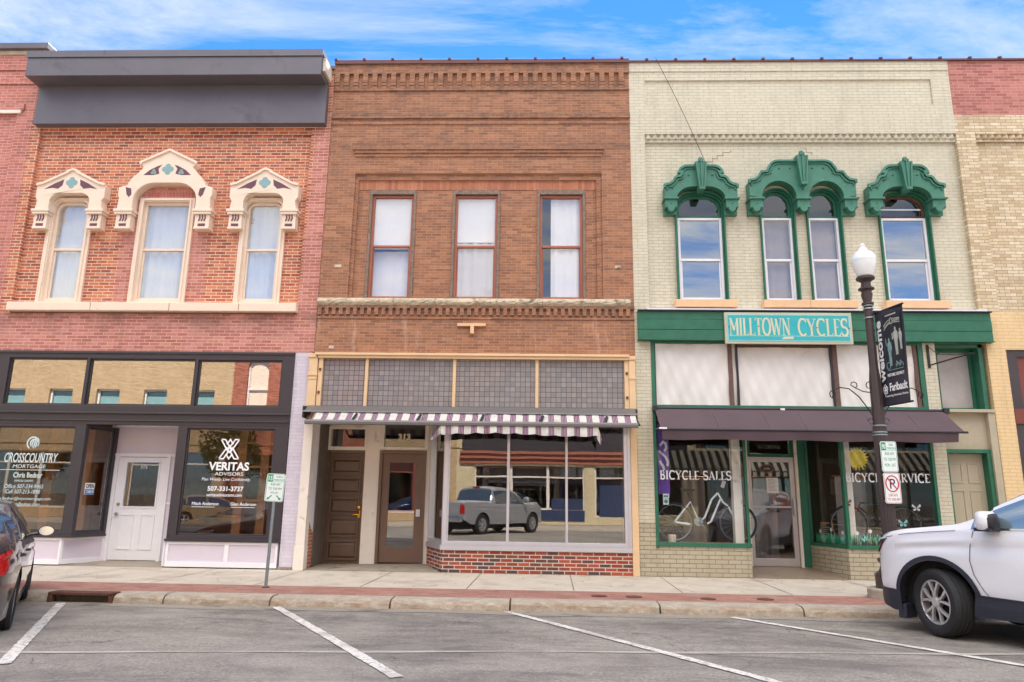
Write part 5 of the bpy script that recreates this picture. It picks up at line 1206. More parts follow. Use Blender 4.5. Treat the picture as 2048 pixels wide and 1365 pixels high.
bZ = thing('brick_building', 'pinkish red brick building at the left edge with dark roof cap, beyond the dark cornice', 'building', (-14, 0, 0), group='brick buildings in the row')
Z0, Z1 = -18.5, -10.835
shell(bZ, Z0, Z1, 10.9)
mb = MB(); mb.plate(rect(Z0, Z1, 0, 10.72), .04, .42, [rect(-13.3, -12.3, 5.2, 7.5), rect(-15.8, -14.8, 5.2, 7.5), rect(-17.6, -11.6, .6, 3.6)])
mb.box(Z0, Z1, 0, .039, 9.5, 10.72); mb.box(Z0, Z1, -.03, 0, 9.98, 10.06); mb.box(Z0, Z1, -.03, 0, 10.32, 10.40); mb.box(Z0, -11.05, -.04, .0, 9.35, 9.5)
mb.box(-11.2, Z1, 0, .039, 0, 9.5)
build(mb, 'wall', 'brickZ', bZ)
mb = MB(); mb.box(Z0, -10.70, -.12, .5, 10.79, 10.93); build(mb, 'coping', 'darkMetal', bZ, bevel=.01); mb = MB(); mb.box(Z0, -10.75, -.03, .3, 10.70, 10.79); build(mb, 'cap_stone', 'stoneSill', bZ)
mb = MB(); mb.box(Z0, -11.1, -.045, .0, 9.28, 9.35); mb.box(Z0, -11.0, -.12, .04, 4.9, 5.08); build(mb, 'sill', 'oldWhite', bZ)
for xx in (-13.3, -15.8): sash(bZ, xx, xx+1, 5.2, 7.5, 6.3, .1, 'creamTrim', .07, 'glassUpB')
shopwin(bZ, -17.6, -11.6, .6, 3.6, .05, (.1, .1, .1, .1), panes=[(-17.5, -14.7), (-14.6, -11.7)])

# ================================================================== street furniture
lp = thing('street_lamp', 'brown fluted lamp post with white acorn globe in front of the bicycle shop', 'street lamp', (5.27, -2.5, 0))
PX, PY = 5.27, -2.5
mb = MB(); mb.lathe([(.37, -.05), (.37, .12), (.355, .14), (0, .14)], (PX, PY, 0), 28); build(mb, 'footing', 'curb', lp, smooth=35)
mb = MB(); mb.lathe([(.25, .14), (.25, .33), (.235, .35), (.20, .37), (.17, .43), (.16, .47), (.17, .49), (.20, .52), (.20, .545), (.16, .57), (.14, .60), (.125, .75), (.115, .85), (.125, .87), (.125, .89), (.11, .91)], (PX, PY, 0), 24)
build(mb, 'base', 'iron', lp, smooth=35)
mb = MB(); mb.lathe([(.105, .9), (.10, 2.4), (.095, 2.5)], (PX, PY, 0), 32, flute=.10); mb.lathe([(.088, 2.5), (.088, 3.2), (.066, 3.4), (.06, 4.42)], (PX, PY, 0), 24, flute=.06)
mb.lathe([(.06, 4.42), (.065, 4.5), (.085, 4.58), (.085, 4.62), (.06, 4.63)], (PX, PY, 0), 24); mb.lathe([(.09, 4.43), (.09, 4.46)], (PX, PY, 0), 20)
mb.lathe([(.065, 4.6), (.078, 4.66), (.12, 4.68), (.12, 4.70), (.075, 4.73), (.07, 4.80), (.105, 4.83), (.14, 4.85), (.14, 4.88), (.12, 4.90)], (PX, PY, 0), 24)
build(mb, 'pole', 'iron', lp, smooth=35)
M['globe'] = plain('white_globe', lin(236, 238, 240), .25, var=.02)
M['globe'].node_tree.nodes['Principled BSDF'].inputs['Subsurface Weight'].default_value = .3
mb = MB(); mb.lathe([(.10, 4.885), (.125, 4.93), (.165, 5.05), (.185, 5.14), (.185, 5.16)], (PX, PY, 0), 28); mb.lathe([(.188, 5.155), (.19, 5.17), (.18, 5.235), (.14, 5.29), (.085, 5.325), (.075, 5.34), (.07, 5.37), (.04, 5.385), (.035, 5.40), (.045, 5.42), (.03, 5.445), (.0, 5.46)], (PX, PY, 0), 28)
build(mb, 'lamp_shade', 'globe', lp, smooth=35)
mb = MB()
for z_ in (4.40, 4.35, 4.20, 3.15, 3.10-.6, 2.40, 2.36, 3.22): mb.lathe([(.102 if z_ < 3 else .075, z_), (.104 if z_ < 3 else .078, z_+.01), (.102 if z_ < 3 else .075, z_+.02)], (PX, PY, 0), 20)
build(mb, 'strap', 'steel', lp)
def scroll(s_):
    pts = []
    base = [(0, 2.52), (.10, 2.70), (.22, 2.88), (.36, 3.0), (.50, 3.02), (.60, 2.97)]
    mb.tube([(PX+s_*(a+.05), PY, b+.08) for a, b in base]+[(PX+s_*(.65+.05*(1-k/9)*cos(rad(200-60*k))+.03), PY, 2.99+.055*sin(rad(200-60*k))) for k in range(7)], .009, 6)
    mb.tube([(PX+s_*(.05+.03), PY, 3.15)]+[(PX+s_*(.09+.055*cos(rad(-90+45*k))), PY, 3.14+.055*sin(rad(-90+45*k))) for k in range(6)], .008, 6)
    mb.tube([(PX+s_*.05, PY, 3.02), (PX+s_*.20, PY, 3.04), (PX+s_*.32, PY, 3.10)]+[(PX+s_*(.33+.05*cos(rad(0+50*k))), PY, 3.14+.05*sin(rad(0+50*k))) for k in range(6)], .008, 6)
    mb.tube([(PX+s_*(.12+.045*cos(rad(60*k))), PY, 2.58+.045*sin(rad(60*k))) for k in range(6)], .007, 6)
mb = MB(); scroll(-1); scroll(1); build(mb, 'scrollwork', 'ironBlack', lp, smooth=40)

# banner
bn = thing('street_banner', 'dark vertical Welcome Faribault banner hanging from the brown lamp post', 'banner', (5.37, -2.75, 2.83))
XN, lN = angled((5.385, -2.44), (5.51, -3.05))
XN = Matrix(((XN[0][0], XN[0][1], 0, 5.385), (XN[1][0], XN[1][1], 0, -2.44), (0, 0, 1, 0), (0, 0, 0, 1)))
M['bannerCloth'] = plain('banner_cloth', lin(56, 54, 68), .7, var=.08)
mb = MB(XN); mb.grid(lambda u, v: (lN*u, .012*sin(u*5+v*3), 2.83+1.46*v), 14, 24); build(mb, 'cloth', 'bannerCloth', bn, smooth=True)
mb = MB(XN); mb.tube([(-.06, .0, 4.30), (lN+.03, .0, 4.30)], .016, 8); mb.tube([(-.06, .0, 2.82), (lN+.03, .0, 2.82)], .016, 8); build(mb, 'rod', 'ironBlack', bn)
def onb(s, u0, u1, z0, z1, mt, **k):
    mb = MB(XN); text_mb(mb, s, u0, u1, z0, z1, -.022, depth=.002, **k); build(mb, 'lettering', mt, bn)
R90 = Matrix(((0, -1, 0, 0), (0, 0, 0, 0), (0, 0, 0, 0), (0, 0, 0, 1)))
tmp = MB(); text_mb(tmp, 'welcome', 0, .98, 0, .13, -.022, depth=.002, bold=.03)
mb = MB(XN); mb.v = [XN @ Vector((.15-p.z, p.y, 3.17+p.x)) for p in tmp.v]; mb.f = tmp.f; mb.mi = tmp.mi; build(mb, 'lettering', 'vinylLetter', bn)
onb('HISTORIC DISTRICT', .20, .56, 3.245, 3.29, 'vinylLetter', bold=.02); onb('Faribault', .22, .60, 3.02, 3.145, 'vinylLetter', bold=.02); onb('Preserving American Stories', .10, .60, 2.93, 2.975, 'paper')
M['bannerPic'] = plain('banner_print_teal', lin(126, 160, 158), .7, var=.35, scale=14); M['bannerDark'] = plain('banner_print_dark', lin(38, 40, 50), .7, var=.3, scale=10)
mb = MB(XN); mb.plate([(.20, 3.30), (.585, 3.30), (.585, 4.22), (.20, 4.22)], -.019, -.017); build(mb, 'picture_ground', 'bannerDark', bn)
mb = MB(XN)   # shopkeepers in a sepia-teal photograph, barrel, arched title
def fig(u, z, h, k=1):
    mb.plate([(u+a*k, z+b*h) for a, b in [(-.025, 0), (-.035, .45), (-.055, .62), (-.05, .80), (-.015, .86), (-.02, .93), (.0, 1.0), (.02, .93), (.015, .86), (.05, .80), (.06, .62), (.035, .45), (.03, 0), (.005, 0), (0, .4), (-.005, 0)]], -.023, -.019)
fig(.30, 3.40, .44, .8); 
mb.ribbon([(.245+.04*cos(rad(a)), 3.41+.055*sin(rad(a))) for a in range(0, 360, 30)], .010, -.023, -.02, closed=True)
mb.box(.22, .56, -.0225, -.019, 3.335, 3.343)
for k in range(9): mb.box(.40+.019*k, .41+.019*k, -.0225, -.019, 3.37+.012*((k*5) % 4), 3.42+.014*((k*3) % 4))
mb.box(.225, .238, -.0225, -.019, 3.72, 3.84)
build(mb, 'printed_picture', 'bannerPic', bn)
mb = MB(XN); fig(.455, 3.55, .44, .85); fig(.555, 3.62, .32, .6); mb.box(.375, .395, -.0225, -.019, 3.80, 3.90)
mb.ribbon([(.21+.17*f, 3.98+.08*sin(pi*.5*f)) for f in (0, .33, .66, 1)], .012, -.0235, -.02); mb.ribbon([(.21+.17*f, 4.04+.08*sin(pi*.5*f)) for f in (0, .33, .66, 1)], .012, -.0235, -.02)
mb.ribbon([(.42+.15*f, 4.06-.02*f) for f in (0, 1)], .012, -.0235, -.02); mb.ribbon([(.42+.15*f, 4.12-.02*f) for f in (0, 1)], .012, -.0235, -.02)
for k in range(6): mb.box(.225+.026*k, .237+.026*k, -.024, -.02, 4.005+.012*k, 4.035+.012*k); mb.box(.43+.024*k, .441+.024*k, -.024, -.02, 4.065, 4.10)
mb.ribbon([(.385+.028*cos(rad(a)), 4.09+.05*sin(rad(a))) for a in range(0, 360, 30)], .009, -.0245, -.02, closed=True); mb.box(.26, .50, -.0225, -.019, 4.18, 4.20)
build(mb, 'printed_picture', mat('banner_print_pale', lin(176, 182, 172), .7, var=.15, scale=20), bn)
mb = MB(XN)   # flower emblem
for a in range(5):
    q = rad(90+72*a); mb.ribbon([(.12+.028*cos(q)+.022*cos(rad(b)), 3.06+.042*sin(q)+.034*sin(rad(b))) for b in range(0, 360, 45)], .012, -.0215-.0003*a, -.02, closed=True)
build(mb, 'emblem', 'vinylLetter', bn)

# plates on the lamp post
M['signWhite'] = plain('sign_white', lin(232, 240, 238), .35, var=.02); M['signGreen'] = plain('sign_green', lin(20, 148, 112), .4, var=.03); M['signRed'] = plain('sign_red', lin(192, 44, 58), .4, var=.03); M['signBlack'] = plain('sign_black', lin(34, 30, 60), .4)
def rrect(x0, x1, z0, z1, r=.03):
    return arc(x1-r, z0+r, r, r, -90, 0, 4)+arc(x1-r, z1-r, r, r, 0, 90, 4)+arc(x0+r, z1-r, r, r, 90, 180, 4)+arc(x0+r, z0+r, r, r, 180, 270, 4)
def plateb(root, x0, x1, z0, z1, y, xf=None, back='steel'):
    mb = MB(xf); mb.plate(rrect(x0, x1, z0, z1), y, y+.004); return build(mb, 'plate', 'signWhite', root)
def green_sign(root, x0, z0, y, mins, lines, xf=None, arrows=False):
    W, H = .24, .455
    plateb(root, x0, x0+W, z0, z0+H, y, xf)
    mb = MB(xf); mb.ribbon(rrect(x0+.01, x0+W-.01, z0+.01, z0+H-.01, .025), .005, y-.0015, y, closed=True)
    mb.box(x0+.018, x0+.082, y-.0016, y, z0+H-.135, z0+H-.018); mb.box(x0+.085, x0+W-.015, y-.0016, y, z0+H-.135, z0+H-.131)
    if arrows:
        for s_ in (-1, 1):
            cx = x0+W/2
            mb.ribbon([(cx+s_*.03, z0+.10), (cx+s_*.07, z0+.055)], .014, y-.0016, y); mb.plate([(cx+s_*.09, z0+.03), (cx+s_*.085, z0+.072), (cx+s_*.05, z0+.04)], y-.0018, y)
    for s_, a, b, c, d in lines: text_mb(mb, s_, x0+a, x0+b, z0+c, z0+d, y-.0015, depth=.001)
    build(mb, 'green_print', 'signGreen', root)
    mb = MB(xf); text_mb(mb, mins, x0+.026, x0+.074, z0+H-.115, z0+H-.04, y-.0022, depth=.0005, bold=.02); build(mb, 'number', 'signWhite', root)
ps = thing('parking_sign', 'white and green 90 minute parking plate, upper plate on the lamp post', 'sign', (5.31, -2.63, 1.81))
green_sign(ps, 5.19, 1.81, -2.63, '90', [('MIN', .13, .19, .385, .42), ('PARKING', .095, .225, .335, .37), ('8:00 AM', .06, .19, .25, .295), ('TO 7:00 PM', .035, .21, .165, .21), ('MON - SAT', .045, .205, .08, .125)])
np_ = thing('no_parking_sign', 'white plate with crossed P in red ring, lower plate on the lamp post', 'sign', (5.31, -2.63, 1.35))
plateb(np_, 5.195, 5.435, 1.35, 1.80, -2.63)
mb = MB(); y_ = -2.632; mb.ribbon(rrect(5.205, 5.425, 1.36, 1.79, .025), .005, y_, -2.63, closed=True)
text_mb(mb, '2:00 AM', 5.245, 5.375, 1.455, 1.49, y_, depth=.001); text_mb(mb, 'TO 5:00 AM', 5.225, 5.405, 1.395, 1.43, y_, depth=.001)
mb.ribbon([(5.315+.092*cos(rad(a)), 1.64+.115*sin(rad(a))) for a in range(0, 360, 15)], .016, y_-.002, -2.63, closed=True); mb.ribbon([(5.25, 1.72), (5.38, 1.56)], .016, y_-.0025, -2.63)
build(mb, 'red_print', 'signRed', np_)
mb = MB(); mb.ribbon([(5.29, 1.565), (5.29, 1.70), (5.33, 1.70), (5.348, 1.685), (5.348, 1.655), (5.33, 1.638), (5.29, 1.638)], .018, y_-.001, -2.63); build(mb, 'letter_p', 'signBlack', np_)
mb = MB()
for z_ in (1.38, 1.76, 1.85, 2.22): mb.box(5.19, 5.36, -2.62, -2.59, z_, z_+.02)
build(mb, 'bolt_strap', 'steel', lp)

s15 = thing('parking_sign', 'white and green 15 minute parking sign with two arrows on its own thin steel post', 'sign', (-3.99, -2.6, 0))
mb = MB(Matrix.Rotation(rad(1.2), 4, 'Y')); mb.tube([(-3.985, -2.6, -.02), (-3.955, -2.6, 1.60)], .024, 10); mb = MB(); mb.tube([(-3.99, -2.6, -.02), (-3.965, -2.6, 1.60)], .024, 10); build(mb, 'post', 'steel', s15, smooth=40)
mb = MB(); mb.lathe([(.06, 0), (.06, .008), (.03, .012)], (-3.99, -2.6, 0), 12); build(mb, 'foot', 'rust', s15)
TS = Matrix.Translation((-3.97, -2.635, 1.245)) @ Matrix.Rotation(rad(2.5), 4, 'Y') @ Matrix.Scale(1.2, 4, (1, 0, 0)) @ Matrix.Scale(.92, 4, (0, 0, 1))
green_sign(s15, -.12, 0, 0, '15', [('*MIN', .115, .205, .385, .42), ('PARKING', .092, .228, .335, .37), ('8:00 AM', .06, .18, .26, .30), ('TO 7:00 PM', .035, .205, .19, .23), ('MON-SAT', .07, .17, .13, .16)], xf=TS, arrows=True)

# ================================================================== shop display
M['tyre'] = M['rubber']
def bicycle(root, ax, fx, y, z, fcol, R=.345, frame_pts=None, fw=.02):
    for xx, nm in ((ax, 'rear'), (fx, 'front')):
        mb = MB(); mb.tube([(xx+R*cos(2*pi*k/36), y, z+R*sin(2*pi*k/36)) for k in range(37)], .02, 8, cap=False); wh = build(mb, 'wheel', 'tyre', root, smooth=40)
        mb = MB(); mb.tube([(xx+(R-.025)*cos(2*pi*k/36), y, z+(R-.025)*sin(2*pi*k/36)) for k in range(37)], .009, 5, cap=False)
        for k in range(18):
            a = 2*pi*k/18; mb.tube([(xx, y+(.02 if k % 2 else -.02), z), (xx+(R-.03)*cos(a), y, z+(R-.03)*sin(a))], .0025, 3, cap=False)
        mb.lathe([(.02, y-.04), (.02, y+.04)], (xx, 0, z), 10, 'y'); build(mb, 'rim', 'steel', wh, smooth=40)
    mb = MB()
    for p in frame_pts: mb.tube([(a, y, b) for a, b in p], fw, 10)
    build(mb, 'frame', fcol, root, smooth=40)
bw = thing('bicycle', 'white step-through bicycle displayed behind the BICYCLE SALES window', 'bicycle', (3.2, .5, .58))
BY, BZ = .30, .95
M['bikeWhite'] = plain('white_bicycle_paint', lin(240, 242, 248), .3, var=.02)
bicycle(bw, 2.63, 3.80, BY, BZ, 'bikeWhite', frame_pts=[[(2.63, .955), (2.94, 1.33), (3.07, 1.0)], [(2.63, .955), (2.92, .915)], [(3.07, 1.0), (3.14, 1.0), (3.20, 1.05), (3.34, 1.38), (3.46, 1.50)], [(3.24, .93), (3.31, .97), (3.50, 1.38)], [(3.46, 1.50), (3.55, 1.33), (3.64, 1.26), (3.78, .98)]], fw=.019)
mb = MB(); mb.tube([(2.94, BY, 1.33), (2.90, BY, 1.5)], .014, 8); mb.tube([(3.46, BY, 1.50), (3.43, BY, 1.68), (3.50, BY, 1.74)], .014, 8); mb.tube([(3.40, BY-.28, 1.74), (3.50, BY-.1, 1.74), (3.50, BY+.1, 1.74), (3.40, BY+.28, 1.74)], .013, 8); build(mb, 'handlebar', 'ironBlack', bw, smooth=40)
mb = MB(); mb.plate([(2.76, 1.50), (3.02, 1.53), (3.02, 1.56), (2.74, 1.58)], BY-.07, BY+.07); build(mb, 'saddle', 'rubber', bw, bevel=.015)
mb = MB(); mb.lathe([(.085, BY-.05), (.085, BY-.045)], (3.07, 0, .97), 18, 'y'); mb.tube([(3.07, BY-.06, .97), (3.19, BY-.07, .86)], .012, 6); build(mb, 'chainring', 'steel', bw)
b2 = thing('bicycle', 'dark bicycle with orange fork behind the BICYCLE SERVICE window', 'bicycle', (6.6, .6, .6))
M['orange'] = plain('orange_paint', lin(214, 96, 50), .4)
bicycle(b2, 7.02, 5.98, .6, .945, 'ironBlack', frame_pts=[[(7.02, .945), (6.72, 1.30), (6.58, .97), (7.02, .945)], [(6.58, .97), (6.22, 1.26)], [(6.72, 1.30), (6.24, 1.36), (6.18, 1.25)], [(6.72, 1.28), (6.74, 1.45)]])
mb = MB(); mb.tube([(6.19, .6, 1.3), (5.98, .6, .95)], .018, 8); mb.tube([(7.02, .62, .945), (6.70, .62, 1.22)], .02, 8); build(mb, 'fork', 'orange', b2, smooth=40)
mb = MB(); mb.plate([(6.62, 1.45), (6.88, 1.47), (6.9, 1.50), (6.62, 1.49)], .54, .66); build(mb, 'saddle', 'rubber', b2, bevel=.012)
# purple flag
fg = thing('hanging_flag', 'tall purple flag with pale slanted emblem inside the left edge of the bicycle shop window', 'flag', (2.42, .1, 1.45))
mb = MB(); mb.grid(lambda u, v: (2.315+.215*u, .10+.01*sin(u*6+v*4), 1.46+1.3*v), 6, 14); build(mb, 'cloth', mat('purple_cloth', lin(112, 74, 168), .8), fg, smooth=True)
mb = MB(); y_ = .075
mb.ribbon([(2.36, 2.36), (2.42, 2.43), (2.47, 2.40), (2.48, 2.31), (2.44, 2.26)], .045, y_, y_+.003); mb.ribbon([(2.34, 2.26), (2.39, 2.21), (2.46, 2.15), (2.50, 2.06), (2.49, 1.98)], .04, y_-.001, y_+.002); mb.ribbon([(2.35, 2.08), (2.37, 2.03), (2.41, 1.98), (2.43, 1.90)], .045, y_-.002, y_+.001)
build(mb, 'emblem', mat('pale_emblem', lin(206, 206, 214), .6), fg)
st = thing('window_sticker', 'small pale blue and white stickers in the lower left of the bicycle sales window', 'sticker', (2.42, .05, 1.3))
mb = MB(); mb.box(2.385, 2.50, .045, .047, 1.39, 1.47); mb.box(2.385, 2.49, .045, .047, 1.27, 1.385); build(mb, 'label_sheet', mat('pale_blue_sticker', lin(172, 200, 200), .6), st)
mb = MB(); mb.lathe([(0, .044), (.036, .044), (.036, .045)], (2.437, 0, 1.33), 16, 'y'); mb.box(2.40, 2.48, .043, .045, 1.41, 1.44); build(mb, 'print', mat('slate_ink', lin(84, 104, 110), .6), st)
bl = thing('cream_pot', 'small cream candle pot on the window deck under the rear bicycle wheel', 'pot', (2.57, .28, .56))
mb = MB(); mb.lathe([(.055, .56), (.075, .60), (.08, .72), (.07, .725), (.065, .62), (0, .61)], (2.57, .28, 0), 20); build(mb, 'bowl', 'creamTrim', bl, smooth=40); mb = MB(); mb.lathe([(.062, .69), (0, .70)], (2.57, .28, 0), 16); build(mb, 'wax', 'paper', bl)
sn = thing('paper_sun', 'yellow paper sun hanging in the bicycle service window', 'decoration', (6.04, .12, 2.15))
mb = MB(); pts = []
for k in range(40): a = 2*pi*k/40; r_ = (.225 if k % 2 else .165)*(1+.08*sin(k*2.7)); pts.append((6.04+r_*cos(a), 2.17+r_*sin(a)))
mb.plate(pts, .13, .135); build(mb, 'rays', mat('yellow_paper', lin(232, 208, 36), .7), sn)
mb = MB(); mb.plate(arc(6.04, 2.17, .12, .12, 0, 360, 24)[:-1], .124, .13); build(mb, 'disc', mat('bright_yellow_paper', lin(240, 222, 60), .7), sn)
r5 = random.Random(11)
M['paperGreen'] = plain('green_paper', lin(60, 178, 120), .8, var=.1); M['paperMint'] = plain('mint_paper', lin(140, 226, 210), .8, var=.08)
gtufts = [('angled side pane beside the shop door', XD, .12, lD-.05, .07), ('front pane left of the lamp post', None, 5.79, 6.5, .07), ('front pane right of the lamp post', None, 6.52, 7.3, .07)]
for nm, xf, a, b, y_ in gtufts:
    gt = thing('paper_grass', 'green and mint paper grass with white flowers along the %s' % nm, 'decoration', (6, .1, .6), group='strips of paper grass')
    for mt, of in (('paperGreen', 0), ('paperMint', 1)):
        mb = MB(xf); x = a
        while x < b:
            if (int((x-a)/.14)+of) % 2 == 0:
                h = r5.uniform(.11, .22); dx = r5.uniform(-.035, .035); mb.plate([(x-.014, .60), (x+.026, .60), (x+dx, .60+h)], y_+of*.006, y_+of*.006+.001)
                mb.plate([(x-.01, .60), (x+.03, .60), (x+.03-dx, .60+h*.7)], y_+of*.006+.002, y_+of*.006+.003)
            x += .011
        build(mb, 'blades', mt, gt)
    mb = MB(xf)
    for k in range(3):
        fx = a+(b-a)*(k+.45)/3; fz = .81+.04*(k % 2)
        for q in range(5): mb.plate(arc(fx+.022*cos(rad(72*q)), fz+.022*sin(rad(72*q)), .017, .017, 0, 360, 8)[:-1], y_-.006-.0003*q, y_-.004)
        mb.box(fx-.003, fx+.003, y_-.004, y_-.002, .62, fz)
    build(mb, 'flower', 'paper', gt)
cbd = thing('chalkboard', 'small wood-framed chalkboard behind the angled pane by the bicycle shop door', 'chalkboard', (5.5, .7, .6))
XK, _ = angled((5.42, .95), (5.62, .35))
mb = MB(XK); mb.plate(rect(.10, .42, .64, .98), .12, .14, [rect(.125, .395, .665, .955)]); build(mb, 'frame', 'woodPanel', cbd); mb = MB(XK); mb.box(.125, .395, .125, .135, .665, .955); build(mb, 'slate', 'rubber', cbd)
mb = MB(XK)
for k in range(6): mb.box(.14, .14+.2*(.6+.4*((k*5) % 3)/2), .122, .125, .92-.04*k, .932-.04*k)
build(mb, 'writing', 'greyCurtain', cbd)
for nm, x0, x1, y_, sd_ in (('behind the BICYCLE SERVICE window, left of the dark bicycle', 5.95, 6.55, 1.0, 3), ('inside the glass door of the bicycle shop', 4.35, 5.1, 2.0, 4), ('far inside the BICYCLE SALES window behind the white bicycle', 3.25, 3.75, 2.6, 5)):
    ct = thing('hanging_curtain', 'long grey gathered curtain %s' % nm, 'curtain', (x0, y_, .2), group='grey shop curtains')
    build(curtain_mb(x0, x1, .56 if y_ < 1.5 else .2, 1.85, y_, .03, 5, seed=sd_), 'cloth', 'greyCurtain', ct, smooth=True)
    mb = MB(); mb.tube([(x0-.05, y_, 1.87), (x1+.05, y_, 1.87)], .012, 6); build(mb, 'rod', 'woodPanel', ct)
for x, z, c_, nm in ((5.77, 1.35, 'maroon', 'dark red paper butterfly on the left edge of the bicycle service window'), (7.02, 1.28, 'lilac', 'lilac paper butterfly over the dark bicycle wheel'), (6.75, 1.0, 'signPale', 'pale blue paper butterfly in front of the dark bicycle wheel')):
    bt_ = thing('paper_butterfly', nm, 'decoration', (x, .08, z), group='paper butterflies')
    mb = MB()
    for s_ in (-1, 1): mb.plate([(x, z), (x+s_*.07, z+.07), (x+s_*.085, z+.02), (x+s_*.03, z-.0)], .08, .083); mb.plate([(x, z-.004), (x+s_*.06, z-.02), (x+s_*.05, z-.06), (x+s_*.01, z-.04)], .08, .083)
    build(mb, 'wings', c_, bt_); mb = MB(); mb.box(x-.005, x+.005, .074, .08, z-.05, z+.05); build(mb, 'body', 'ironBlack', bt_)
lf = thing('ceiling_light', 'lit fluorescent ceiling panel inside the bicycle sales room', 'ceiling light', (3.8, 2.6, 2.9))
mb = MB(); mb.box(3.55, 4.25, 2.3, 3.2, 2.94, 2.99); build(mb, 'frame', 'oldWhite', lf); mb = MB(); mb.box(3.60, 4.20, 2.35, 3.15, 2.93, 2.94); build(mb, 'diffuser', emit('lit_diffuser', (1, .9, .68), 5.0), lf)
# small hanging price tags on the bicycle
tg = thing('price_tag', 'white price card hanging above the white bicycle handlebar', 'tag', (3.6, .4, 1.6))
mb = MB(Matrix.Translation((3.60, .42, 1.66)) @ Matrix.Rotation(rad(20), 4, 'Y')); mb.box(-.035, .035, 0, .004, -.06, .07); build(mb, 'card', 'paper', tg); mb = MB(); mb.tube([(3.60, .42, 1.72), (3.52, .45, 1.75)], .003, 4); build(mb, 'string', 'paper', tg)

# ================================================================== vehicles
def herm(tab):
    tab = sorted(tab)
    def f(x):
        if x <= tab[0][0]: return tab[0][1]
        if x >= tab[-1][0]: return tab[-1][1]
        for i in range(len(tab)-1):
            if tab[i][0] <= x <= tab[i+1][0]: break
        def sl(j):
            if j == 0: return (tab[1][1]-tab[0][1])/(tab[1][0]-tab[0][0])
            if j == len(tab)-1: return (tab[-1][1]-tab[-2][1])/(tab[-1][0]-tab[-2][0])
            a = (tab[j][1]-tab[j-1][1])/(tab[j][0]-tab[j-1][0]); b = (tab[j+1][1]-tab[j][1])/(tab[j+1][0]-tab[j][0])
            return 0 if a*b <= 0 else 2*a*b/(a+b)
        h = tab[i+1][0]-tab[i][0]; t_ = (x-tab[i][0])/h; a, b = sl(i), sl(i+1)
        return (2*t_**3-3*t_**2+1)*tab[i][1]+(t_**3-2*t_**2+t_)*h*a+(-2*t_**3+3*t_**2)*tab[i+1][1]+(t_**3-t_**2)*h*b
    return f
def carpaint(name, c, metal=.0, rough=.28):
    t = NT(name); t.col(c); t.rough(rough); t.b.inputs['Metallic'].default_value = metal; t.b.inputs['Coat Weight'].default_value = 1; t.b.inputs['Coat Roughness'].default_value = .03; return t.m
def darkglass(name, c, refl):
    t = NT(name); t.n.remove(t.b); g = t.new('ShaderNodeBsdfGlossy'); g.inputs['Roughness'].default_value = .0; d = t.new('ShaderNodeBsdfDiffuse'); d.inputs['Color'].default_value = (*c, 1)
    f = t.new('ShaderNodeFresnel'); f.inputs['IOR'].default_value = 1.5; m = t.new('ShaderNodeMixShader'); t.l.new(t.math('MINIMUM', t.math('ADD', f.outputs[0], refl), 1.0), m.inputs[0])
    t.l.new(d.outputs[0], m.inputs[1]); t.l.new(g.outputs[0], m.inputs[2]); t.l.new(m.outputs[0], t.n['Material Output'].inputs[0]); return t.m
M['carWhite'] = carpaint('white_car_paint', lin(226, 226, 234)); M['carDark'] = carpaint('dark_grey_car_paint', lin(62, 56, 62), .4); M['carSilver'] = carpaint('silver_car_paint', lin(176, 178, 182), .5)
M['carGold'] = carpaint('champagne_car_paint', lin(176, 156, 124), .4); M['carBlack'] = carpaint('charcoal_car_paint', lin(46, 46, 52), .3); M['carBlue'] = carpaint('blue_car_paint', lin(60, 90, 140), .4)
M['carGlass'] = darkglass('tinted_car_glass', lin(60, 76, 92), .16); M['carGlassLt'] = darkglass('pale_car_glass', lin(112, 136, 150), .30)
M['clad'] = plain('dark_slate_plastic', lin(38, 41, 54), .5, var=.04); M['chrome'] = plain('chrome', lin(220, 220, 224), .12, 1, var=.02)
M['alloy'] = plain('alloy_wheel', lin(200, 198, 200), .3, .5, var=.04); M['alloyDark'] = plain('dark_wheel_recess', lin(38, 38, 44), .5, .3)
M['redLens'] = plain('red_lens', lin(190, 20, 24), .12, var=.05); M['amber'] = plain('amber_lens', lin(176, 84, 34), .15); M['clearLens'] = plain('clear_lens', lin(214, 216, 220), .08)

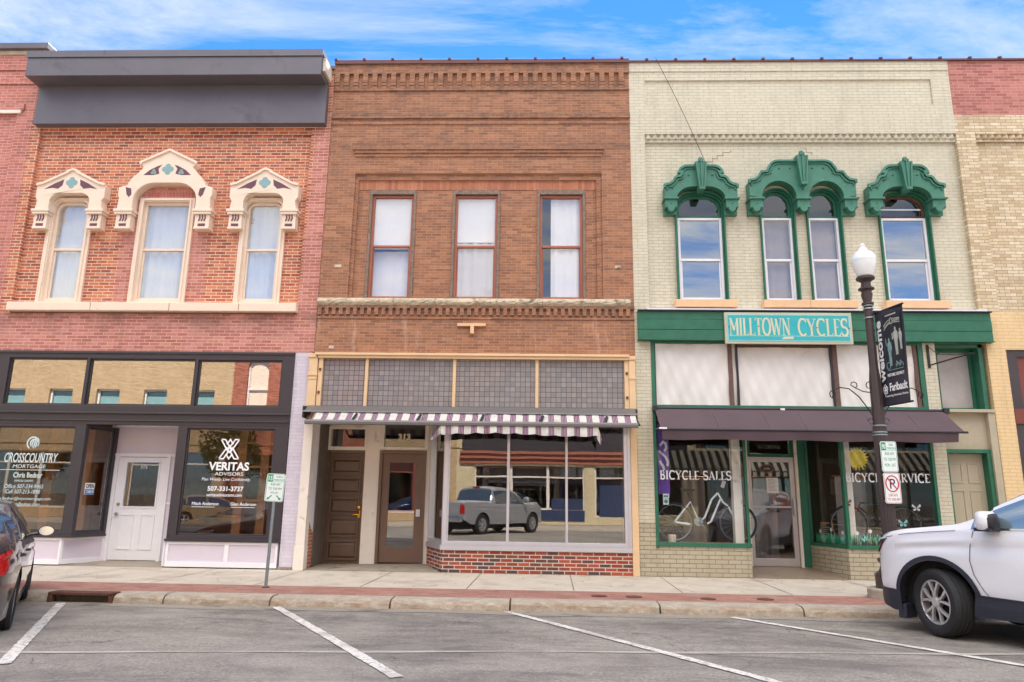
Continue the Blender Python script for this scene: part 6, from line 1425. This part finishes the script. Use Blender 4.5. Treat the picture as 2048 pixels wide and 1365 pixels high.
def wheel(root, x, y, R, wd, side, steer=0, rimR=.62, spokes=5, style='split'):
    X = Matrix.Translation((x, y, R)) @ Matrix.Rotation(steer, 4, 'Z')
    if side < 0: X = X @ Matrix.Rotation(pi, 4, 'Z')
    h = wd/2; mb = MB(X); rr_ = R*rimR
    prof = [(rr_, -h*.8), (R*.9, -h), (R*.975, -h*.86), (R, -h*.6), (R, -h*.36), (R-.008, -h*.33), (R-.008, -h*.27), (R, -h*.24), (R, h*.0), (R-.008, h*.03), (R-.008, h*.09), (R, h*.12), (R, h*.42), (R-.008, h*.45), (R-.008, h*.5), (R, h*.53), (R*.985, h*.78), (R*.93, h*.98), (R*.84, h*1.04), (R*.74, h*.98), (rr_+.012, h*.86), (rr_, h*.8)]
    mb.lathe(prof, n=64, axis='y', cap=False); w_ = build(mb, 'wheel', 'tyre', root, smooth=35)
    mb = MB(X); mb.lathe([(rr_, h*.83), (rr_-.012, h*.86), (rr_-.02, h*.8), (rr_-.03, h*.2), (rr_-.03, -h*.8)], n=48, axis='y', cap=False); build(mb, 'rim', 'alloy', w_, smooth=35)
    mb = MB(X); mb.lathe([(rr_-.025, h*.1), (0, h*.1)], n=32, axis='y'); build(mb, 'brake_disc', 'alloyDark', w_)
    mb = MB(X)
    for k in range(spokes):
        a0 = 2*pi*k/spokes+.3
        for da in ((-.17, .17) if style == 'split' else (0,)):
            a1 = a0+da; a2 = a0+da*1.9
            p = lambda r, a: (r*cos(a), r*sin(a))
            pts = [p(.05, a0+da*.6), p(rr_*.5, a1), p(rr_-.012, a2 if style == 'split' else a1)]
            mb.ribbon(pts, [.026, .023, .032] if style == 'split' else [.06, .05, .06], h*.6, h*.86)
    mb.lathe([(0, h*.9), (.045, h*.9), (.062, h*.8), (.062, h*.4)], n=20, axis='y')
    build(mb, 'spokes', 'alloy', w_, smooth=35)
    return w_

def car(root, S, paint, glassm='carGlass', cladding=False, ncol=150):
    belt, roof, plan = herm(S['belt']), herm(S['roof']), herm(S['plan'])
    x0, x1 = S['xr'], S['xf']; sill = herm(S['sill']); R, aR = S['R'], S['aR']; arches = [0, -S['wb']]
    def zlow(x):
        z = sill(x)
        for c_ in arches:
            if abs(x-c_) < aR: z = max(z, R+math.sqrt(aR*aR-(x-c_)**2))
        return z
    def side(x, z):
        b = belt(x); s0 = .25; t_ = (z-s0)/max(.05, b-s0); w_ = plan(x)
        k = .955+.045*sin(pi*min(max(t_, 0)*.62+.19, 1)) - .10*max(0, t_-.78)**1.5 - .05*max(0, .3-t_)
        cr_ = S.get('crease', .78); k += .008/(1+math.exp(-(t_-cr_)*-60)) if False else 0
        k -= .016*math.exp(-((t_-cr_)/.035)**2) - .010*math.exp(-((t_-cr_-.07)/.03)**2) + .010*math.exp(-((t_-.22)/.06)**2)
        return w_*k
    xs_ = [x0+(x1-x0)*i/ncol for i in range(ncol+1)]
    for c_ in arches:
        for s_ in (-1, 1): xs_ += [c_+s_*aR*q for q in (.999, .99, .97, .94)]
    xs_ = sorted(set(xs_+[a for a in S['cuts']]))
    NS, NG, NT_ = 16, 7, 8
    def column(x):
        zl, b, r_ = zlow(x), belt(x), roof(x); pts = []
        for j in range(NS+1):
            z = zl+(b-zl)*j/NS; pts.append((x, side(x, z), z))
        ysh = side(x, b); h = max(r_-b, .012); ze = b+h*.88; yr = ysh-.02-h*S.get('tumble', .34)
        if h < .25: yr = ysh-.03-h*.6
        for j in range(1, NG+1):
            q = j/NG; bulge = .03*sin(pi*q)*min(1, h*2); pts.append((x, ysh+(yr-ysh)*q+bulge, b+(ze-b)*q))
        for j in range(1, NT_+1):
            q = j/NT_; pts.append((x, yr*cos(q*pi/2)**.9 if q < 1 else 0, ze+(r_-ze)*sin(q*pi/2)))
        return pts
    cols = [column(x) for x in xs_]; nr = len(cols[0])
    groups = {'body': MB(), 'windscreen': MB(), 'side_window': MB(), 'side_window_far': MB(), 'rear_screen': MB()}
    for i in range(len(cols)-1):
        xc = (xs_[i]+xs_[i+1])/2
        for j in range(nr-1):
            g = 'body'
            if j >= NS:
                h = roof(xc)-belt(xc)
                if j < NS+NG-1 and h > .10 and S['win'][0] < xc < S['win'][1] and not any(a < xc < b for a, b in S['pillars']) and j >= NS: g = 'side_window'
                elif j >= NS+NG:
                    if S['ws'][0] < xc < S['ws'][1]: g = 'windscreen'
                    if 'rs' in S and S['rs'][0] < xc < S['rs'][1]: g = 'rear_screen'
            for sg_ in (1, -1):
                q = [cols[i][j], cols[i+1][j], cols[i+1][j+1], cols[i][j+1]]
                gg = g if (g != 'side_window' or sg_ == 1) else 'side_window_far'
                mb = groups[gg]; mb.add([(a, b*sg_, c_) for a, b, c_ in q], [(0, 1, 2, 3)])
    for e in (0, -1):
        p = cols[e]; groups['body'].add([(a, b, c_) for a, b, c_ in p]+[(a, -b, c_) for a, b, c_ in p[:-1]][::-1], [tuple(range(2*nr-1))])
    for nm, mb in groups.items():
        if not mb.f: continue
        me_name = nm.replace('_far', '')
        o = build(mb, me_name, paint if nm == 'body' else (S.get('gside', glassm) if nm.startswith('side') else glassm), root, smooth=False, recalc=False)
        bm = bmesh.new(); bm.from_mesh(o.data); bmesh.ops.remove_doubles(bm, verts=bm.verts, dist=.0004); bmesh.ops.recalc_face_normals(bm, faces=bm.faces); bm.to_mesh(o.data); bm.free()
        for p in o.data.polygons: p.use_smooth = True
        o.data.set_sharp_from_angle(angle=rad(40))
    mb = MB(); W_ = plan(-1)-.24; mb.box(x0+.15, x1-.2, -W_, W_, .24, min(belt(x) for x in (x0+.3, -1, x1-.25))-.06)
    for c_ in arches: mb.box(c_-aR-.04, c_+aR+.04, -plan(c_)+.1, plan(c_)-.1, R+aR-.02, R+aR+.03)
    build(mb, 'underbody', 'rubber', root)
    for c_ in arches:
        for s_ in (1, -1):
            mb = MB(); n = 24
            mb.add([(c_+aR*1.0*cos(pi*k/n), s_*(side(c_+aR*cos(pi*k/n), R+.2)-dy), R+aR*sin(pi*k/n)) for dy in (.012, .3) for k in range(n+1)], [(k, k+1, k+n+2, k+n+1) for k in range(n)]); build(mb, 'wheel_arch', 'rubber', root)
    return side, belt, roof
def strip(mb, path, side, wd, s_, off=.011):
    """thin line on the car side following (x, z) points"""
    P_ = [Vector(p) for p in path]
    for a, b in zip(P_[:-1], P_[1:]):
        d = (b-a).normalized(); n_ = Vector((-d.y, d.x))*wd/2
        q = [a+n_, a-n_, b-n_, b+n_]; mb.add([(p.x, s_*(side(p.x, p.y)+off), p.y) for p in q], [(0, 1, 2, 3)])
def patch(mb, top, bot, side, s_, off=.008, n=6):
    """quad patch between two (x, z) polylines of equal length"""
    def sub(l): return [tuple(l[i][q]+(l[i+1][q]-l[i][q])*k/4 for q in (0, 1)) for i in range(len(l)-1) for k in range(4)]+[l[-1]]
    top, bot = sub(top), sub(bot)
    for j in range(n):
        for i in range(len(top)-1):
            f = lambda k, v: (bot[k][0]+(top[k][0]-bot[k][0])*v, bot[k][1]+(top[k][1]-bot[k][1])*v)
            q = [f(i, j/n), f(i+1, j/n), f(i+1, (j+1)/n), f(i, (j+1)/n)]; mb.add([(a, s_*(side(a, b)+off), b) for a, b in q], [(0, 1, 2, 3)])

# --- white SUV, front left of it in the frame
SUVS = dict(xf=.84, xr=-3.9, wb=2.82, R=.365, aR=.455, tumble=.30, crease=.80,
    belt=[(.84, .80), (.80, .92), (.7, 1.02), (.45, 1.09), (.1, 1.135), (-.3, 1.17), (-1.2, 1.20), (-3.0, 1.22), (-3.6, 1.24), (-3.9, 1.16)],
    roof=[(.84, .82), (.80, .95), (.7, 1.065), (.42, 1.145), (0, 1.20), (-.24, 1.235), (-.30, 1.25), (-.8, 1.53), (-1.25, 1.74), (-1.7, 1.81), (-2.6, 1.82), (-3.3, 1.76), (-3.65, 1.55), (-3.9, 1.18)],
    plan=[(.84, .60), (.80, .72), (.70, .84), (.55, .92), (.3, .97), (-.4, .99), (-2.8, .99), (-3.5, .95), (-3.9, .84)],
    sill=[(.84, .36), (.66, .30), (.5, .28), (-3.9, .30)], cuts=[-.30, -1.25, -.40], win=(-3.5, -.44), pillars=[(-1.78, -1.70), (-2.75, -2.65), (-.66, -.625)], ws=(-1.25, -.30), rs=(-3.85, -3.4), gside='carGlassLt')
suv = thing('parked_car', 'white SUV with dark wheel arches, nose to the curb at the right edge', 'car', (4.55, -5.25, road_z(-5.25)), local=True, group='parked cars')
SUV_TH = rad(33)
hx, hy = -sin(SUV_TH), cos(SUV_TH); lx, ly = -cos(SUV_TH), -sin(SUV_TH)     # heading and left side directions
FL = Vector((4.63, -4.98))                                                 # front left wheel stands here
suv.location = (FL.x-lx*.84, FL.y-ly*.84, road_z(-5.4)+.002); suv.rotation_euler = (0, 0, math.atan2(hy, hx))
side_, belt_, roof_ = car(suv, SUVS, 'carWhite', ncol=200)
for (a, st_) in ((0, -rad(24)), (-2.82, 0)):
    wheel(suv, a, .855, .365, .245, 1, st_, .66); wheel(suv, a, -.855, .365, .245, -1, st_, .66)
for s_ in (1, -1):
    for c_ in (0, -2.82):
        mb = MB(); n = 28
        for k in range(n):
            qs = []
            for (kk, r_) in ((k, .448), (k+1, .448), (k+1, .498), (k, .498)):
                a = -.30+(pi+.6)*kk/n if c_ else -.12+(pi+.42)*kk/n; xx, z_ = c_+r_*cos(a), .375+r_*sin(a); qs.append((xx, s_*(side_(xx, z_)+.012), z_))
            mb.add(qs, [(0, 1, 2, 3)])
            q2 = []
            for (kk, dy) in ((k, 0), (k+1, 0), (k+1, .1), (k, .1)):
                a = -.30+(pi+.6)*kk/n if c_ else -.12+(pi+.42)*kk/n; xx, z_ = c_+.449*cos(a), .375+.449*sin(a); q2.append((xx, s_*(side_(xx, z_)+.012-dy), z_))
            mb.add(q2, [(0, 1, 2, 3)])
        build(mb, 'arch_cladding', 'clad', suv, smooth=40)
    mb = MB(); patch(mb, [(-.42, .50), (-1.5, .47), (-2.35, .50)], [(-.38, .27), (-1.5, .27), (-2.4, .27)], side_, s_, .012)
    patch(mb, [(.84, .80), (.825, .78), (.80, .6), (.74, .46)], [(.84, .34), (.825, .32), (.80, .30), (.74, .26)], side_, s_, .012); patch(mb, [(.74, .46), (.64, .46), (.52, .46), (.44, .44)], [(.74, .26), (.64, .24), (.55, .22), (.44, .22)], side_, s_, .012); build(mb, 'lower_cladding', 'clad', suv, smooth=40)
    mb = MB(); strip(mb, [(-.62-.1*i, belt_(-.62-.1*i)+.002) for i in range(28)], lambda x, z: side_(x, belt_(x))-.0, .02, s_, .008); build(mb, 'belt_trim', 'chrome', suv)
    mb = MB(); strip(mb, [(.60, 1.045), (.3, 1.10), (0, 1.135), (-.28, 1.16)], side_, .006, s_); build(mb, 'bonnet_gap', 'rubber', suv)
    mb = MB(); strip(mb, [(-.47, 1.17), (-.42, 1.0), (-.41, .85), (-.44, .7), (-.52, .55), (-.56, .5)], side_, .007, s_); strip(mb, [(-1.74, 1.18), (-1.74, .5)], side_, .008, s_); build(mb, 'door_gap', 'rubber', suv)
    mb = MB(); patch(mb, [(.825, .92), (.77, .975), (.68, 1.015), (.56, 1.04)], [(.832, .85), (.79, .86), (.72, .89), (.60, 1.015)], side_, s_, .010, 4); build(mb, 'headlight', 'clad', suv)
    mb = MB(); patch(mb, [(.81, .89), (.755, .94), (.67, .985)], [(.82, .857), (.775, .872), (.71, .915)], side_, s_, .016, 3); build(mb, 'side_marker', 'amber', suv)
    mb = MB(); patch(mb, [(-3.86, 1.08), (-3.5, 1.10)], [(-3.88, .85), (-3.5, .88)], side_, s_, .01); build(mb, 'taillight', 'redLens', suv)
    # mirror
    mb = MB(Matrix.Translation((-.66, s_*1.07, 1.275)) @ Matrix.Scale(.10, 4, (1, 0, 0)) @ Matrix.Scale(.135, 4, (0, 1, 0)) @ Matrix.Scale(.105, 4, (0, 0, 1)))
    mb.lathe([(0, -1), (.7, -.96), (.95, -.75), (1, -.1), (.98, .4), (.85, .8), (.6, .97), (0, 1)], n=20); mr = build(mb, 'mirror', 'carWhite', suv, smooth=True)
    mb = MB(Matrix.Translation((-.685, s_*1.065, 1.272)) @ Matrix.Diagonal((.09, .122, .092, 1))); mb.lathe([(0, -1), (.7, -.96), (.95, -.75), (1, -.1), (.98, .4), (.85, .8), (.6, .97), (0, 1)], n=20); build(mb, 'mirror_glass', 'ironBlack', mr, smooth=True)
    mb = MB(); mb.tube([(-.62, s_*.90, 1.21), (-.66, s_*1.05, 1.22)], .03, 8); mb.box(-.74, -.58, s_*1.07-.11, s_*1.07+.11, 1.17, 1.205); build(mb, 'mirror_arm', 'clad', mr)
mb = MB(); mb.box(.4, .5, .70, .92, .14, .30); mb.box(.4, .5, -.92, -.7, .14, .30); build(mb, 'splash_guard', 'clad', suv, bevel=.01)
mb = MB(); mb.tube([(-1.30+.19*cos(2*pi*k/24)*.35, .45+.19*sin(2*pi*k/24), 1.10+.19*cos(2*pi*k/24)+.1) for k in range(25)], .014, 6, cap=False); build(mb, 'steering_wheel', 'ironBlack', suv)

# --- sedans
SED = dict(xf=.92, xr=-3.62, wb=2.65, R=.315, aR=.365, tumble=.36, crease=.80,
    belt=[(.92, .60), (.8, .68), (.4, .77), (0, .83), (-.6, .89), (-2.4, .95), (-3.2, .985), (-3.5, .94), (-3.62, .84)],
    roof=[(.92, .63), (.8, .72), (.4, .84), (0, .91), (-.35, .965), (-.42, .98), (-1.0, 1.24), (-1.4, 1.37), (-1.9, 1.43), (-2.4, 1.41), (-2.75, 1.31), (-3.15, 1.09), (-3.22, 1.06), (-3.5, 1.03), (-3.62, .90)],
    plan=[(.92, .56), (.8, .70), (.5, .82), (.1, .865), (-2.6, .875), (-3.2, .84), (-3.5, .76), (-3.62, .62)],
    sill=[(.92, .28), (.6, .19), (-3.3, .2), (-3.62, .34)], cuts=[-.42, -1.4, -2.42, -3.15], win=(-3.0, -.55), pillars=[(-1.78, -1.70), (-2.62, -2.56)], ws=(-1.4, -.42), rs=(-3.15, -2.42))
def sedan(root, paint, style='split'):
    sd_, bl_, rf_ = car(root, SED, paint, ncol=120)
    for a in (0, -2.65): wheel(root, a, .755, .315, .21, 1, 0, .66, 5, style); wheel(root, a, -.755, .315, .21, -1, 0, .66, 5, style)
    for s_ in (1, -1):
        mb = MB(); patch(mb, [(-3.60, .85), (-3.47, .90), (-3.34, .92)], [(-3.61, .68), (-3.48, .66), (-3.42, .70)], sd_, s_, .014, 6); mb.box(-3.655, -3.60, s_*.34 if s_ > 0 else -.66, .66 if s_ > 0 else -.34, .68, .86); build(mb, 'taillight', 'redLens', root)
        mb = MB(); patch(mb, [(.90, .64), (.6, .70)], [(.91, .54), (.66, .58)], sd_, s_, .008, 3); build(mb, 'headlight', 'clearLens', root)
        mb = MB()
        for x in (-.46, -1.74, -2.6): strip(mb, [(x, bl_(x)-.03), (x+(.0 if x > -2 else .05), .30)], sd_, .008, s_)
        strip(mb, [(-.45, .27), (-2.2, .27)], sd_, .02, s_); build(mb, 'door_gap', 'rubber', root)
        mb = MB(); strip(mb, [(-.55-.1*i, bl_(-.55-.1*i)+.002) for i in range(24)], lambda x, z: sd_(x, bl_(x)), .016, s_); build(mb, 'belt_trim', 'ironBlack', root)
        mb = MB(); 
        for x in (-1.6, -2.45): mb.tube([(x, s_*(sd_(x, .80)+.0), .80), (x-.03, s_*(sd_(x, .8)+.035), .80), (x-.15, s_*(sd_(x, .8)+.035), .80), (x-.18, s_*(sd_(x, .8)), .80)], .012, 6)
        build(mb, 'door_handle', paint, root, smooth=40)
        mb = MB(Matrix.Translation((-.72, s_*.99, .985)) @ Matrix.Diagonal((.06, .10, .065, 1))); mb.lathe([(0, -1), (.5, -.9), (.9, -.5), (1, 0), (.9, .5), (.5, .9), (0, 1)], n=18); mr = build(mb, 'mirror', paint, root, smooth=True)
        mb = MB(Matrix.Translation((-.785, s_*.995, .985)) @ Matrix.Diagonal((1, 1.0, .68, 1))); mb.lathe([(0, 0), (.085, 0), (.088, .02)], n=18, axis='x'); build(mb, 'mirror_glass', 'chrome', mr)
        mb = MB(); mb.tube([(-.66, s_*.80, .93), (-.70, s_*.95, .95)], .022, 6); build(mb, 'mirror_arm', paint, mr)
    mb = MB(); mb.box(-3.67, -3.61, -.26, .26, .62, .75); build(mb, 'licence_plate', 'vinyl', root)
    mb = MB(); mb.box(-3.66, -3.5, -.6, .6, .36, .56); build(mb, 'bumper', paint, root, bevel=.03)
def place(o, x, y, th): o.location = (x, y, road_z(y)+.002); o.rotation_euler = (0, 0, pi/2+th)
s1 = thing('parked_car', 'dark grey sedan parked nose to the curb at the left edge', 'car', local=True, group='parked cars')
sedan(s1, 'carDark'); s1.scale = (.97, .97, .97); place(s1, -7.68, -3.93, rad(32))

# ================================================================== the other side of the street (seen mirrored in the shop windows)
FY = -26.0
GRP = {'brick_building': 'brick buildings across the street'}
def far_building(x0, x1, zt, bm_, label, wins, shop, shopmat, arch=False, band='creamTrim', cornice='darkMetal', fr='oldWhite', blind='tealPaint'):
    o = thing('brick_building', label, 'building', ((x0+x1)/2, FY, 0), group=GRP['brick_building'])
    mb = MB(); holes = []
    for a, b, c_, d in wins:
        holes.append(archrect(a, b, c_, d, (b-a)/2-.001, (b-a)/2-.001) if arch else rect(a, b, c_, d))
    holes += [rect(a, b, c_, d) for a, b, c_, d in shop]
    mb.plate(rect(x0, x1, 0, zt), FY, FY-.4, holes)
    mb.box(x0, x1, FY+.0, FY+.06, 4.0, 4.15); mb.box(x0, x1, FY, FY+.08, zt-1.3, zt-1.2)
    for i in range(int((x1-x0)/.35)): mb.box(x0+.1+.35*i, x0+.28+.35*i, FY, FY+.08, zt-1.6, zt-1.3)
    build(mb, 'wall', bm_, o)
    mb = MB(); mb.box(x0, x1, FY-.5, FY+.45, zt, zt+.35); mb.box(x0, x1, FY-.4, FY+.2, zt-.25, zt); build(mb, 'cornice', cornice, o)
    mb = MB(); mb.box(x0+.05, x1-.05, FY-10, FY-9.8, 0, zt); mb.box(x0, x0+.2, FY-9.8, FY-.4, 0, zt); mb.box(x1-.2, x1, FY-9.8, FY-.4, 0, zt); mb.box(x0, x1, FY-10, FY-.4, zt-.3, zt-.1); mb.box(x0, x1, FY-9.8, FY-.4, 3.9, 4.1); build(mb, 'shell', 'darkroom', o)
    for a, b, c_, d in wins:
        mb = MB(); mb.plate(rect(a, b, c_, d), FY-.2, FY-.28, [rect(a+.08, (b), c_+.08, (c_+d)/2-.04)[:1]+rect(a+.08, b-.08, c_+.08, (c_+d)/2-.04)[1:], rect(a+.08, b-.08, (c_+d)/2+.04, d-.08)]) if not arch else mb.plate(archrect(a, b, c_, d, (b-a)/2-.001), FY-.2, FY-.28, [rect(a+.08, b-.08, c_+.08, (c_+d)/2-.04), archrect(a+.08, b-.08, (c_+d)/2+.04, d-.08, (b-a)/2-.09)])
        w_ = build(mb, 'window', fr, o)
        mb = MB(); mb.box(a+.05, b-.05, FY-.34, FY-.36, c_, d-.1); build(mb, 'blind', blind, w_)
        mb = MB(); mb.box(a-.1, b+.1, FY-.1, FY+.1, c_-.15, c_); build(mb, 'sill', band, o)
    for a, b, c_, d in shop:
        mb = MB(); n = max(1, int((b-a)/1.7)); ps = [rect(a+.08+(b-a)*i/n, a-.08+(b-a)*(i+1)/n, c_+.08, d-.7) for i in range(n)]+[rect(a+.08+(b-a)*i/n, a-.08+(b-a)*(i+1)/n, d-.62, d-.08) for i in range(n)]
        mb.plate(rect(a, b, c_, d), FY-.1, FY-.2, ps); w_ = build(mb, 'shop_window', shopmat, o)
        mb = MB(); mb.box(a, b, FY-.15, FY-.155, c_, d); build(mb, 'pane', 'glassTint', w_)
    return o
tan2 = brick('golden_tan_brick', [lin(186, 158, 118), lin(200, 172, 134), lin(208, 180, 144), lin(194, 166, 128)], lin(176, 152, 120))
red2 = brick('far_red_brick', [lin(150, 84, 66), lin(170, 98, 76), lin(182, 112, 88)], lin(160, 120, 100))
cream2 = brick('far_cream_brick', [lin(214, 198, 160), lin(222, 208, 172)], lin(180, 164, 130))
ww = lambda x0, n, st, w_, c_, d: [(x0+st*i, x0+st*i+w_, c_, d) for i in range(n)]
far_building(-46, -17.2, 11.2, tan2, 'golden tan brick building across the street, mirrored in the mortgage shop transom windows', ww(-44.3, 10, 2.75, 1.35, 5.2, 7.1), [(-45, -32, .5, 3.6), (-31.4, -24, .5, 3.6), (-23.4, -17.8, .5, 3.6)], 'oldWhite', fr='white')
far_building(-17.2, -9.2, 11, red2, 'red brick building across the street with tall arched windows', ww(-16.4, 3, 2.6, 1.2, 5.4, 9.0), [(-16.5, -10, .6, 3.5)], 'brownDoor', arch=True, fr='white', blind='creamTrim')
far_building(-9.2, -4.3, 9.6, tan2, 'orange tan building across the street with a dark cornice, left of the cream shop', ww(-8.6, 2, 2.2, 1.1, 5.4, 8.0), [(-8.7, -5.2, .5, 3.4)], 'maroon', fr='white', blind='curtain')
fbc = far_building(-4.3, 8.6, 10, cream2, 'cream brick shop with blue panels across the street, mirrored in the shop window', ww(-3.4, 5, 2.4, 1.1, 5.4, 8.0), [(-3.3, 2.7, .75, 3.15), (3.25, 5.0, .4, 3.15), (5.4, 8.0, .5, 3.15)], 'oldWhite', cornice='redwood', fr='white', blind='curtain')
far_building(8.6, 24, 10.5, cream2, 'pale brick building across the street behind the black and white striped awning', ww(9.4, 6, 2.4, 1.1, 5.4, 8.0), [(8.8, 15.9, .1, 4.6), (16.4, 23.7, .1, 4.6)], 'ironBlack', fr='white', blind='curtain')
far_building(24, 44, 10.5, red2, 'long red brick building farthest right across the street', ww(25, 7, 2.6, 1.2, 5.4, 8.0), [(24.8, 43, .5, 3.3)], 'oldWhite', fr='white', blind='curtain')
mb = MB(); mb.box(-4.0, 8.3, FY, FY+.1, 3.86, 5.2); build(mb, 'added_dark_band', 'slate', fbc)  # dark band added on this wall to darken its mirror image
mb = MB(); mb.box(-4.1, 8.4, FY+.0, FY+.16, 3.2, 3.45); mb.box(-4.1, 8.4, FY+.0, FY+.3, 3.452, 3.7); mb.box(-4.1, 8.4, FY+.0, FY+.42, 3.702, 3.85); build(mb, 'shop_cornice', 'redwood', fbc)
mb = MB(); mb.box(-3.3, 2.7, FY+.0, FY+.05, .2, .74); mb.box(.9, 2.6, FY-.11, FY-.08, .76, 1.35); mb.box(3.5, 4.8, FY-.11, FY-.05, .3, 2.1); build(mb, 'blue_panel', mat('navy_paint', lin(44, 58, 92), .5), fbc)
t = NT('black_white_stripe_canvas'); v = t.obj(); x_, y_, z_ = t.xyz(v)
t.col(t.mix(t.math('LESS_THAN', t.math('FRACT', t.math('ADD', t.math('DIVIDE', x_, .42), 50.0)), .5), lin(150, 144, 128), lin(34, 32, 34))); t.rough(.9); M['bwStripe'] = t.m
fa_ = thing('striped_awning', 'black and white striped awning across the street, mirrored in the bicycle shop windows', 'awning', (16, FY, 2.6))
mb = MB(); mb.add([(5.4, FY+.45, 4.0), (23.6, FY+.45, 4.0), (23.6, FY+1.5, 3.0), (5.4, FY+1.5, 3.0), (5.4, FY+1.52, 2.7), (23.6, FY+1.52, 2.7)], [(0, 1, 2, 3), (3, 2, 5, 4)]); build(mb, 'canvas', 'bwStripe', fa_)
mb = MB(); mb.tube([(5.4, FY+1.5, 3.0), (23.6, FY+1.5, 3.0)], .03, 6); build(mb, 'bar', 'ironBlack', fa_)
s2 = thing('parked_car', 'champagne coloured sedan across the street, mirrored in the mortgage window', 'car', local=True, group='parked cars'); sedan(s2, 'carGold', 'plain'); place(s2, -13.6, -20.0, rad(180+52))
s3 = thing('parked_car', 'blue sedan across the street, mirrored in the advisors window', 'car', local=True, group='parked cars'); sedan(s3, 'carBlue', 'plain'); place(s3, -9.2, -20.0, rad(180-33))
# silver pickup
TR = dict(xf=.95, xr=-4.75, wb=3.55, R=.40, aR=.47, tumble=.26, crease=.80,
    belt=[(.95, .88), (.85, 1.02), (.5, 1.10), (-.5, 1.16), (-2.7, 1.20), (-2.75, 1.22), (-4.7, 1.24), (-4.75, 1.20)],
    roof=[(.95, .92), (.85, 1.10), (.4, 1.20), (-.4, 1.25), (-.5, 1.28), (-1.2, 1.78), (-1.6, 1.88), (-2.3, 1.90), (-2.75, 1.82), (-2.95, 1.30), (-3.0, 1.26), (-4.7, 1.27), (-4.75, 1.24)],
    plan=[(.95, .80), (.7, .94), (0, .99), (-4.6, .99), (-4.75, .96)], sill=[(.95, .45), (.5, .40), (-4.2, .42), (-4.75, .6)], cuts=[-.5, -1.2, -2.75, -3.0], win=(-2.7, -.62), pillars=[(-1.75, -1.66)], ws=(-1.25, -.5), rs=(-2.95, -2.74))
tk = thing('pickup_truck', 'silver pickup truck across the street, mirrored in the brown brick shop window', 'pickup truck', local=True)
sd_, bl_, rf_ = car(tk, TR, 'carSilver', ncol=120)
for a in (0, -3.55): wheel(tk, a, .86, .40, .26, 1); wheel(tk, a, -.86, .40, .26, -1)
for s_ in (1, -1):
    mb = MB(); a_, b_ = sorted((s_*.80, s_*.985)); mb.box(-4.78, -4.70, a_, b_, .82, 1.16); build(mb, 'taillight', 'redLens', tk, bevel=.015)
    mb = MB(Matrix.Translation((-.8, s_*1.18, 1.36)) @ Matrix.Diagonal((.08, .14, .12, 1))); mb.lathe([(0, -1), (.7, -.8), (1, 0), (.7, .8), (0, 1)], n=14); build(mb, 'mirror', 'carSilver', tk, smooth=True)
mb = MB(); mb.box(-4.95, -4.72, -.92, .92, .52, .68); build(mb, 'bumper', 'chrome', tk, bevel=.03)
mb = MB(); mb.box(-4.965, -4.95, -.16, .16, .54, .67); build(mb, 'licence_plate', 'signWhite', tk)
mb = MB(); mb.box(-4.775, -4.75, -.78, .78, .74, 1.18); mb.box(-4.79, -4.775, -.12, .12, 1.0, 1.08); build(mb, 'tailgate', 'carSilver', tk, bevel=.01)
mb = MB(); mb.box(-2.78, -2.72, -.16, .16, 1.83, 1.87); build(mb, 'brake_light', 'redLens', tk)
place(tk, -.9, -18.4, rad(180+33))
for i, (x, y) in enumerate(((-15.5, -22.6), (-30.0, -22.8))):
    tr_ = thing('street_tree', ['small leafy street tree across the street in front of the golden tan building', 'leafy street tree far left across the street'][i], 'tree', (x, y, 0), group='street trees across the street')
    mb = MB(); mb.tube([(x, y, -.1), (x+.05, y, 1.2), (x, y+.05, 2.4), (x+.1, y, 3.6)], [.11, .09, .07, .03], 8)
    for k in range(7): a = k*2.4; mb.tube([(x, y, 2.0+.2*k), (x+.7*cos(a), y+.7*sin(a), 2.7+.22*k), (x+1.2*cos(a), y+1.2*sin(a), 3.1+.22*k)], [.04, .025, .01], 5)
    build(mb, 'trunk', mat('bark', lin(96, 80, 66), .9, var=.2, scale=9), tr_)
    mb = MB(); rl = random.Random(i+4)
    for k in range(2600):
        th, ph = rl.uniform(0, 2*pi), math.acos(rl.uniform(-1, 1)); rr_ = rl.uniform(.45, 1)**.5; lump = 1+.25*sin(3*th+i)*sin(2*ph)
        c_ = Vector((x+1.5*rr_*lump*sin(ph)*cos(th), y+1.4*rr_*lump*sin(ph)*sin(th), 3.5+1.35*rr_*lump*cos(ph)))
        d1_ = Vector((rl.uniform(-1, 1), rl.uniform(-1, 1), rl.uniform(-1, 1))).normalized()*.10; d2_ = d1_.orthogonal().normalized()*.05
        mb.add([c_-d1_, c_+d2_, c_+d1_, c_-d2_], [(0, 1, 2, 3)])
    build(mb, 'crown', mat('leaves', (.07, .13, .03), .6, var=.4, scale=2), tr_, recalc=False)
